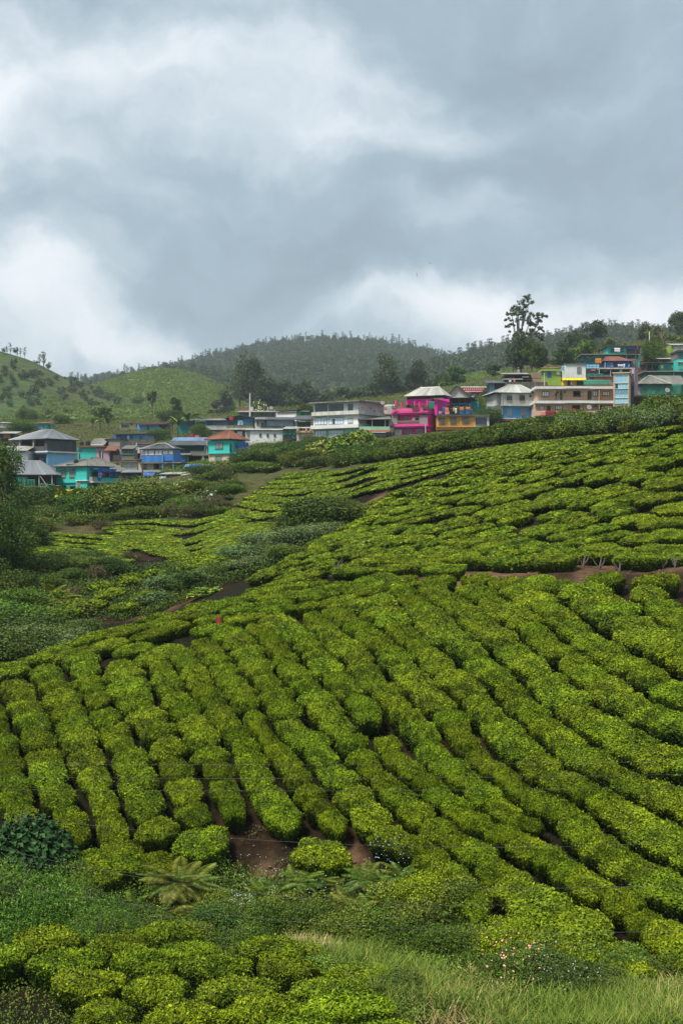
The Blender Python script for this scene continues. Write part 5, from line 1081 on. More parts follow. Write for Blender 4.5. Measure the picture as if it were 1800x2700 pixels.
cloth(Z2, 1232, 1278, 225, 262, 319, 'red', 'red cloth hung under the eaves of the dark green house')
cloth(Z2, 1352, 1378, 265, 312, 319, 'blue', 'light blue garment hung at the dark green house window')
b = Bld('house', 'small white house with two red brown windows under the black roofs', Z3, 235, 352, 600, 315, 0, 6); b.box('wall', 235, 352, 455, 600, 0, 6, 'white', down=2); b.win(255, 274, 495, 540, 1, 1, 'redtile', 'dark'); b.win(310, 328, 515, 556, 1, 1, 'redtile', 'dark'); b.lean(225, 365, 482, 448, -.3, 6.2, 'dark')
b = Bld('shack', 'shack closed by a wrinkled blue grey tarpaulin', Z3, 352, 740, 592, 312, 0, 7); b.box('wall', 355, 700, 482, 592, .5, 7, 'dark', down=2); b.drape(366, 690, 484, 556, 0, 'greytarp', fold=.1); b.lean(235, 740, 478, 450, -.6, 7, 'dark', 1.3); b.box('rubble_ledge', 355, 570, 560, 596, -.3, 1, 'stone'); b.box('side_wall', 690, 830, 495, 560, .6, 6, 'offwhite')
b = Bld('flat_roofed_house', 'unfinished flat roofed concrete building with a dark opening', Z3, 40, 485, 455, 350, 0, 8); b.box('wall', 40, 485, 390, 455, .8, 8, 'concrete', down=3); b.slab(30, 760, 372, 386, -.8, None, 'offwhite', 'roof_slab'); b.win(355, 468, 388, 428, 2, 1, 'teald', 'dark', d=.8); b.win(60, 140, 400, 430, 3, 1, 'black', 'dark', d=.8); b.box('upper_block', 40, 170, 320, 372, 3, 7, 'rustslab'); b.box('upper_white', 170, 210, 325, 372, 3, 6, 'offwhite'); b.pillar(478, 386, 452, 0, .3, 'offwhite')
b = Bld('house', 'white walled house with a vivid green side and red bucket', Z3, 485, 722, 475, 345, -28, 8, xs=765); b.box('wall', 485, 722, 388, 475, 0, b.dep, 'white', down=3); b.sbox('green_side', 724, 764, 362, 472, .01, .08, 'green'); b.slab(478, 735, 357, 372, -.5, None, 'darkg', 'roof_sheeting'); b.slab(485, 728, 386, 392, -.3, 1, 'concrete', 'beam')
b = Bld('lean_to', 'vivid green open annexe beside the white walled house', Z3, 762, 860, 462, 352, 0, 4, cat='shed'); b.box('wall', 762, 860, 385, 462, .8, 4, 'green', down=2); b.lean(755, 870, 386, 374, -.5, 4.2, 'dark'); b.pillar(775, 385, 462, 0, .15, 'green'); b.pillar(835, 385, 462, 0, .15, 'green')
b = Bld('shed', 'open black roofed shed left of the white three storey house', Z3, 720, 895, 590, 300, 0, 7, cat='shed'); b.lean(700, 900, 478, 432, -.8, 7.2, 'dark'); b.box('wall', 735, 890, 500, 590, 2, 7, 'darkg', down=2); [b.pillar(x, 470, 590, -.3, .14, 'darkg') for x in (735, 840, 885)]; b.lean(585, 895, 578, 562, -1.4, .6, 'white', 1.2)
b = Bld('house', 'long low white house with three pairs of narrow windows', Z3, 120, 560, 716, 300, 0, 7); b.box('wall', 175, 560, 600, 716, 0, 7, 'white', down=3); b.box('annex', 120, 174, 612, 712, .3, 6, 'offwhite', down=3); b.lean(110, 568, 602, 588, -.35, 7.3, 'white', 1.3)
for x in (286, 372, 456): b.win(x, x+10, 642, 672, 1, 1, 'black', 'dark', t=.05); b.win(x+14, x+24, 642, 672, 1, 1, 'black', 'dark', t=.05)
b = Bld('shack', 'shack wrapped in green net between the white and peach houses', Z3, 565, 726, 722, 295, 0, 6); b.box('wall', 568, 724, 588, 722, .4, 6, 'dark', down=3); b.drape(565, 726, 586, 660, 0, 'greennet', 'net', fold=.12); b.drape(668, 724, 655, 708, .1, 'greennet', 'net', fold=.1); b.lean(556, 740, 588, 574, -.4, 6, 'white', 1.2); b.win(575, 660, 664, 712, 4, 2, 'black', 'dark', d=.4)
b = Bld('house', 'small peach house with a balustraded flat roof', Z3, 725, 925, 770, 290, 0, 7); b.box('wall', 725, 925, 628, 770, 0, 7, 'peach', down=4); b.slab(720, 930, 612, 628, -.4, None, 'cream', 'roof_slab'); b.rail(735, 890, 578, 612, -.3, 'peach', .5); [b.pillar(x, 574, 612, -.3, .4, 'peach') for x in (738, 838, 888)]; b.win(740, 830, 662, 722, 3, 1, 'white', 'grey'); b.win(885, 920, 660, 710, 2, 1, 'white', 'grey'); b.slab(795, 930, 752, 762, -1, 0, 'redtile', 'ledge')

# ---------------- the white and mint three storey house
b = Bld('three_storey_house', 'white three storey house with a mint green ground floor', Z3, 925, 1450, 765, 285, -33, 9, xs=1740)
b.box('ground_floor', 925, 1450, 585, 725, 0, b.dep, 'mint', down=3); b.box('middle_floor', 925, 1450, 425, 535, 0, b.dep, 'white'); b.box('top_floor', 925, 1450, 275, 378, 0, b.dep, 'white')
b.slab(890, 1452, 535, 580, -.7, None, 'white', 'balcony_band'); b.slab(900, 1458, 378, 423, -.45, None, 'offwhite', 'parapet_band'); b.slab(888, 1445, 578, 585, -.8, None, 'concrete', 'slab_edge'); b.slab(895, 1455, 421, 427, -.6, None, 'concrete', 'slab_edge'); b.slab(870, 1462, 258, 275, -1.1, None, 'concrete', 'roof_slab')
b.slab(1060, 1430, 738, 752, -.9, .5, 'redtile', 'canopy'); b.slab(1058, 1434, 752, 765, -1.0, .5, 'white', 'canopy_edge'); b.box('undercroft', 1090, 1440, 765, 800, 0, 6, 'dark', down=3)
for x0, x1, y0, y1, c, r, gl in [(945,1090,295,378,4,2,'dark'),(1105,1278,295,376,5,2,'dark'),(1333,1390,290,370,2,1,'dark'),(945,1083,450,537,4,2,'sky'),(1105,1280,450,532,5,2,'sky'),(1333,1387,461,518,2,1,'sky'),(943,1078,603,690,4,2,'sky'),(1100,1282,598,690,5,2,'sky'),(1335,1385,625,693,2,1,'sky')]: b.win(x0, x1, y0, y1, c, r, 'black', gl)
b.box('open_sash', 1150, 1175, 470, 530, -.09, -.075, 'dark'); b.z = Z4; b.sbox('side_upper', 22, 320, 445, 585, .01, .06, 'offwhite'); b.sbox('side_parapet', 105, 322, 440, 485, .06, .12, 'white')
for x0, x1, y0, y1 in [(46,70,508,560),(152,165,503,522),(200,212,540,556),(273,296,560,606)]: b.win(x0, x1, y0, y1, 1 if x1-x0 < 15 else 2, 1, 'black', 'dark', side=1)
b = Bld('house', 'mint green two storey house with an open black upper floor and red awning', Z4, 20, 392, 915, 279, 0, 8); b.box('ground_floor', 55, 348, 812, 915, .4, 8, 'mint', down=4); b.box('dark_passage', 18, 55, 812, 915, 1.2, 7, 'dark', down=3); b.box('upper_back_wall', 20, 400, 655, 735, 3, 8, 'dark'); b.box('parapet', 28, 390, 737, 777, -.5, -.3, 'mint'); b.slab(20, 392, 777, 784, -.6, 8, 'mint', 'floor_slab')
b.lean(18, 388, 806, 778, -1.5, -.6, 'rust', 1.2); b.slab(18, 345, 804, 810, -1.55, -1.4, 'white', 'gutter'); [b.pillar(x, 655, 737, -.35, .16, 'steel') for x in (24, 182, 335, 388)]; b.win(95, 160, 826, 896, 3, 1, 'black', 'white', d=.4); b.win(200, 336, 812, 895, 5, 2, 'black', 'grey', d=.4); b.lean(10, 410, 655, 620, -.9, 8.3, 'old', 1.3); b.box('right_annex', 350, 410, 812, 890, 1.5, 7, 'concrete', down=3)
b = Bld('house', 'low rooftop house with brown sheets behind the mint house', Z4, 315, 450, 610, 300, 0, 6); b.box('wall', 318, 450, 490, 610, .6, 6, 'offwhite', down=2); b.lean(312, 440, 600, 548, -.5, 5, 'brown'); b.slab(320, 450, 478, 500, 2, 6, 'white', 'parapet'); b.box('box_on_roof', 325, 352, 505, 530, .5, 1.5, 'orange')

# ---------------- the pink house
b = Bld('pink_house', 'magenta pink three level house with balconies and a rusty sheet roof', Z4, 413, 838, 898, 280, -24, 8, xs=938)
b.box('ground_wall', 440, 838, 750, 850, .9, b.dep, 'pink', down=3); b.box('ground_parapet', 413, 775, 850, 898, -.2, .05, 'pink', down=1.2); b.slab(410, 842, 712, 750, -.35, None, 'pink', 'floor_band'); b.slab(408, 845, 728, 734, -.5, 0, 'pinkd', 'drip_edge')
b.box('middle_wall', 480, 740, 592, 715, 1.3, b.dep, 'pink'); b.box('cement_panel', 415, 480, 598, 712, 0, b.dep, 'greypanel'); b.box('cement_panel', 738, 836, 598, 712, 0, b.dep, 'greypanel'); b.rail(482, 740, 670, 714, .05, 'beigep', .2); b.slab(410, 842, 558, 592, -.4, None, 'pink', 'floor_band'); b.slab(408, 846, 570, 575, -.55, 0, 'pinkd', 'drip_edge')
b.box('side_wall', 832, 838, 590, 850, -.0, b.dep, 'pink', down=3); b.sbox('side_ledge', 840, 936, 730, 752, .01, .2, 'pink'); b.box('terrace_parapet', 418, 838, 520, 557, -.15, .05, 'pinkd'); b.sbox('terrace_side', 840, 945, 458, 565, -.15, .1, 'pink')
for x, y in ((462,430),(527,452),(683,438),(743,448),(833,422)): b.pillar(x, y, 522, .0, .3, 'pink')
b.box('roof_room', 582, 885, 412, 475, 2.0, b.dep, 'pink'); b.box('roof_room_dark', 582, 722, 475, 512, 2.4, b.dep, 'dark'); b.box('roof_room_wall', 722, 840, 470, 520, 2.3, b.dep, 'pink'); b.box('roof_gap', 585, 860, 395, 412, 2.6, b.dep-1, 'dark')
b.box('right_block', 915, 950, 415, 600, 2.0, 8, 'pink'); b.drape(845, 916, 442, 532, -.25, 'greennet', 'green_cloth', fold=.06); b.rail(690, 835, 470, 478, 0, 'pink', 2.0)
for x0, x1, y0, y1, d, gl in [(450,535,770,840,.9,'white'),(568,640,772,838,.9,'dark'),(706,780,772,836,.9,'dark'),(548,622,624,680,1.3,'dark'),(646,740,630,672,1.3,'dark'),(482,500,626,668,1.3,'dark')]: b.win(x0, x1, y0, y1, 2, 1, 'offwhite', gl, d=d)
b.pillar(812, 712, 850, -.5, .14, 'steel', 'drain_pipe'); b.pillar(420, 752, 840, -.2, .12, 'steel', 'drain_pipe')
o = b.hip(384, 292, .30, .78, .2, 'light', x0=b.u(545), x1=b.u(1000), y0=1.2, y1=b.dep+1, width=.95)
bb = Bld('upper_annexe', 'tall pink block joined behind the right side of the pink house', Z4, 918, 1092, 600, 286, -8, 5, cat='house'); bb.box('wall', 945, 1092, 412, 490, 0, 5, 'pink'); bb.box('ledge', 945, 1096, 440, 448, -.3, 0, 'pinkd'); bb.box('lower_wall', 950, 1040, 490, 600, .8, 5, 'pinkd', down=2); bb.win(958, 990, 520, 580, 2, 1, 'black', 'dark', d=.8)
b = Bld('potted_plants', 'row of potted plants on the pink terrace edge', Z4, 430, 830, 520, 279, -20, 1, cat='plants'); V, Fq, T = crown([((b.u(x), -.1, .25), (.5, .35, .4)) for x in (435, 450, 650, 668, 690, 715, 780, 795, 815)], 50, .2, rng); link('foliage', mesh_np('foliage', V, Fq, SHRUB, T), b.e); m = MB(); [m.box(b.u(x)-.2, b.u(x)+.2, -.3, .1, -.25, .02) for x in (435, 452, 660, 690, 715, 785, 812)]; m.build('pot', M_['rustslab'], b.e)

# ---------------- gable house with laundry and the yellow house
b = Bld('open_gable_house', 'open sided house with a big white gable above the laundry', Z4, 1050, 1358, 600, 287, -10, 10); b.box('back_wall', 1040, 1370, 396, 600, 4, 10, 'teald'); b.box('dark_back', 1045, 1365, 398, 500, 3.6, 3.95, 'dark'); b.gable(396, 262, .6, 'dark', wall='offwhite', peak=.42); [b.pillar(x, 396, 600, .1, .16, 'darkg') for x in (1055, 1120, 1210, 1280, 1352)]; b.rail(1090, 1310, 468, 505, .3, 'sky', .5); b.box('blue_board', 1215, 1268, 520, 592, 1.0, 1.1, 'blue'); b.box('blue_board', 1288, 1340, 520, 592, 1.0, 1.1, 'blue'); b.box('blue_board', 1322, 1340, 460, 520, .6, .7, 'blue'); b.lean(1015, 1370, 400, 385, -.4, 1.2, 'light', 1.4)
b.box('side_wing', 1362, 1440, 440, 592, 1, 9, 'teald')
b = Bld('yellow_house', 'orange yellow house front with three hooded brown windows', Z4, 940, 1562, 830, 277, 0, 9); b.box('wall', 940, 1392, 608, 748, 0, 9, 'yellow'); b.box('white_end', 1393, 1562, 605, 740, -.03, 9, 'offwhite'); b.slab(935, 1568, 598, 608, -.5, 9, 'concrete', 'roof_slab'); b.box('ledge', 940, 1548, 750, 775, -.35, 9, 'yellow'); b.box('ledge_edge', 938, 1560, 742, 751, -.6, 0, 'rustslab'); b.box('lower_wall', 945, 1548, 775, 832, .4, 9, 'yellow', down=4); b.box('lower_ledge', 940, 1548, 790, 797, -.3, .4, 'rustslab')
for x0, x1, y0, y1 in ((970,1038,647,708),(1103,1172,640,702),(1243,1322,636,698)): b.win(x0, x1, y0, y1, 3, 1, 'brown', 'grey', hood='charcoal')
b.win(1400, 1532, 632, 712, 9, 1, 'black', 'dark', d=-.03); b.win(1025, 1110, 812, 845, 3, 1, 'brown', 'dark', d=.4); b.win(1225, 1300, 800, 830, 3, 1, 'brown', 'dark', d=.4)
for i, (x0, x1, y0, y1, mt, lb) in enumerate([(1015,1042,510,590,'dblue','dark blue clothes hanging at the pink annexe corner'),(1042,1085,515,560,'orange','orange shirt hanging over the yellow house'),(1040,1095,560,598,'pinkcloth','striped cloth hanging below the orange shirt'),(1100,1130,520,575,'black','black garment on the line over the yellow house'),(1135,1158,515,560,'yellow','yellow garment on the line over the yellow house'),
        (1160,1180,520,585,'whitecloth','white garment on the line over the yellow house'),(1185,1205,515,570,'black','small dark garment beside the white one on the line'),(1215,1265,510,545,'orange','peach cloth over the blue board'),(1285,1340,508,535,'orange','peach cloth at the right of the laundry'),(1345,1365,530,590,'rustslab','rust coloured cloth hanging at the right end'),(965,1005,560,590,'lilac','pale purple cloth at the pink annexe'),(655,690,632,668,'whitecloth','white cloth in the pink house middle window')]):
    cloth(Z4, x0, x1, y0, y1, 276.5 if i < 11 else 278.5, mt, lb, group='washing hung over the yellow house' if i < 11 else None)
b = Bld('market_canopy', 'red canopy with white dashes and scalloped edge behind the gable house', Z4, 1245, 1556, 400, 330, 0, 5, cat='canopy'); b.box('fascia', 1245, 1556, 278, 322, 0, .15, 'awred'); b.lean(1240, 1560, 280, 268, 0, 5, 'light', 2)
for i in range(12): b.box('white_dash', 1262+i*24.5, 1271+i*24.5, 288, 305, -.03, -.002, 'white')
b.box('white_stripe', 1245, 1556, 318, 326, -.05, .1, 'white'); b.drape(1330, 1556, 322, 342, .05, 'awred', 'valance', .05); b.box('under_wall', 1280, 1556, 342, 400, 2, 5, 'offwhite', down=3); [b.box('stall_goods', x, x+16, 350, 385, .6, 1.4, mt) for x, mt in ((1380,'white'),(1405,'lilac'),(1440,'whitecloth'),(1480,'white'))]

# ---------------- blue and white house
b = Bld('blue_white_house', 'two storey house, white above and sky blue below, with a hipped sheet roof', Z5, 432, 872, 1058, 281, 9, 9)
b.box('upper_wall', 435, 870, 600, 775, 0, 9, 'offwhite'); b.box('lower_wall', 432, 870, 785, 950, .25, 9, 'blue'); b.slab(425, 875, 773, 786, -.6, 9, 'offwhite', 'floor_slab'); b.rail(436, 866, 715, 773, -.55, 'offwhite', .3); b.box('base_wall', 432, 625, 990, 1058, .3, 8, 'blue', down=3); b.slab(420, 860, 952, 968, -.5, 8, 'offwhite', 'ledge'); b.slab(420, 842, 966, 992, -1.0, 6, 'rustslab', 'awning_ledge')
for x0, x1, y0, y1, c, fr in ((497,568,642,718,2,'black'),(670,745,636,713,2,'black'),(808,836,635,660,1,'black')): b.win(x0, x1, y0, y1, c, 1, fr, 'dark')
for x0, x1, y0, y1, c in ((498,560,825,920,3),(698,760,820,915,3)): b.win(x0, x1, y0, y1, c, 1, 'offwhite', 'grey', d=.25)
b.win(812, 852, 816, 846, 1, 1, 'black', 'dark', d=.25); b.win(495, 545, 1005, 1040, 2, 1, 'white', 'white', d=.3); b.box('left_wing', 350, 431, 615, 780, .8, 8, 'offwhite'); b.box('left_wing_blue', 345, 430, 795, 975, .9, 8, 'sky', down=3); b.win(378, 402, 845, 900, 1, 1, 'black', 'dark', d=.9); b.pillar(428, 600, 960, -.1, .18, 'steel', 'drain_pipe'); b.hip(606, 494, .50, .78, .5, 'white', x0=b.u(345), x1=b.W, width=.8)
b.box('glazed_stair', 258, 345, 870, 1010, 1.5, 5, 'panelblue', down=4); [b.pillar(x, 870, 1010, 1.45, .08, 'darkg', 'mullion') for x in (262, 290, 318, 342)]; b.box('balcony', 230, 430, 790, 870, -.2, 1.4, 'concrete'); b.rail(215, 350, 745, 795, -.2, 'tealnet', .4)
b = Bld('shed', 'tall shed clad in worn blue panels left behind the blue house', Z5, 255, 475, 645, 300, 0, 6, cat='shed'); b.box('wall', 258, 475, 470, 645, .1, 6, 'dark', down=2); b.lean(220, 480, 472, 440, -.7, 6, 'dark', 1.2)
for i, x in enumerate((258, 293, 328, 363, 398, 433)): [b.box('wall_panel', x+1.5, x+33, y, y+37, -.02, .09, 'panelblue') for y in ((475, 513, 552, 590) if i < 2 else (552, 590))]
b = Bld('house', 'dark row of shacks with pale roof edges above the blue and white house', Z5, 455, 985, 480, 318, 0, 7); b.box('wall', 470, 830, 355, 480, 1.5, 7, 'dark', down=2); b.lean(448, 830, 348, 334, -.8, 7, 'light', 1.6); b.box('middle_deck', 450, 720, 410, 420, -.6, 2, 'offwhite'); b.box('plank_wall', 840, 975, 325, 400, .3, 6, 'woodp', down=1); [b.box('plank', x, x+12, 326, 400, .22, .29, 'woodp') for x in range(842, 970, 16)]; b.lean(715, 805, 392, 378, -1, .5, 'white'); b.box('stone_wall', 318, 1060, 455, 520, -1.8, .4, 'stone', down=3); b.rail(720, 960, 420, 470, .6, 'steel', .8); b.box('yellow_post', 580, 592, 385, 408, 1.2, 1.4, 'yellow')
cloth(Z5, 525, 560, 430, 455, 315, 'whitecloth', 'white cloth on the dark shack terrace'); cloth(Z5, 590, 612, 425, 458, 315, 'pinkcloth', 'pink cloth on the dark shack terrace')
b = Bld('house', 'small lime green house with a blue tarpaulin door above the beige house', Z5, 1000, 1245, 400, 325, 0, 6); b.box('wall', 1000, 1240, 305, 400, 0, 6, 'lime', down=3); b.drape(1055, 1110, 308, 392, -.05, 'bluetarp', fold=.04); b.win(1178, 1228, 300, 356, 2, 1, 'white', 'white'); b.slab(975, 1250, 278, 304, -.5, 6, 'lime', 'roof_slab'); b.lean(1000, 1240, 268, 258, -.3, 5, 'rust', 1)

# ---------------- the beige balconied house and stair tower
b = Bld('beige_house', 'long beige two storey house with full width balconies and white slabs', Z5, 878, 1568, 918, 275, 0, 9); W6 = 1500+603/5.227
def X5(px6): return (1500+px6/5.227-1240)*5.227
def Y5(py6): return (840+py6/5.227-920)*5.227
b.W = b.u(X5(605)); 
b.box('upper_wall', 918, X5(605), 548, 710, 1.3, 9, 'beige'); b.box('lower_wall', 888, X5(605), 750, 920, 1.3, 9, 'beige', down=4); b.slab(888, X5(606), 516, 548, -.15, 9, 'white', 'roof_slab'); b.slab(895, X5(606), 505, 517, 0, 9, 'rustslab', 'roof_edge'); b.slab(876, X5(606), 712, 749, -.15, 9, 'white', 'floor_slab'); b.slab(1310, X5(270), 518, 542, -.32, 0, 'white', 'slab_step'); b.slab(1305, X5(255), 716, 745, -.32, 0, 'white', 'slab_step')
b.box('parapet', 880, 1440, 852, 918, -.12, .08, 'beigep'); b.box('parapet', X5(10), X5(415), 853, 918, -.12, .08, 'beigep', down=.3); b.slab(880, X5(600), 918, 926, -.1, 9, 'beigep', 'lower_slab'); b.box('undercroft', 900, X5(600), 926, 985, 1, 9, 'dark', down=4); b.box('post', 866, 888, 750, 975, .0, .35, 'beigep'); b.box('dividing_wall', X5(408), X5(414), 548, 852, -.05, 1.3, 'beige'); b.rail(920, X5(602), 645, 709, -.05, 'brown', .35)
for x0, x1, y0, y1, c in ((982,1077,585,660,3),(1412,1510,581,656,3),(X5(53),X5(152),Y5(999),Y5(1073),3),(X5(322),X5(388),Y5(996),Y5(1070),2),(X5(456),X5(553),Y5(1003),Y5(1065),3),(946,1010,785,852,2),(1163,1259,781,839,3),(1400,1499,777,831,3),(X5(40),X5(140),Y5(1194),Y5(1248),3),(X5(486),X5(585),Y5(1198),Y5(1254),3)): b.win(x0, x1, y0, y1, c, 1, 'black', 'white', d=1.3, t=.09)
for x0, x1, y0, y1 in ((1178,1213,582,610),(1282,1306,580,606),(X5(258),X5(286),Y5(1190),Y5(1216)),(X5(334),X5(371),Y5(1190),Y5(1214))): b.win(x0, x1, y0, y1, 1, 1, 'brown', 'dark', d=1.3)
b.door(1046, 1100, 780, 852, 'dgreen', 1.3); b.door(X5(250), X5(305), Y5(998), Y5(1116), 'dark', 1.3); b.door(X5(410), X5(458), Y5(1198), Y5(1262), 'dark', 1.3); b.door(1232, 1262, 575, 700, 'brown', 1.3)
cloth(Z5, 965, 1030, 853, 946, 274.6, 'pinkcloth', 'pink flowered bedsheet hung over the lower beige balcony', 'bedsheet', name='hanging_bedsheet'); cloth(Z5, 1030, 1172, 852, 945, 274.6, 'maroon', 'large dark red blanket hung over the lower beige balcony', 'blanket', name='hanging_blanket')
cloth(Z5, 1405, 1440, 822, 850, 274.7, 'red', 'red cloth drying on the right part of the lower beige balcony'); cloth(Z5, 1510, 1552, 820, 848, 274.7, 'concrete', 'grey cloth drying on the right part of the lower beige balcony')
b.box('roof_net_rail', X5(195), X5(455), Y5(842), Y5(878), .6, .7, 'tealnet'); b.box('roof_net_rail', X5(195), X5(575), Y5(880), Y5(916), .3, .36, 'tealnet'); b.box('roof_net_rail', X5(460), X5(575), Y5(845), Y5(878), .8, .9, 'tealnet'); b.rail(1310, X5(600), Y5(868), Y5(920), .1, 'darkg', .9)
def dish(z, x, y, D, label, r=.5):
    e = empty('satellite_dish', P(*z.p(x, y), D)); tag(e, label, 'satellite dish'); m = MB(); m.lathe([(.02, 0), (r*.5, .06*r/.5), (r, .24*r/.5), (r*1.02, .24*r/.5)], 14); o = m.build('bowl', M_['greypanel'], e); o.rotation_euler = (R(62), R(15), 0); a = MB(); a.tube([(0, .1, -.5), (0, .1, 0)], .04, 5); a.tube([(0, 0, 0), (.12, -.45, .18)], .02, 4); a.build('mount', M_['darkg'], e)
dish(Z6, 268, 1228, 273.8, 'satellite dish on the lower beige balcony'); dish(Z6, 1345, 992, 298, 'pale satellite dish in front of the green netting', .55); dish(Z4, 304, 462, 282, 'satellite dish on the flat roofs left of the pink house', .45); dish(Z3, 425, 342, 346, 'satellite dish on the flat roof right of the white pole', .45)
b = Bld('glass_stair_tower', 'narrow stair tower with blue glass and a beige frame', Z6, 605, 818, 1245, 272, -14, 8, xs=846, cat='building'); b.box('core', 612, 818, 742, 1245, .1, b.dep, 'beige', down=5); b.slab(590, 838, 738, 752, -.35, b.dep, 'beige', 'top_slab'); b.box('frame_post', 605, 620, 752, 1245, -.12, .1, 'beigep', down=4); b.box('frame_post', 809, 822, 752, 1245, -.12, .1, 'beigep', down=4)
b.win(622, 808, 753, 890, 3, 2, 'white', 'blue'); b.win(622, 808, 890, 970, 4, 1, 'white', 'blue'); b.box('dark_sash', 632, 668, 892, 966, -.06, -.04, 'dark'); b.win(617, 805, 1042, 1094, 3, 1, 'white', 'blue'); b.win(617, 805, 1094, 1170, 5, 1, 'white', 'blue'); b.box('grey_panel', 618, 716, 976, 1036, -.08, .08, 'panelblue'); b.box('grey_panel', 720, 806, 976, 1036, -.08, .08, 'panelblue'); b.box('grey_panel', 612, 806, 1178, 1242, -.08, .08, 'greypanel', down=3)
b.hip(738, 700, .5, .52, -.5, 'dark', x0=b.u(640), x1=b.u(762), y0=.5, y1=3.5)

# ---------------- above the beige house
b = Bld('white_block', 'plain white cube house with one brown window and water stains', Z5, 1305, X5(225), 392, 320, 0, 7, cat='house'); b.box('wall', 1305, X5(225), 208, 392, 0, 7, 'white', down=4); b.win(1464, 1522, 253, 330, 2, 1, 'brown', 'grey'); b.slab(1300, X5(228), 202, 209, -.25, 7.2, 'concrete', 'roof_slab')
tank(Z5, 1274, 234, 292, 322, 'blue grey water tank beside the white cube house', 'panelblue')
b = Bld('awning_stall', 'terrace with a bright yellow awning under the white cube house', Z5, 1262, X5(268), 485, 300, 0, 4, cat='stall'); b.drape(1262, X5(268), 404, 432, -.4, 'yellowtarp', 'awning', .1, lean=.3); b.box('awning_top', 1262, X5(265), 396, 404, -.35, 3, 'yellowtarp'); b.box('yellow_wall', 1266, 1330, 432, 478, 1, 3, 'yellowtarp', down=.5); b.box('yellow_wall', 1392, 1455, 432, 478, 1, 3, 'yellowtarp', down=.5); b.box('dark_back', 1330, 1392, 432, 478, 1.5, 3, 'dark', down=.5); b.box('green_back', 1455, X5(268), 432, 478, 1.5, 3, 'dgreen', down=1); b.pillar(1383, 400, 492, -.4, .1, 'white'); b.pillar(X5(20), 400, 492, -.4, .1, 'white')
b = Bld('house', 'low pink walled terrace room behind the green net rail', Z6, 275, 604, 900, 296, 0, 5); b.box('wall', 285, 602, 802, 900, 0, 5, 'salmon', down=2); b.box('dark_part', 285, 335, 805, 840, -.05, -.002, 'redtile'); b.slab(272, 606, 795, 803, -.4, 5, 'concrete', 'roof_slab')
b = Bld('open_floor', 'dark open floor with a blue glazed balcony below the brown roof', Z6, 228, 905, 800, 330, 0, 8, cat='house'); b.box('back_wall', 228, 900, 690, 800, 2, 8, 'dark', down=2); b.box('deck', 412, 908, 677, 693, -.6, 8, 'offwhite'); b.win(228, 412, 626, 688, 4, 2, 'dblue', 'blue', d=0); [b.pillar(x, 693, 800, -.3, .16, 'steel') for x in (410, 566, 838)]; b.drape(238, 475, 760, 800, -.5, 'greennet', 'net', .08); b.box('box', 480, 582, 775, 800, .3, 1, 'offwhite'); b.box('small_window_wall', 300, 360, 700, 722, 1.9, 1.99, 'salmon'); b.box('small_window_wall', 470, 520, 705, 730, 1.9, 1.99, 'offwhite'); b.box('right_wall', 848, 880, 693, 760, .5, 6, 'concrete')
b = Bld('brown_roofed_house', 'small deep blue house with a brown tiled hip roof', Z6, 485, 842, 680, 340, 0, 6); b.box('wall', 495, 838, 595, 680, 0, 6, 'dblue', down=1); b.box('light_wall', 500, 570, 600, 672, -.05, -.002, 'bluesheet'); b.hip(588, 527, .18, .62, .5, 'brown', width=.8); b.win(572, 596, 620, 665, 1, 1, 'white', 'dark', d=-.05); b.door(622, 660, 605, 680, 'dark'); b.box('concrete_block', 850, 935, 555, 680, .5, 6, 'concrete', down=2); b.pillar(490, 590, 682, -.3, .14, 'offwhite')
cloth(Z6, 355, 440, 550, 622, 338, 'orange', 'large orange cloth hung beside the brown roof', 'blanket', name='hanging_blanket'); cloth(Z6, 665, 745, 632, 658, 339, 'whitecloth', 'white sheet sagging in front of the deep blue wall'); cloth(Z6, 745, 766, 625, 680, 339, 'whitecloth', 'narrow white cloth in front of the deep blue wall'); cloth(Z6, 806, 830, 635, 672, 339, 'blue', 'blue cloth at the right end of the deep blue wall')
tank(Z6, 300, 535, 590, 340, 'black water tank left of the orange cloth'); tank(Z6, 172, 560, 612, 335, 'dark ribbed water tank behind the white cube house')
b = Bld('house', 'long upper house with a flat grey roof slab and green shaded wall', Z6, 170, 960, 560, 362, 0, 8); b.box('wall', 190, 955, 500, 590, .8, 8, 'teald', down=3); b.slab(165, 965, 486, 498, -1, 8, 'concrete', 'roof_slab'); b.drape(320, 480, 500, 540, .5, 'tealnet', 'net', .06); b.pillar(955, 490, 690, -.3, .3, 'teal'); b.pillar(782, 498, 560, -.4, .15, 'steel'); [b.rail(780, 905, y, y+8, .2, 'greypanel', 3) for y in (550, 566, 582)]; b.win(250, 262, 515, 545, 1, 1, 'white', 'white', d=.8)
b = Bld('house', 'highest teal house with a blue tarpaulin over its roof edge', Z6, 520, 965, 482, 378, 0, 8); b.box('wall', 525, 785, 385, 482, 0, 8, 'teal', down=2); b.box('plank_wall', 785, 955, 415, 482, .2, 8, 'brown', down=2); b.drape(788, 955, 368, 424, -.3, 'bluetarp', fold=.08); b.win(570, 620, 415, 458, 2, 1, 'black', 'dark'); b.win(700, 745, 410, 460, 2, 1, 'black', 'dark'); b.slab(505, 1005, 368, 384, -.8, 8, 'darkg', 'roof_sheeting'); b.box('right_wall', 965, 1000, 400, 520, .5, 8, 'offwhite', down=2)
cloth(Z6, 618, 700, 405, 462, 377, 'whitecloth', 'white sheet drying in front of the highest teal house')
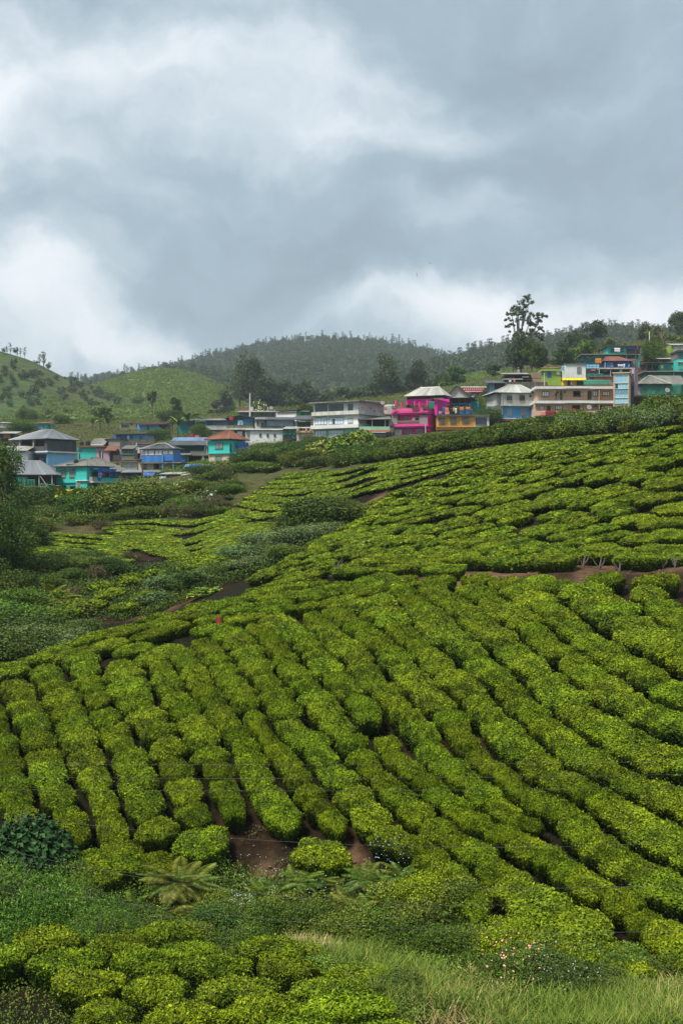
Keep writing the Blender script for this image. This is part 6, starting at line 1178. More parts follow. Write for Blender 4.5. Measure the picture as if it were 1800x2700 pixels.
# stair path between the houses
st = empty('stair_path', P(*Z6.p(1000, 900), 300)); tag(st, 'steep flight of worn brown steps climbing between the houses', 'stairs')
A_, B_ = P(*Z6.p(905, 1180), 285)-st.location, P(*Z6.p(1022, 510), 395)-st.location
for k in range(60):
    f = k/60; q = A_.lerp(B_, f); m = MB(); w = 2.6+f*1.8; m.box(q.x-w/2, q.x+w/2, q.y, q.y+1.95, q.z-.8, q.z+.02); m.build('step', M_['rustslab' if k % 3 else 'brown'], st)
b = Bld('retaining_wall', 'leaning pinkish wall beside the stair path', Z6, 890, 942, 1200, 283, 55, 1, cat='stone wall'); b.box('wall_face', 893, 945, 700, 1200, 0, .6, 'lilac', down=4)
b = Bld('house', 'dark narrow annexe between the stair tower and the steps', Z6, 842, 890, 1240, 280, 0, 5); b.box('wall', 845, 888, 760, 1050, .3, 5, 'darkg', down=6); b.box('grey_door', 850, 882, 810, 950, .2, .29, 'charcoal')
# right of the steps
b = Bld('roofed_terrace', 'lowest right house, green netting under a weathered hip roof', Z6, 945, 1640, 1200, 298, 0, 9, cat='house'); b.box('wall', 955, 1600, 905, 1060, 1.2, 9, 'dark', down=1); b.drape(1008, 1558, 908, 1058, .2, 'greennet', 'net', .16); b.box('blue_sign_cloth', 950, 1006, 925, 948, .5, .6, 'bluetarp'); b.box('cabin', 950, 1006, 948, 1058, .6, 2, 'greypanel'); b.slab(960, 1640, 1060, 1070, -.6, 9, 'offwhite', 'floor_slab'); b.box('lower_wall', 965, 1350, 1072, 1210, .8, 9, 'concrete', down=5); b.box('lower_dark', 1352, 1640, 1072, 1210, 1.2, 9, 'dark', down=4); b.box('rust_band', 990, 1112, 1078, 1130, .7, .79, 'rustslab'); b.win(1250, 1322, 1145, 1190, 3, 1, 'white', 'sky', d=.8)
b.hip(903, 788, .47, .52, .3, 'old', x1=b.u(1385), y1=8, width=.8, ridge=M_['offwhite']); b.lean(1200, 1640, 912, 790, 2, 9, 'old', .9)
b = Bld('house', 'long dark green roofed house above the weathered hip roof', Z6, 1030, 1640, 800, 333, 0, 7); b.box('wall', 1040, 1640, 732, 800, .5, 7, 'teald', down=3); b.box('green_board', 1045, 1430, 735, 780, .35, .45, 'greennet'); b.box('green_board', 1440, 1640, 735, 780, .35, .45, 'greennet'); b.slab(1028, 1640, 722, 732, -.6, 7, 'greypanel', 'roof_slab'); b.pillar(1436, 732, 790, 0, .14, 'steel')
b = Bld('house', 'bright green hut with a blue door and pink curtains', Z6, 1050, 1490, 712, 350, 0, 7); b.box('wall', 1238, 1488, 612, 712, 0, 7, 'green', down=1); b.box('dark_part', 1055, 1236, 620, 712, 1, 7, 'dark', down=1); b.door(1316, 1360, 640, 710, 'bluesheet'); b.win(1255, 1292, 640, 690, 1, 1, 'offwhite', 'white'); b.win(1402, 1434, 636, 688, 1, 1, 'offwhite', 'white'); b.slab(1045, 1490, 602, 612, -.8, 7, 'darkg', 'roof_sheeting'); [b.pillar(x, 612, 712, -.5, .12, 'darkg') for x in (1060, 1140, 1228)]; b.drape(1065, 1225, 625, 640, -.3, 'greennet', 'net', .05)
b = Bld('house', 'pale roofed terrace with a balustrade above the green hut', Z6, 1235, 1480, 600, 362, 0, 6); b.box('wall', 1240, 1480, 560, 602, 1, 6, 'concrete', down=2); b.lean(1230, 1462, 557, 545, -.5, 5, 'white', 1.4); b.rail(1345, 1478, 562, 602, -.2, 'cream', .5)
b = Bld('house', 'teal house cut by the right picture edge', Z6, 1490, 1700, 712, 345, 0, 7); b.box('wall', 1490, 1700, 560, 712, 0, 7, 'teal', down=3); b.box('upper_wall', 1485, 1700, 455, 555, .3, 7, 'concrete'); b.box('green_window_wall', 1518, 1700, 470, 550, .2, .29, 'teald'); b.slab(1480, 1700, 432, 455, -.4, 7, 'darkg', 'roof_sheeting'); b.slab(1488, 1700, 590, 600, -.4, 0, 'offwhite', 'ledge'); b.box('green_panel', 1515, 1700, 600, 700, -.1, -.002, 'tealnet')
b = Bld('shed', 'shed wrapped in a silver tarpaulin at the upper right edge', Z6, 1430, 1700, 495, 395, 0, 6, cat='shed'); b.drape(1430, 1700, 370, 492, -.1, 'steel', fold=.12); b.box('wall', 1435, 1700, 370, 495, .3, 6, 'greypanel', down=3); b.lean(1410, 1700, 366, 350, -.6, 6, 'light', 1.2); b.box('lime_wall', 1385, 1428, 368, 490, .5, 5, 'lime', down=3)
b = Bld('hut', 'tiny tiled hut behind the white flowering shrub', Z6, 1205, 1385, 490, 400, 0, 5); b.box('wall', 1275, 1385, 430, 490, 0, 5, 'teald', down=3); b.box('dark_part', 1210, 1270, 425, 490, .8, 5, 'dark', down=3); b.lean(1200, 1388, 432, 408, -.5, 5, 'rust')

# ---------------- left foreground of the village
b = Bld('large_roofed_house', 'big house with a wide grey hip roof, charcoal cladding and pale blue walls', Z1, 300, 562, 715, 255, -38, 9, xs=908)
b.box('lower_wall', 318, 562, 530, 700, 1.2, b.dep, 'greypanel', down=2); b.box('blue_side', 555, 562, 515, 700, 0, b.dep, 'sky', down=3); b.slab(300, 566, 492, 508, -.5, b.dep+.15, 'white', 'floor_slab'); b.box('blue_fascia', 318, 560, 508, 528, -.2, 1.3, 'sky'); b.door(405, 452, 566, 655, 'darkg', 1.2); b.win(470, 524, 566, 626, 2, 2, 'black', 'sky', d=1.2); b.win(325, 365, 575, 610, 2, 1, 'brown', 'dark', d=1.2)
b.sbox('white_band', 560, 915, 500, 520, .06, .16, 'white'); bW = b.W
b.box('upper_dark', 150, 528, 362, 490, 2.0, b.dep, 'dark'); b.box('upper_deck', 150, 528, 440, 492, -.1, .02, 'charcoal'); b.box('upper_clad', 528, 556, 358, 492, -.02, .1, 'charcoal'); b.box('side_core', 556, 561, 358, 492, 0, b.dep-.1, 'charcoal'); b.panel(563, 905, 366, 520, .02, 'char', side=1)
[b.pillar(x, 360, 492, 0, .35, 'greypanel') for x in (170, 245, 405)]
b.hip(358, 246, .45, .72, .5, 'grey', x0=b.u(145), x1=b.W, width=.9)
b = Bld('white_house', 'white walled house half hidden by the left tree', Z1, 60, 312, 610, 248, 0, 7, cat='house'); b.box('wall', 60, 305, 480, 612, 0, 7, 'white', down=4); b.lean(-20, 322, 490, 432, -.5, 7, 'light', 1.1); b.win(205, 245, 545, 600, 2, 1, 'brown', 'brown' if 0 else 'dark'); b.pillar(322, 500, 610, -.2, .12, 'steel')
b = Bld('green_netted_shed', 'open shed with grey tin roof and green netting at the left', Z1, 60, 660, 912, 236, 0, 9, cat='shed'); b.box('back_wall', 100, 650, 775, 912, 3, 9, 'dark', down=1); b.drape(150, 330, 790, 905, -.1, 'greennet', 'net', .15); b.drape(330, 420, 825, 905, -.2, 'greennet', 'net', .15); b.drape(465, 570, 870, 935, -.4, 'greennet', 'net', .15); b.drape(570, 650, 880, 985, -.5, 'greennet', 'net', .2); [b.pillar(x, 765, 912, 0, .12, 'steel') for x in (465, 618, 130)]
r_ = b.hip(772, 610, .25, .62, .3, 'grey', x0=b.u(20), x1=b.u(655), width=.9)
m = MB(); m.tube([(b.u(488), -.6, b.h(785)), (b.u(590), -1.2, b.h(925))], .07, 5); m.build('bamboo_pole', M_['woodp'], b.e)
b.box('terrace_wall', 170, 605, 912, 1045, -.6, 8, 'cream', down=2.5); b.slab(165, 585, 905, 914, -.9, 8, 'woodp', 'terrace_edge'); b.box('dark_gap', 555, 608, 945, 985, -.75, -.602, 'dark'); b.win(445, 482, 998, 1062, 1, 1, 'woodp', 'brown' if 0 else 'dark', d=-.6)
b = Bld('teal_house', 'turquoise two storey house with patched grey roof and barred balconies', Z1, 665, 1028, 985, 240, -32, 9, xs=1300)
b.box('wall', 665, 1028, 678, 985, 0, b.dep, 'teal', down=3); b.slab(665, 1030, 856, 864, -.25, 0, 'teal', 'band'); b.slab(895, 1035, 832, 842, -.5, 0, 'white', 'ledge'); b.box('projecting_bay', 905, 1026, 680, 830, -.12, 0, 'teal'); b.box('projecting_bay', 898, 1030, 845, 985, -.2, 0, 'teal', down=2)
for x0, x1, y0, y1 in ((724,776,720,796),(824,880,716,796)): b.win(x0, x1, y0, y1, 2, 2, 'woodp', 'grey', hood='brown')
for x0, x1, y0, y1 in ((735,778,912,950),(835,885,915,955)): b.win(x0, x1, y0, y1, 2, 1, 'brown', 'dark', hood='brown')
b.sbox('balcony_dark', 1085, 1290, 740, 800, .01, .1, 'dark'); b.sbox('balcony_floor', 1032, 1290, 852, 866, 0, 1.4, 'offwhite'); b.sbox('balcony_board', 1130, 1290, 812, 852, 1.2, 1.35, 'teal'); b.sbox('crate_stack', 1040, 1100, 795, 852, .3, 1.0, 'greypanel'); b.sbox('awning', 1070, 1300, 700, 712, 0, 1.6, 'bluetarp'); b.sbox('lower_dark', 1110, 1260, 885, 930, .01, .1, 'dark'); b.sbox('stair_rail', 1040, 1290, 930, 975, 1.5, 1.6, 'teal'); b.sbox('post', 1118, 1126, 866, 940, 1.2, 1.35, 'white')
b.hip(676, 590, .5, .62, .6, 'old', width=.9); b.drape(1075, 1290, 705, 740, 1.55, 'bluetarp', 'tarpaulin', .08, side=1)
b2 = Bld('patched_roof', 'pointed grey roof end sloping right over the blue awning of the turquoise house', Z1, 985, 1445, 760, 252, -10, 5, cat='roof'); b2.box('wall', 1180, 1430, 745, 860, .8, 5, 'teald', down=2); b2.hip(735, 570, .12, .3, .3, 'old', width=.9)
tank(Z1, 902, 584, 645, 239, 'black water tank on a steel stand before the turquoise house'); tank(Z1, 880, 788, 848, 238.5, 'small black drum beside the turquoise house window')
ts = empty('tank_stand', P(*Z1.p(875, 985), 238.6)); tag(ts, 'thin rusty steel ladder stand in front of the turquoise house', 'stand'); m = MB(); H_ = (985-645)/4.48*238.6/F
for x in (-.9, 1.3): m.tube([(x, 0, -1), (x, 0, H_)], .05, 5)
for k in range(9): m.tube([(-.9, 0, H_*k/9), (1.3, 0, H_*k/9)], .03, 4)
m.box(-1.2, 1.8, -.6, .6, H_-.1, H_); m.build('frame', M_['rustslab'], ts)
for i, (x0, x1, y0, y1, mt, lb) in enumerate([(1165,1210,745,815,'dblue','dark patterned cloth on the turquoise house balcony'),(1212,1238,748,790,'red','red shirt on the turquoise house balcony'),(1130,1160,750,800,'black','black garment on the turquoise house balcony'),(1300,1330,755,800,'bluetarp','blue garment under the blue awning'),(1335,1390,755,805,'dblue','deep blue cloth under the blue awning')]): cloth(Z1, x0, x1, y0, y1, 236.5+i, mt, lb, group='washing on the turquoise house')
b = Bld('yard_wall', 'grey cement yard wall with leaning planks below the turquoise house', Z1, 640, 985, 1025, 236, 0, .4, cat='wall'); b.box('wall_face', 640, 985, 968, 1028, 0, .3, 'concrete', down=1.2); b.box('pink_slab', 655, 700, 895, 968, -.3, -.2, 'peach'); b.box('leaning_plank', 915, 950, 865, 1000, -.5, -.4, 'woodp'); b.box('rusty_barrel', 960, 990, 930, 1000, -.6, 0, 'rustslab')
b = Bld('green_pink_house', 'flat roofed house, green wall left and dusty pink front right', Z1, 920, 1336, 605, 286, -6, 8); b.box('green_wall', 920, 1134, 445, 590, 0, 8, 'teal', down=2); b.box('pink_wall', 1134, 1300, 455, 590, .05, 8, 'lilac', down=2); b.slab(918, 1240, 425, 445, -.5, 8, 'rustslab', 'roof_slab'); b.door(1172, 1212, 486, 592, 'brown', .05); b.pillar(1203, 486, 592, -.1, .14, 'offwhite'); b.lean(1228, 1372, 490, 432, -1.6, 1.5, 'rust', .8); b.box('side_room', 1300, 1418, 470, 600, .8, 6, 'rustslab', down=3); b.box('pink_pier', 1416, 1430, 470, 605, .3, .8, 'lilac', down=1); b.box('pink_cloth_wall', 1336, 1416, 540, 605, .2, .3, 'lilac')
tank(Z1, 967, 372, 426, 286, 'black water tank, left of the pair on the green house'); tank(Z1, 1043, 362, 422, 286, 'black water tank, right of the pair on the green house')
b = Bld('shed', 'grey sheet roofed shed behind the green and pink house', Z1, 1070, 1240, 430, 300, 0, 6, cat='shed'); b.box('wall', 1075, 1235, 400, 430, .5, 6, 'darkg', down=2); b.lean(1066, 1240, 415, 342, -.3, 5, 'old', .9); b.box('white_edge', 1075, 1225, 410, 422, -.4, -.3, 'white')
b = Bld('block_room', 'plain grey block room on the terraces right of the pink front', Z1, 1240, 1420, 460, 303, -12, 5, cat='house'); b.box('wall', 1240, 1420, 350, 462, 0, 5, 'greypanel', down=2); b.box('dark_side', 1240, 1282, 352, 435, -.05, -.002, 'dark'); b.slab(1235, 1425, 342, 350, -.3, 5, 'darkg', 'roof_slab')
b = Bld('low_roofs', 'low weathered grey roofs stepping down right of the pink front', Z2, -40, 130, 760, 280, 0, 7, cat='house'); b.lean(-50, 100, 600, 560, -.4, 6, 'old'); b.box('wall', -40, 100, 600, 700, .3, 6, 'concrete', down=1); b.lean(-60, 105, 668, 640, -1.4, 2, 'dark'); b.box('green_edge', -40, 100, 655, 668, -1.5, -1.42, 'teald'); b.box('cream_wall', -30, 95, 680, 760, -1, 1, 'cream', down=2); b.slab(-40, 140, 720, 730, -1.6, 2, 'concrete', 'ledge')
b = Bld('white_wall_house', 'stained white walled house with a dark flat edge', Z2, -30, 150, 860, 262, 0, 7, cat='house'); b.box('wall', -30, 145, 752, 862, 0, 7, 'offwhite', down=2); b.slab(-70, 155, 742, 752, -.5, 7, 'concrete', 'roof_slab'); b.win(-100, -78, 760, 800, 1, 1, 'black', 'dark')
b = Bld('long_low_shed', 'long low grey shed roof above the big clump of bushes', Z2, -10, 405, 945, 246, 0, 7, cat='shed'); b.lean(-60, 408, 880, 852, -1, 5, 'grey', 1.1); b.box('wall', -40, 190, 880, 945, 0, 6, 'charcoal', down=2); b.box('white_part', 190, 400, 872, 910, .5, 6, 'offwhite', down=2); b.drape(205, 350, 880, 920, -1.1, 'bluetarp', 'tarpaulin', .15, lean=.6); b.box('dark_corner', 290, 352, 915, 985, -.4, 2, 'charcoal', down=1)
b = Bld('pink_box_house', 'pale pink box house behind the blue glazed one', Z2, 150, 420, 700, 290, 0, 7, cat='house'); b.box('wall', 176, 420, 540, 700, 0, 7, 'lilac', down=2); b.slab(135, 430, 530, 541, -.4, 7, 'concrete', 'roof_slab'); b.box('dark_part', 95, 150, 560, 700, .4, 5, 'dark', down=2); b.pillar(135, 525, 685, -.6, .14, 'white'); b.box('white_sheet', 150, 176, 572, 650, -.1, -.02, 'whitecloth')
b = Bld('blue_glazed_house', 'house with a glazed upper room over blue corrugated panels', Z2, 203, 572, 852, 260, -22, 8, xs=660)
b.box('glazed_wall', 205, 572, 608, 668, .1, b.dep, 'white'); b.box('panel_core', 203, 572, 668, 752, .05, b.dep, 'dblue'); b.panel(200, 437, 680, 755, -.05, 'bluew'); b.panel(442, 572, 668, 738, -.05, 'bluew'); b.panel(574, 656, 612, 765, .02, 'bluew', side=1); b.sbox('side_core', 573, 656, 612, 765, -.1, .01, 'dblue'); b.win(228, 275, 612, 680, 1, 1, 'brown', 'white', d=.1); b.win(275, 350, 612, 680, 1, 1, 'brown', 'white', d=.1); b.win(352, 440, 612, 680, 2, 1, 'brown', 'white', d=.1); b.win(445, 512, 616, 662, 1, 1, 'brown', 'white', d=.1); b.win(512, 572, 616, 662, 1, 1, 'brown', 'white', d=.1)
b.box('lower_wall', 160, 335, 768, 852, .3, 7, 'cream', down=2); b.box('lower_wall', 335, 660, 768, 852, 1.2, 7, 'cream', down=2); b.slab(150, 660, 757, 768, -.5, 7, 'concrete', 'floor_slab'); b.door(345, 400, 778, 852, 'dark', 1.2); b.win(215, 255, 776, 832, 2, 1, 'black', 'grey', d=.3); b.pillar(445, 668, 852, -.3, .16, 'blue', 'pipe'); b.pillar(571, 740, 852, -.3, .12, 'blue', 'pipe'); b.hip(604, 540, .42, .62, .4, 'dark', width=.9, ridge=M_['steel'])
b = Bld('blue_roofed_house', 'house with blue and dark sheet roof over a deep shaded garage', Z2, 600, 965, 790, 269, 0, 9); b.lean(495, 960, 556, 505, -1, 3.5, 'dark', .9); b.lean(540, 1010, 508, 466, 3.3, 8.5, 'blue', .9); b.box('upper_back', 600, 960, 558, 625, 2.2, 9, 'teald'); b.box('parapet', 770, 962, 622, 672, -.5, -.2, 'greypanel'); b.lean(655, 780, 672, 632, -1.2, .5, 'old'); b.slab(690, 965, 670, 680, -.5, 9, 'concrete', 'floor_slab'); b.box('garage_back', 660, 965, 680, 790, 4, 9, 'dark', down=2); b.panel(655, 725, 648, 778, .2, 'bluew'); b.box('blue_core', 655, 725, 650, 780, .3, 4, 'dblue', down=1)
[b.pillar(x, 558, 622, -.4, .16, 'white') for x in (945,)]; b.pillar(742, 680, 790, 0, .3, 'greypanel'); b.pillar(922, 680, 790, 0, .42, 'white'); b.win(938, 968, 735, 775, 1, 1, 'white', 'grey', d=2); b.box('yellow_sack', 762, 780, 742, 768, 1, 1.5, 'yellow', down=.3); b.box('pots', 625, 655, 600, 620, .3, .8, 'rustslab'); b.pillar(968, 500, 665, -.6, .14, 'offwhite', 'drain_pipe')
cloth(Z2, 762, 805, 432, 470, 280, 'red', 'small red cloth drying above the blue roof, left of two'); cloth(Z2, 825, 876, 440, 468, 280, 'salmon', 'small faded red cloth drying above the blue roof, right of two')
b = Bld('red_roofed_house', 'turquoise and cream two storey house with a rusty red hip roof', Z2, 985, 1232, 790, 253, -33, 8, xs=1420)
b.box('upper_wall', 985, 1232, 500, 645, 0, b.dep, 'teal'); b.box('lower_wall', 988, 1225, 655, 790, .1, b.dep-1, 'cream', down=2); b.slab(975, 1236, 644, 655, -.25, b.dep, 'teal', 'floor_slab'); b.win(1064, 1156, 522, 592, 2, 1, 'brown', 'grey'); b.win(1064, 1140, 682, 756, 3, 1, 'brown', 'grey', d=.1); b.drape(1300, 1430, 520, 745, .5, 'bluetarp', 'tarpaulin', .25, side=1); b.sbox('side_door', 1238, 1255, 540, 640, .01, .06, 'brown'); b.sbox('stair_rail', 1240, 1300, 640, 665, 1.0, 1.1, 'teal')
b.hip(492, 392, .42, .62, .6, 'rust', width=.85)
m = MB(); p0, p1 = b.h(655), b.h(750); m.poly([(b.W+.5, 3.2, p0), (b.W+2.0, 3.2, p0), (b.W+3.6, .4, p1), (b.W+2.1, .4, p1)]); m.poly([(b.W+2.0, 3.2, p0+.9), (b.W+2.06, 3.2, p0+.75), (b.W+3.66, .4, p1+.75), (b.W+3.6, .4, p1+.9)]); m.build('stair', M_['teal'], b.e)
b = Bld('lean_to_row', 'low lean-to with a patchwork roof and turquoise wall', Z2, 695, 1250, 900, 247, 0, 5, cat='shed'); b.lean(690, 1000, 812, 784, -.6, 3, 'blue', .8); b.lean(960, 1180, 815, 790, -.8, 3, 'light', .8); b.box('teal_wall', 698, 945, 815, 880, .2, 5, 'teal', down=2); b.box('dark_part', 660, 805, 840, 885, -.4, 0, 'darkg', down=1); b.box('cream_wall', 1065, 1250, 812, 900, .4, 5, 'cream', down=2); b.door(820, 850, 825, 872, 'brown', .2); b.win(1095, 1118, 820, 850, 1, 1, 'brown', 'dark', d=.4); b.drape(755, 905, 780, 800, .5, 'bluetarp', 'tarpaulin', .1, lean=.5)
b = Bld('bottom_shed', 'lowest shed with a white end wall beside the litter', Z2, 385, 778, 1000, 240, -10, 6, cat='shed'); b.lean(385, 640, 902, 878, -.8, 4, 'light', .9); b.box('teal_wall', 570, 636, 893, 980, .1, 5, 'teal', down=2); b.win(580, 628, 925, 975, 2, 1, 'brown', 'dark', d=.1); b.box('white_wall', 636, 778, 892, 1000, 0, 5, 'white', down=1.5); b.win(745, 762, 940, 978, 1, 1, 'brown', 'dark'); b.box('dark_part', 400, 570, 905, 975, 1.5, 5, 'dark', down=2); b.box('red_plank', 530, 565, 905, 985, -.5, -.4, 'redtile'); b.pillar(400, 905, 985, -.5, .14, 'darkg')
cloth(Z2, 405, 455, 925, 955, 239, 'whitecloth', 'white cloth hung in front of the lowest shed, left'); cloth(Z2, 455, 485, 925, 958, 239, 'sky', 'pale blue cloth hung in front of the lowest shed')
# poles, barrels, washing line
pole(Z3, 175, 162, 435, 340, 'white pole with a small blue box above the flat roofs', 'white', .14, ((.97, 1.6),)); pole(Z2, 208, 760, 950, 243, 'dark wooden pole before the blue glazed house', 'brown', .14)
pole(Z6, 1102, 180, 405, 410, 'tall white pole against the sky at the upper right', 'white', .16); pole(Z6, 942, 205, 375, 376, 'dark post behind the highest teal house', 'brown', .13); pole(Z6, 1025, 270, 500, 385, 'tilted dark post beside the top of the steps', 'brown', .12); pole(Z6, 912, 430, 760, 325, 'dark pole beside the stair path', 'darkg', .14, ((.96, .8),)); pole(Z5, 1016, 330, 500, 300, 'grey pole above the beige house roof', 'steel', .1); pole(Z1, 943, 470, 600, 262, 'small dark pole with short arms before the green wall', 'darkg', .13, ((.93, .5), (.8, .4)))
pole(Z3, 770, 560, 770, 288, 'thin black pole before the peach house', 'black', .08)
for z, x, y0, y1, D, lb in ((Z2, 1463, 640, 770, 247, 'tall blue barrel beside the blue tarpaulin'), (Z2, 1415, 762, 800, 244, 'small blue bucket below the blue tarpaulin')): tank(z, x, y0, y1, D, lb, 'bluetarp')
for x0, x1, y0, y1, mt, lb in ((560,620,905,962,'pinkcloth','pale flowered rug, leftmost on the washing line'),(620,686,922,968,'redtile','dark brown rug, second on the washing line'),(688,752,926,1006,'orange','orange rug in the middle of the washing line'),(752,842,924,972,'pinkcloth','red patterned rug, rightmost on the washing line')): cloth(Z3, x0, x1, y0, y1, 205, mt, lb, 'rug', 'rugs on the washing line above the tea', 'hanging_rug')
# people
def person(px, py, D, h, label, shirt, trousers, face=0):
    """small standing figure, one continuous body"""
    e = empty('person', P(px, py, D), R(face)); tag(e, label, 'person'); k = h/1.7
    J = {'pel': (0, 0, .95), 'che': (0, .02, 1.3), 'nek': (0, .0, 1.47), 'hed': (0, -.02, 1.6), 'top': (0, -.01, 1.7), 'hl': (-.09, 0, .88), 'kl': (-.1, -.02, .48), 'al': (-.1, .02, .06), 'tl': (-.11, -.16, .03), 'hr': (.09, 0, .88), 'kr': (.11, -.02, .48), 'ar': (.12, .02, .06), 'tr': (.13, -.16, .03),
         'sl': (-.19, .01, 1.4), 'el': (-.25, .03, 1.13), 'wl': (-.2, -.14, .95), 'sr': (.19, .01, 1.4), 'er': (.26, .03, 1.13), 'wr': (.2, -.15, .96)}
    Rd = {'pel': .14, 'che': .15, 'nek': .06, 'hed': .1, 'top': .07, 'hl': .09, 'kl': .06, 'al': .045, 'tl': .035, 'hr': .09, 'kr': .06, 'ar': .045, 'tr': .035, 'sl': .07, 'el': .045, 'wl': .035, 'sr': .07, 'er': .045, 'wr': .035}
    ed = [('pel','che'),('che','nek'),('nek','hed'),('hed','top'),('pel','hl'),('hl','kl'),('kl','al'),('al','tl'),('pel','hr'),('hr','kr'),('kr','ar'),('ar','tr'),('che','sl'),('sl','el'),('el','wl'),('che','sr'),('sr','er'),('er','wr')]
    ks = list(J); me = bpy.data.meshes.new('body'); me.from_pydata([tuple(c*k for c in J[q]) for q in ks], [(ks.index(a), ks.index(b_)) for a, b_ in ed], [])
    m, nt, bs, N, L = nodes('figure_%s' % label[:12].replace(' ', '_')); tc = N('ShaderNodeTexCoord'); sp = N('ShaderNodeSeparateXYZ'); L(tc.outputs['Object'], sp.inputs[0]); rp = N('ShaderNodeValToRGB'); rp.color_ramp.interpolation = 'CONSTANT'; dv = N('ShaderNodeMath'); dv.operation = 'DIVIDE'; dv.inputs[1].default_value = 1.8*k; L(sp.outputs[2], dv.inputs[0]); L(dv.outputs[0], rp.inputs[0])
    el = rp.color_ramp.elements; el[0].color = (*trousers, 1); el[1].position = .54; el[1].color = (*shirt, 1); q = el.new(.82); q.color = (.20, .10, .06, 1); q = el.new(.925); q.color = (.01, .01, .01, 1); L(rp.outputs[0], bs.inputs['Base Color'])
    o = link('body', me, e); me.materials.append(m); o.modifiers.new('skin', 'SKIN'); sv = me.skin_vertices[0].data
    for i, q in enumerate(ks): sv[i].radius = (Rd[q]*k, Rd[q]*k*.8)
    sv[0].use_root = True; o.modifiers.new('sub', 'SUBSURF').levels = 1; o.modifiers['sub'].render_levels = 2
person(*Z5.p(1176, 706), 275.9, 1.5, 'slim person in dark clothes on the upper beige balcony, left of two', (.03, .03, .035), (.02, .02, .025), 10)
person(*Z5.p(1246, 706), 275.9, 1.72, 'person in a dark green top standing on the upper beige balcony, right of two', (.03, .07, .06), (.02, .02, .03), -15)
person(*Z4.p(1026, 592), 277.5, 1.65, 'person in blue standing at the laundry beside the pink annexe', (.03, .05, .25), (.03, .04, .16), 20)
# ================================================================ UNDERGROWTH OF THE FOREGROUND
def frond_mesh(seed, L_=1.5, n=22):
    """a fern frond: arching rib with paired tapering leaflets"""
    r = np.random.default_rng(seed); Vs = []; t_ = np.linspace(.06, 1, n); rib = lambda q: np.stack([q*L_*.92, 0*q, L_*(.42*q-.55*q*q)], -1)
    C = rib(t_); d = norm(rib(t_+.02)-rib(t_-.02)); ln = L_*.27*np.sin(np.pi*np.clip(t_*.86+.1, 0, 1))**.8+.03
    for sgn in (-1, 1):
        A = norm(d*.45+np.array([0, sgn, 0])[None]-np.array([0, 0, .28])); ctr = C+A*ln[:, None]*.5
        V, Fq = leaf_quads(ctr, A, np.tile([0, 0, 1.0], (n, 1))+rand_unit(n, r)*.2, ln, np.full(n, L_*.030), .1); Vs.append((V, Fq, np.clip(.45+r.normal(0, .12, n)+t_*.12, 0, 1)))
    m = MB(); m.tube([tuple(q) for q in rib(np.linspace(0, 1, 7))], [.014*(1-.8*k/6) for k in range(7)], 4); f = np.array([q for q in m.f if len(q) == 4]); Vs.append((np.array(m.v), f, .3)); return join(Vs)
FR = {}
for nm, mt in (('g', FERNM), ('y', FERN_OLD)): FR[nm] = [mesh_np('frond', *[(q if k < 2 else mt) for k, q in enumerate(frond_mesh(60+i)[:2])][:2], mt, frond_mesh(60+i)[2]) for i in range(3)]
def fern(px, py, size, n, kind, label, trunk=0, dmin=24, dmax=60):
    q = hit(px, py, 0, dmin, dmax)
    if q is None: return
    size *= .62 if dmin < 60 else .5; n = int(n*1.4); e = empty('fern', tuple(q+np.array([0, 0, .3])), rnd.uniform(0, 6)); tag(e, label, 'fern', None)
    trunk *= .35
    if trunk: m = MB(); m.tube([(0, 0, -.3), (.05, 0, trunk)], [.1, .07], 7); m.build('trunk', BARK, e)
    for i in range(n):
        o = link('frond', FR[kind][i % 3], e); o.location = (0, 0, trunk); s = size/1.5*rnd.uniform(.75, 1.15); o.scale = (s, s, s); o.rotation_euler = (rnd.uniform(-.15, .15), rnd.uniform(-.75, .25), i*2.4+rnd.uniform(-.3, .3))
for a in [(470,2400,1.9,15,'y','tall tree fern with yellowish arching fronds below the tea rows',1.3),(500,2395,1.7,12,'g','tree fern crown right beside the yellowish one',1.0),(440,2390,1.5,10,'g','smaller tree fern left of the yellowish one',.9),(520,2440,1.7,10,'y','hanging yellow fern under the tree fern crown',.3),(470,2460,1.4,9,'y','low yellow fern at the foot of the tree ferns',.2),
          (410,2440,1.2,9,'g','dull fern left below the tree ferns',.3),(350,2420,1.1,8,'g','small fern on the dark bank at the left',.2),(700,2400,1.3,11,'g','pale green fern among tiny flowers left of the earth scar',.2),(740,2380,1.2,10,'g','fern nearest the left side of the earth scar',.2),(790,2370,1.4,12,'g','bright fern under the left end of the earth scar',.3),
          (840,2365,1.4,12,'g','feathery fern directly below the earth scar',.3),(880,2375,1.2,10,'y','reddish tinted fern below the earth scar',.2),(960,2360,1.4,12,'g','big feathery fern right of the earth scar',.3),(1010,2370,1.3,11,'g','second feathery fern right of the earth scar',.3),(1060,2350,1.3,10,'g','light fern under the lowest tea bushes',.3),(1100,2360,1.1,9,'y','rusty fern under the lowest tea bushes',.2),
          (930,2440,1.5,12,'y','yellow green fern in the middle of the bank',.3),(900,2465,1.3,10,'y','drooping fern left of the dense weeds',.2),(990,2450,1.4,11,'g','green fern in the middle of the bank',.3),(1180,2450,1.5,12,'g','large drooping fern at the right of the bank',.4),(1210,2480,1.2,9,'g','lower drooping fern at the right of the bank',.2),(1240,2510,1.1,9,'g','small star shaped fern by the tall grass',.2),(640,2410,1.2,9,'g','small green fern on the shaded bank',.2),(600,2440,1.1,8,'g','fern half hidden on the shaded bank',.2),
          ]: fern(*a, dmin=37)
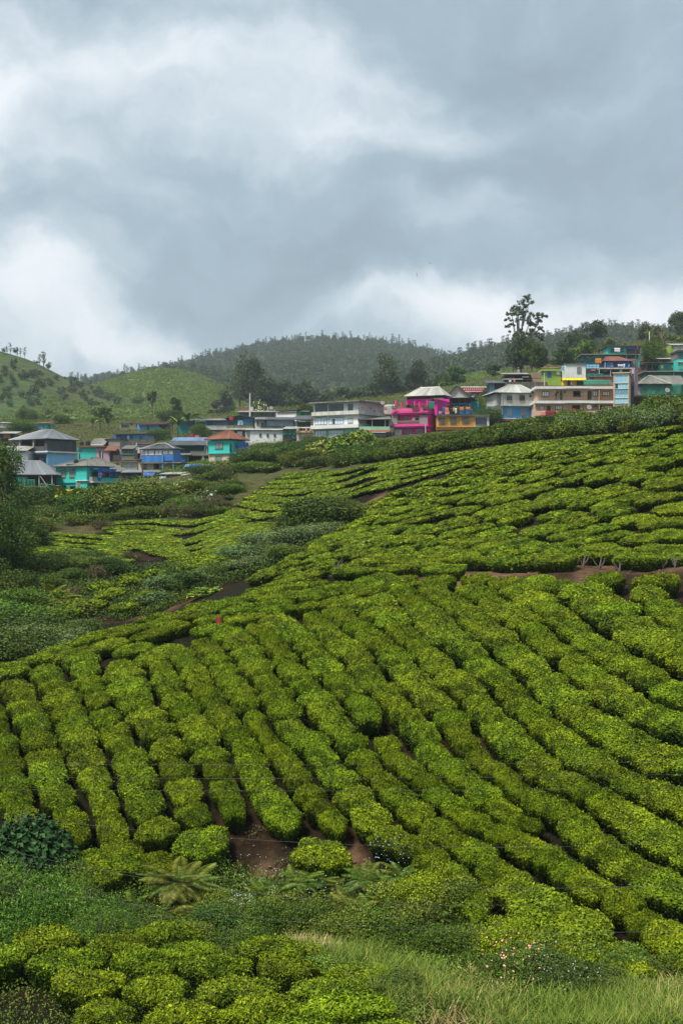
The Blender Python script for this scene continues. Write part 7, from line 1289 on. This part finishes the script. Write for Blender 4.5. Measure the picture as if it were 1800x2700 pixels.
fern(110,1560,3.0,12,'y','pale yellow fern on the left gully slope',.8,75,120); fern(140,1585,2.6,12,'y','second pale fern on the left gully slope',.6,75,120); fern(165,1600,2.6,10,'y','third pale fern near the dry brush',.5,75,120); fern(120,1540,2.4,10,'y','highest pale fern on the left gully slope',.6,75,120)
# shrubs of the foreground; 2 m kinds with fine leaves
FINE = {}
for key, mat, ls, base in (('bright', BRIGHT, .06, .45), ('weed', SHRUB, .065, .40), ('lime', YELLOW, .07, .30), ('dark', DARKSHRUB, .07, .40), ('mixed', TEA, .07, .5)):
    FINE[key] = [(shrub_mesh('foliage', 800+i*11+len(key), 2.0, 1.6, mat, ls, 1100, 18, .34 if key == 'bright' else .5, base), stems_mesh('stems', 90+i, 2.0, 1.6, BARK)) for i in range(2)]
HT = shrub_mesh('foliage', 870, 2.0, 2.0, HEART, .16, 330, 16, .95, .45)
def fshrub(px, py, w, h, kind, label, dmin=24, dmax=60):
    q = hit(px, py, 0, dmin, dmax)
    if q is None: return
    SHRUB_N[0] += 1; fm, sm = FINE[kind][SHRUB_N[0] % 2]; e = empty('shrub', tuple(q-np.array([0, 0, .1])), rnd.uniform(0, 6)); e.scale = (w/2, w/2, h/1.6); tag(e, label, 'shrub'); link('foliage', fm, e); link('stem', sm, e)
for a in [(80,2520,3.2,2.6,'bright','large feathery bright green shrub at the lower left'),(200,2510,3.0,2.3,'bright','feathery bright shrub right part of the lower left clump'),(-10,2500,3.0,2.8,'bright','feathery bright shrub cut by the left edge'),(150,2470,2.8,2.3,'bright','upper feathery shrub of the lower left clump'),(270,2530,2.2,1.6,'bright','low feathery shrub beside the dark bank'),(40,2480,2.8,2.8,'bright','tallest feathery shrub of the lower left clump'),
          (250,2440,2.0,1.4,'dark','dark shrub on the shaded bank under the squarish tea bushes'),(320,2470,1.8,1.2,'dark','dark weedy shrub on the shaded bank'),(380,2490,1.8,1.1,'dark','low dark weeds left of the yellow fern'),(560,2450,2.0,1.3,'weed','weedy shrub right of the tree ferns'),(600,2480,2.0,1.3,'dark','dark weeds right of the tree ferns'),(660,2470,2.0,1.2,'weed','flowery weeds on the shaded bank'),
          (720,2450,2.0,1.2,'weed','weeds left below the earth scar'),(780,2450,2.2,1.3,'weed','weeds below the left end of the earth scar'),(840,2470,2.2,1.3,'weed','weeds below the earth scar'),(900,2500,2.2,1.4,'weed','weeds in the middle of the bank'),(960,2510,2.2,1.5,'weed','tall weeds in the middle of the bank'),(1030,2520,2.2,1.5,'weed','weeds left of the large drooping fern'),(1090,2480,2.0,1.6,'lime','yellow green shrub above the large drooping fern'),
          (1060,2420,1.8,1.3,'lime','yellow green shrub under the lowest rows'),(1130,2400,2.0,1.4,'mixed','overgrown tea bush at the lower end of the rows'),(1170,2370,1.9,1.5,'mixed','overgrown bright tea bush below the long rows'),(1210,2410,1.9,1.4,'lime','yellowish overgrown bush below the long rows'),(1150,2530,2.0,1.4,'weed','leafy weeds below the drooping ferns'),(1230,2540,1.8,1.2,'weed','leafy weeds beside the star shaped fern'),
          (1290,2530,1.8,1.3,'mixed','white flecked tea bush gone wild near the grass'),(1340,2520,1.8,1.3,'mixed','second wild tea bush near the grass'),(1390,2560,1.8,1.2,'lime','bright yellow wild bush near the grass'),(1440,2560,1.8,1.2,'mixed','wild tea bush right of the yellow one'),(1500,2570,1.8,1.2,'lime','yellow green wild bush under the lowest wide row'),(1560,2580,1.8,1.2,'mixed','wild tea bush at the foot of the widest row'),(1620,2590,1.8,1.2,'lime','yellow leaved bush at the lower right'),
          (1420,2620,1.8,1.3,'dark','dark bush with tiny lilac flowers at the lower right'),(1340,2610,1.8,1.3,'weed','bush with salmon pink blossoms at the lower right'),(1490,2640,1.8,1.2,'dark','dark bush under the lilac flowers'),(1560,2650,1.8,1.1,'dark','dark bush between the grasses at the lower right'),(1700,2600,1.8,1.0,'weed','weeds at the right edge above the grass'),(1760,2590,1.8,1.1,'weed','weeds cut by the right edge'),
          (480,2490,1.8,.9,'weed','low weeds at the back of the nearest tea'),(560,2500,1.9,1.0,'lime','light weeds at the back of the nearest tea'),(640,2510,1.9,1.0,'weed','mixed weeds with pink buds behind the nearest tea'),(200,2490,1.8,1.0,'weed','weeds between the feathery shrub and the nearest tea'),(300,2480,1.8,.9,'lime','yellowish weeds behind the nearest tea'),(780,2540,1.9,.9,'mixed','reddish tipped bush among the grass'),(960,2630,1.9,.9,'mixed','overgrown tea bush among the grass'),(1010,2660,2.0,1.0,'dark','dark weeds in the bottom grass'),(860,2590,1.9,.9,'lime','yellow green bush beside the nearest tea')]:
    fshrub(*a, dmin=37 if a[1] < 2480 else 27)
for px, py, s, lab in ((60,2330,1.25,'dark heart leaved shrub at the left edge below the tea rows'),(120,2330,1.0,'right part of the dark heart leaved shrubs'),(5,2350,1.2,'dark heart leaved shrub cut by the left edge')):
    q = hit(px, py, 0, 38, 47); e = empty('shrub', tuple(q)); e.scale = (s, s, s*1.05); tag(e, lab, 'shrub'); link('foliage', HT, e); link('stem', stems_mesh('stems', 7, 2, 2, BARK), e)

# ---- grass, weeds, flowers, litter: things nobody could count
def region_points(polys, n, dr, seed, bias=None):
    r = np.random.default_rng(seed); out = []
    for poly in polys:
        xs = [p[0] for p in poly]; k = 0; pts = []
        while len(pts) < n and k < 14:
            k += 1; D = np.sqrt(r.uniform(dr[0]**2, dr[1]**2, n*2)); px = r.uniform(min(xs), max(xs), n*2); z = height(px, D); py = 1350-F*z/D
            pa = np.array(poly); ins = np.zeros(len(px), bool); j = len(poly)-1
            for i in range(len(poly)):
                xi, yi = poly[i]; xj, yj = poly[j]; c = ((yi > py) != (yj > py)) & (px < (xj-xi)*(py-yi)/((yj-yi) or 1e-9)+xi); ins ^= c; j = i
            if bias is not None: ins &= r.uniform(0, 1, len(px)) < bias(D*(px-900)/F, D)
            P_ = np.stack([D*(px-900)/F, D, z], -1)[ins]; pts += list(P_)
        out += pts[:n]
    return np.array(out)
def blades(name, pts, hmin, hmax, w, mat, label, seed, lean=.5, per=1):
    r = np.random.default_rng(seed); p = np.repeat(pts, per, 0)+r.normal(0, .07, (len(pts)*per, 3))*[1, 1, 0]; n = len(p); h = r.uniform(hmin, hmax, n); a = r.uniform(0, 6.28, n); d = np.stack([np.cos(a), np.sin(a), 0*a], -1); s = np.stack([-np.sin(a), np.cos(a), 0*a], -1)*w/2
    q = h*lean*r.uniform(.3, 1.2, n); m1 = p+d*(q*.3)[:, None]+np.array([0, 0, 1])*(h*.6)[:, None]; m2 = p+d*q[:, None]+np.array([0, 0, 1])*(h*r.uniform(.75, 1.0, n))[:, None]
    V = np.stack([p-s, p+s, m1+s*.8, m1-s*.8, m2+s*.12, m2-s*.12], 1).reshape(-1, 3); b = np.arange(n)*6; Fq = np.concatenate([np.stack([b, b+1, b+2, b+3], -1), np.stack([b+3, b+2, b+4, b+5], -1)]); tn = np.clip(r.normal(.5, .2, n), 0, 1)
    tag(link(name, mesh_np(name, V, Fq, mat, np.concatenate([tn*.8, tn]))), label, kind='stuff')
BOTTOM = [(640,2460),(760,2440),(900,2480),(1050,2540),(1200,2590),(1350,2640),(1500,2670),(1650,2650),(1830,2600),(1830,2780),(860,2780),(960,2640),(820,2560),(700,2520)]
gb = region_points([BOTTOM], 7500, (24.5, 38.5), 1, lambda x, y: np.clip(fbm(x*.6, y*.6, 3, 21)*3.4-1.1, .03, 1))
blades('tall_grass', gb, .25, .85, .02, GRASSM, 'tall arching grass across the lower right foreground', 2, .7, 4)
gd = region_points([[(1080,2640),(1250,2600),(1380,2660),(1360,2780),(1060,2780)], [(1640,2640),(1830,2610),(1830,2740),(1660,2760)], [(700,2470),(860,2480),(900,2560),(780,2540)]], 350, (24.5, 38.5), 3)
blades('dry_grass', gd, .3, .75, .025, STRAW, 'clumps of dry straw coloured grass in the bottom foreground', 4, .8, 4)
def weeds(name, pts, ls, mat, label, seed, hmax=.4, per=6, spread=.14, asp=.5):
    r = np.random.default_rng(seed); p = np.repeat(pts, per, 0); n = len(p); p = p+np.stack([r.normal(0, spread, n), r.normal(0, spread, n), r.uniform(.02, hmax, n)], -1)
    V, Fq = leaf_quads(p, norm(rand_unit(n, r)+[0, 0, .5]), norm(rand_unit(n, r)*.6+[0, 0, 1]), ls*r.uniform(.6, 1.4, n), ls*asp, .1); tag(link(name, mesh_np(name, V, Fq, mat, np.clip(r.normal(.42, .2, n), 0, 1))), label, kind='stuff')
BANK = [(120,2330),(420,2300),(560,2290),(700,2330),(900,2340),(1050,2320),(1150,2370),(1250,2460),(1450,2560),(1650,2600),(1830,2600),(1830,2700),(1300,2640),(900,2520),(600,2470),(100,2560),(-40,2500),(-40,2300)]
weeds('undergrowth', region_points([BANK], 15000, (31, 44), 5, lambda x, y: np.clip(fbm(x*.7, y*.7, 3, 5)*2.2-.45, .05, 1)), .075, SHRUB, 'leafy undergrowth covering the bank below the rows', 6, .5, 5)
weeds('undergrowth', region_points([BANK], 3500, (31, 44), 7, lambda x, y: np.clip(fbm(x*.5, y*.5, 3, 9)*2.6-.9, .0, 1)), .07, YELLOW, 'yellow green weeds on the bank', 8, .55, 5)
weeds('undergrowth', region_points([[(-40,2450),(500,2410),(700,2450),(1000,2560),(1060,2780),(-40,2780)]], 3500, (25, 38), 9), .07, SHRUB, 'weeds between the nearest tea bushes', 10, .3, 5)
weeds('gully_cover', region_points([[(-40,1500),(150,1480),(400,1480),(520,1530),(640,1500),(740,1430),(850,1390),(900,1380),(850,1440),(760,1480),(640,1530),(480,1580),(300,1640),(100,1720),(-40,1760)]], 11000, (70, 116), 11, lambda x, y: np.clip(fbm(x*.25, y*.25, 3, 15)*3-1.1, .0, 1)), .16, DARKSHRUB, 'low scrub filling the gully', 12, .6, 5, .3)
weeds('slope_cover', region_points([[(-40,1290),(300,1270),(600,1200),(900,1180),(1000,1180),(900,1230),(640,1240),(600,1300),(520,1360),(200,1385),(-40,1420)]], 14000, (120, 262), 13, lambda x, y: np.clip(fbm(x*.12, y*.12, 3, 17)*3-1.0, .05, 1)), .3, SHRUB, 'weeds and grass on the slope below the houses', 14, .7, 5, .6)
weeds('slope_cover', region_points([[(-40,1090),(700,1080),(1300,1000),(1830,860),(1830,960),(1300,1060),(900,1120),(600,1200),(-40,1300)]], 14000, (250, 520), 15, lambda x, y: np.clip(fbm(x*.06, y*.06, 3, 19)*3-.8, .1, 1)), .34, SHRUB, 'grass and weeds between the houses', 16, .9, 6, 1.2)
weeds('fallen_leaves', region_points([[(-40,1740),(600,1560),(1100,1500),(1830,1520),(1830,2560),(1200,2420),(900,2280),(-40,2300)]], 4000, (40, 66), 17), .05, BROWNISH, 'leaf litter on the soil between the tea rows', 18, .05, 3)
def flowers(name, pts, size, col, label, seed, up=.6, hide=0):
    m = paint('petals_'+name, col, .1); r = np.random.default_rng(seed); n = len(pts); p = pts+np.stack([r.normal(0, .1, n), r.normal(0, .1, n), up*r.uniform(.5, 1.2, n)], -1)
    V, Fq = leaf_quads(p, rand_unit(n, r), norm(rand_unit(n, r)*.6+[0, -.8, .8]), size*r.uniform(.6, 1.3, n), size*.9, .1); tag(link(name, mesh_np(name, V, Fq, m)), label, kind='stuff')
flowers('small_flowers', region_points([[(640,2340),(760,2330),(900,2380),(880,2440),(700,2460),(640,2420)], [(1380,2560),(1560,2580),(1600,2680),(1400,2680)], [(980,2290),(1080,2290),(1090,2350),(980,2350)], [(600,2440),(660,2440),(680,2480),(610,2480)]], 90, (27, 44), 19), .032, (.55, .55, .75), 'tiny pale lilac flowers dotted through the weeds', 20, 1.0)
flowers('pink_blossom', region_points([[(1280,2560),(1420,2560),(1430,2650),(1290,2650)]], 90, (27, 38), 21), .06, (.85, .38, .28), 'salmon pink blossoms at the lower right', 22, 1.1)
flowers('white_blossom', P(1722, 948, 428)[:]+np.random.default_rng(5).normal(0, 1, (150, 3))*[1.9, 1.2, 2.1], .42, (.75, .75, .62), 'white blossoms over the shrub beside the stair path', 23, 0)
flowers('white_blossom', P(683, 1086, 352)[:]+np.random.default_rng(6).normal(0, 1, (90, 3))*[1.3, 1, 1.0], .3, (.75, .75, .6), 'white blossoms on the rooftop bush', 24, 0)
def litter():
    pts = region_points([[(400,1362),(430,1330),(460,1290),(520,1270),(575,1300),(560,1345),(500,1366),(450,1366)]], 340, (126, 240), 25, lambda x, y: np.clip(fbm(x*.2, y*.2, 3, 31)*4-1.4, .04, 1)); m = MB(); r = random.Random(4)
    for q in list(pts)+[P(845, 1241, 150)+Vector((r.uniform(-3, 3), 0, 0)) for _ in range(0)]:
        a = r.uniform(.12, .5); x, y, z = q; z += .45; k = r.uniform(0, 3); ca, sa = math.cos(k)*a, math.sin(k)*a; z += .12
        A_ = (x-ca, y-sa, z-.2); B_ = (x+ca, y+sa, z-.15); C_ = (x+sa*.6, y-ca*.6, z+a*.7); D_ = (x-sa*.3, y+ca, z+a*.3); m.poly([A_, B_, C_]); m.poly([B_, D_, C_]); m.poly([D_, A_, C_])
    tag(m.build('litter', M_['whitecloth'], None), 'white plastic litter strewn on the slope below the houses', kind='stuff')
litter()
def stones():
    r = np.random.default_rng(8); m = MB(); pts = region_points([[(640,2220),(780,2230),(860,2260),(980,2260),(980,2330),(700,2320)], [(1050,1500),(1830,1500),(1830,1530),(1050,1530)]], 45, (40, 72), 27)
    for x, y, z in pts:
        s = r.uniform(.025, .10); k = 7; b = len(m.v)
        m.lathe([(s*.8, -s*.3), (s, s*.2), (s*.6, s*.6), (s*.1, s*.7)], k, (x, y, z))
    tag(m.build('stones', M_['rustslab'], None), 'clods and small stones lying on the bare red earth', kind='stuff')
stones()
# gnarled trunks showing under the tea above the cut bank
for i, (px, py) in enumerate([(1228,1506),(1290,1500),(1348,1506),(1405,1500),(1522,1512),(1545,1500),(1640,1512),(1652,1500),(1705,1506),(1758,1505),(1790,1500),(890,1510),(1450,1504),(1590,1506)]):
    q = hit(px, py+4, 0, 60, 76)
    if q is None: continue
    e = empty('tea_bush_trunk', tuple(q+np.array([0, -.12, 0]))); tag(e, 'gnarled pale tea trunk on the red bank, %s from left' % ORD[sorted([1228,1290,1348,1405,1522,1545,1640,1652,1705,1758,1790,890,1450,1590]).index(px)], 'tea trunk', 'tea bush trunks along the red bank'); e.scale = (.8, .8, .8); e.location.y += 1.0; e.location.z += .05; m = MB(); r = random.Random(i)
    m.tube([(0, 0, -.6), (r.uniform(-.08, .08), -.05, .2), (r.uniform(-.15, .15), .05, .5), (r.uniform(-.3, .3), .15, .8)], [.07, .055, .045, .03], 6)
    m.tube([(0, 0, .15), (r.uniform(.1, .25), .05, .45), (r.uniform(.25, .4), .1, .75)], [.045, .035, .02], 5); m.tube([(0, 0, .1), (r.uniform(-.3, -.1), .05, .42), (r.uniform(-.45, -.2), .1, .7)], [.04, .03, .02], 5); m.build('stem', BARK, e)
# cables crossing in front of the field
for i, (a, b_, sg, D, lab) in enumerate([((-60,2014),(1880,2006),6,24,'thin cable crossing the tea field, highest of three'),((-60,2048),(1880,2040),8,24,'thin cable crossing the tea field, middle of three'),((-60,2080),(1880,2072),9,24,'thin cable crossing the tea field, lowest of three'),((-60,2138),(1880,2215),50,22,'cable sagging past the ends of the tea rows'),
        ((-60,2222),(1500,2380),60,20,'pale cable sagging in front of the ferns, upper'),((-60,2320),(1880,2450),55,20,'pale cable sagging in front of the ferns, lower'),((-60,2260),(1880,2330),40,21,'faint cable across the bank')]):
    m = MB(); pts = []
    for k in range(25):
        f = k/24; pts.append(P(a[0]+(b_[0]-a[0])*f, a[1]+(b_[1]-a[1])*f+sg*4*f*(1-f), D+2*f))
    m.tube(pts, .0021, 4); tag(m.build('cable', M_['concrete'], None), lab, 'cable')
# red flag, birds, washing line
fp = hit(571, 1668, .8, 45, 70); e = empty('marker_flag', tuple(fp)); tag(e, 'tiny red flag on a stick among the crest tea bushes', 'flag'); m = MB(); m.tube([(0, 0, 0), (0, 0, 1.45)], .015, 5); m.build('stick', M_['brown'], e); m = MB(); m.box(.015, .14, -.005, .005, 1.15, 1.42); m.build('flag_cloth', M_['awred'], e)
for px, py, D, ang, lab in ((1098,724,150,80,'small dark bird flying, lower and left of the two'),(1133,694,150,20,'small dark bird flying, higher and right of the two')):
    e = empty('bird', P(px, py, D), R(20)); e.rotation_euler = (R(25), R(ang), R(30)); tag(e, lab, 'bird', 'birds in the sky'); m = MB(); m.tube([(0, -.12, 0), (0, -.06, .005), (0, .04, 0), (0, .14, 0)], [.012, .03, .028, .006], 7); m.build('body', M_['black'], e)
    for sgn in (-1, 1):
        m = MB(); m.poly([(0, -.05, .01), (sgn*.14, -.06, .05), (sgn*.27, .03, .02), (sgn*.13, .03, .04), (0, .05, .01)]); m.poly([(0, .05, -.002), (sgn*.13, .03, .03), (sgn*.27, .03, .01), (sgn*.14, -.06, .04), (0, -.05, -.002)]); m.build('wing', M_['black'], e)
m = MB(); a, b_ = P(*Z3.p(540, 898), 205.2), P(*Z3.p(860, 922), 205.2); m.tube([a, (a+b_)/2-Vector((0, 0, .25)), b_], .02, 4)
for q in (a, b_): m.tube([q-Vector((0, 0, 3.5)), q+Vector((0, 0, .1))], .05, 5)
tag(m.build('washing_line', M_['woodp'], None), 'washing line on two sticks above the fine tea rows', 'clothes line')

# ---- the air of the valley
def haze():
    m = bpy.data.materials.new('valley_air'); m.use_nodes = True; nt = m.node_tree; nt.nodes.clear(); o = nt.nodes.new('ShaderNodeOutputMaterial'); v = nt.nodes.new('ShaderNodeVolumePrincipled')
    v.inputs['Color'].default_value = (.80, .90, 1.0, 1); v.inputs['Density'].default_value = .00016; v.inputs['Anisotropy'].default_value = .2; nt.links.new(v.outputs[0], o.inputs['Volume'])
    b = MB(); b.box(-1700, 1700, -300, 2600, -16, 262); tag(b.build('haze', m, None), kind='stuff')
haze()
weeds('hedge_foot_cover', region_points([[(900,1236),(1050,1205),(1230,1180),(1431,1156),(1600,1140),(1850,1108),(1850,1060),(1600,1090),(1431,1110),(1230,1140),(1050,1165),(900,1185)]], 9000, (88, 262), 41), .22, SHRUB, 'weeds and brambles at the foot of the hedge', 42, .55, 5, .5)
weeds('litter_slope_weeds', region_points([[(300,1372),(425,1350),(440,1300),(500,1268),(590,1235),(615,1245),(608,1335),(560,1358),(500,1370)]], 9000, (124, 240), 43, lambda x, y: np.clip(fbm(x*.3, y*.3, 3, 33)*3-1.0, .05, 1)), .2, BROWNISH, 'dry weeds on the littered slope', 44, .45, 5, .4)
weeds('grass_weeds', region_points([BOTTOM], 4200, (24.5, 38.5), 45, lambda x, y: np.clip(fbm(x*.7, y*.7, 3, 27)*4-1.9, 0, 1)), .07, SHRUB, 'broad leaved weeds mixed into the foreground grass', 46, .6, 7, .16)
for i, (x0, y0, x1, y1, D0, D1, lab) in enumerate([(1605,908,1710,905,350,350,'sagging wire between posts above the stair path'),(1582,890,1640,1070,376,283,'wire running down beside the stair path'),(659,1037,900,1060,340,300,'wire from the white pole to the white house'),(659,1038,480,1105,340,345,'wire from the white pole to the teal houses'),
        (376,1225,470,1200,243,262,'wire from the dark wooden pole to the blue roofs'),(376,1222,230,1190,243,262,'wire from the dark wooden pole to the turquoise house'),(792,1128,860,1100,288,290,'wire over the peach house')]):
    m = MB(); a, b_ = P(x0, y0, D0), P(x1, y1, D1); m.tube([a.lerp(b_, k/8)-Vector((0, 0, 1.1*4*(k/8)*(1-k/8))) for k in range(9)], .022, 4); tag(m.build('wire', M_['black'], None), lab, 'wire')
weeds('bank_weeds', region_points([[(600,2180),(780,2190),(860,2240),(990,2250),(1000,2340),(640,2330)]], 1100, (38, 46), 47, lambda x, y: np.clip(fbm(x*1.1, y*1.1, 3, 35)*4-2.0, 0, 1)), .06, BROWNISH, 'dry leaves and small weeds on the bare earth bank', 48, .16, 5, .12)
weeds('gully_path_weeds', region_points([[(300,1620),(430,1580),(560,1510),(640,1480),(680,1490),(600,1540),(480,1590),(330,1650)]], 2600, (78, 105), 49, lambda x, y: np.clip(fbm(x*.4, y*.4, 3, 37)*4-1.8, 0, 1)), .13, SHRUB, 'small weeds along the gully path', 50, .4, 5, .25)
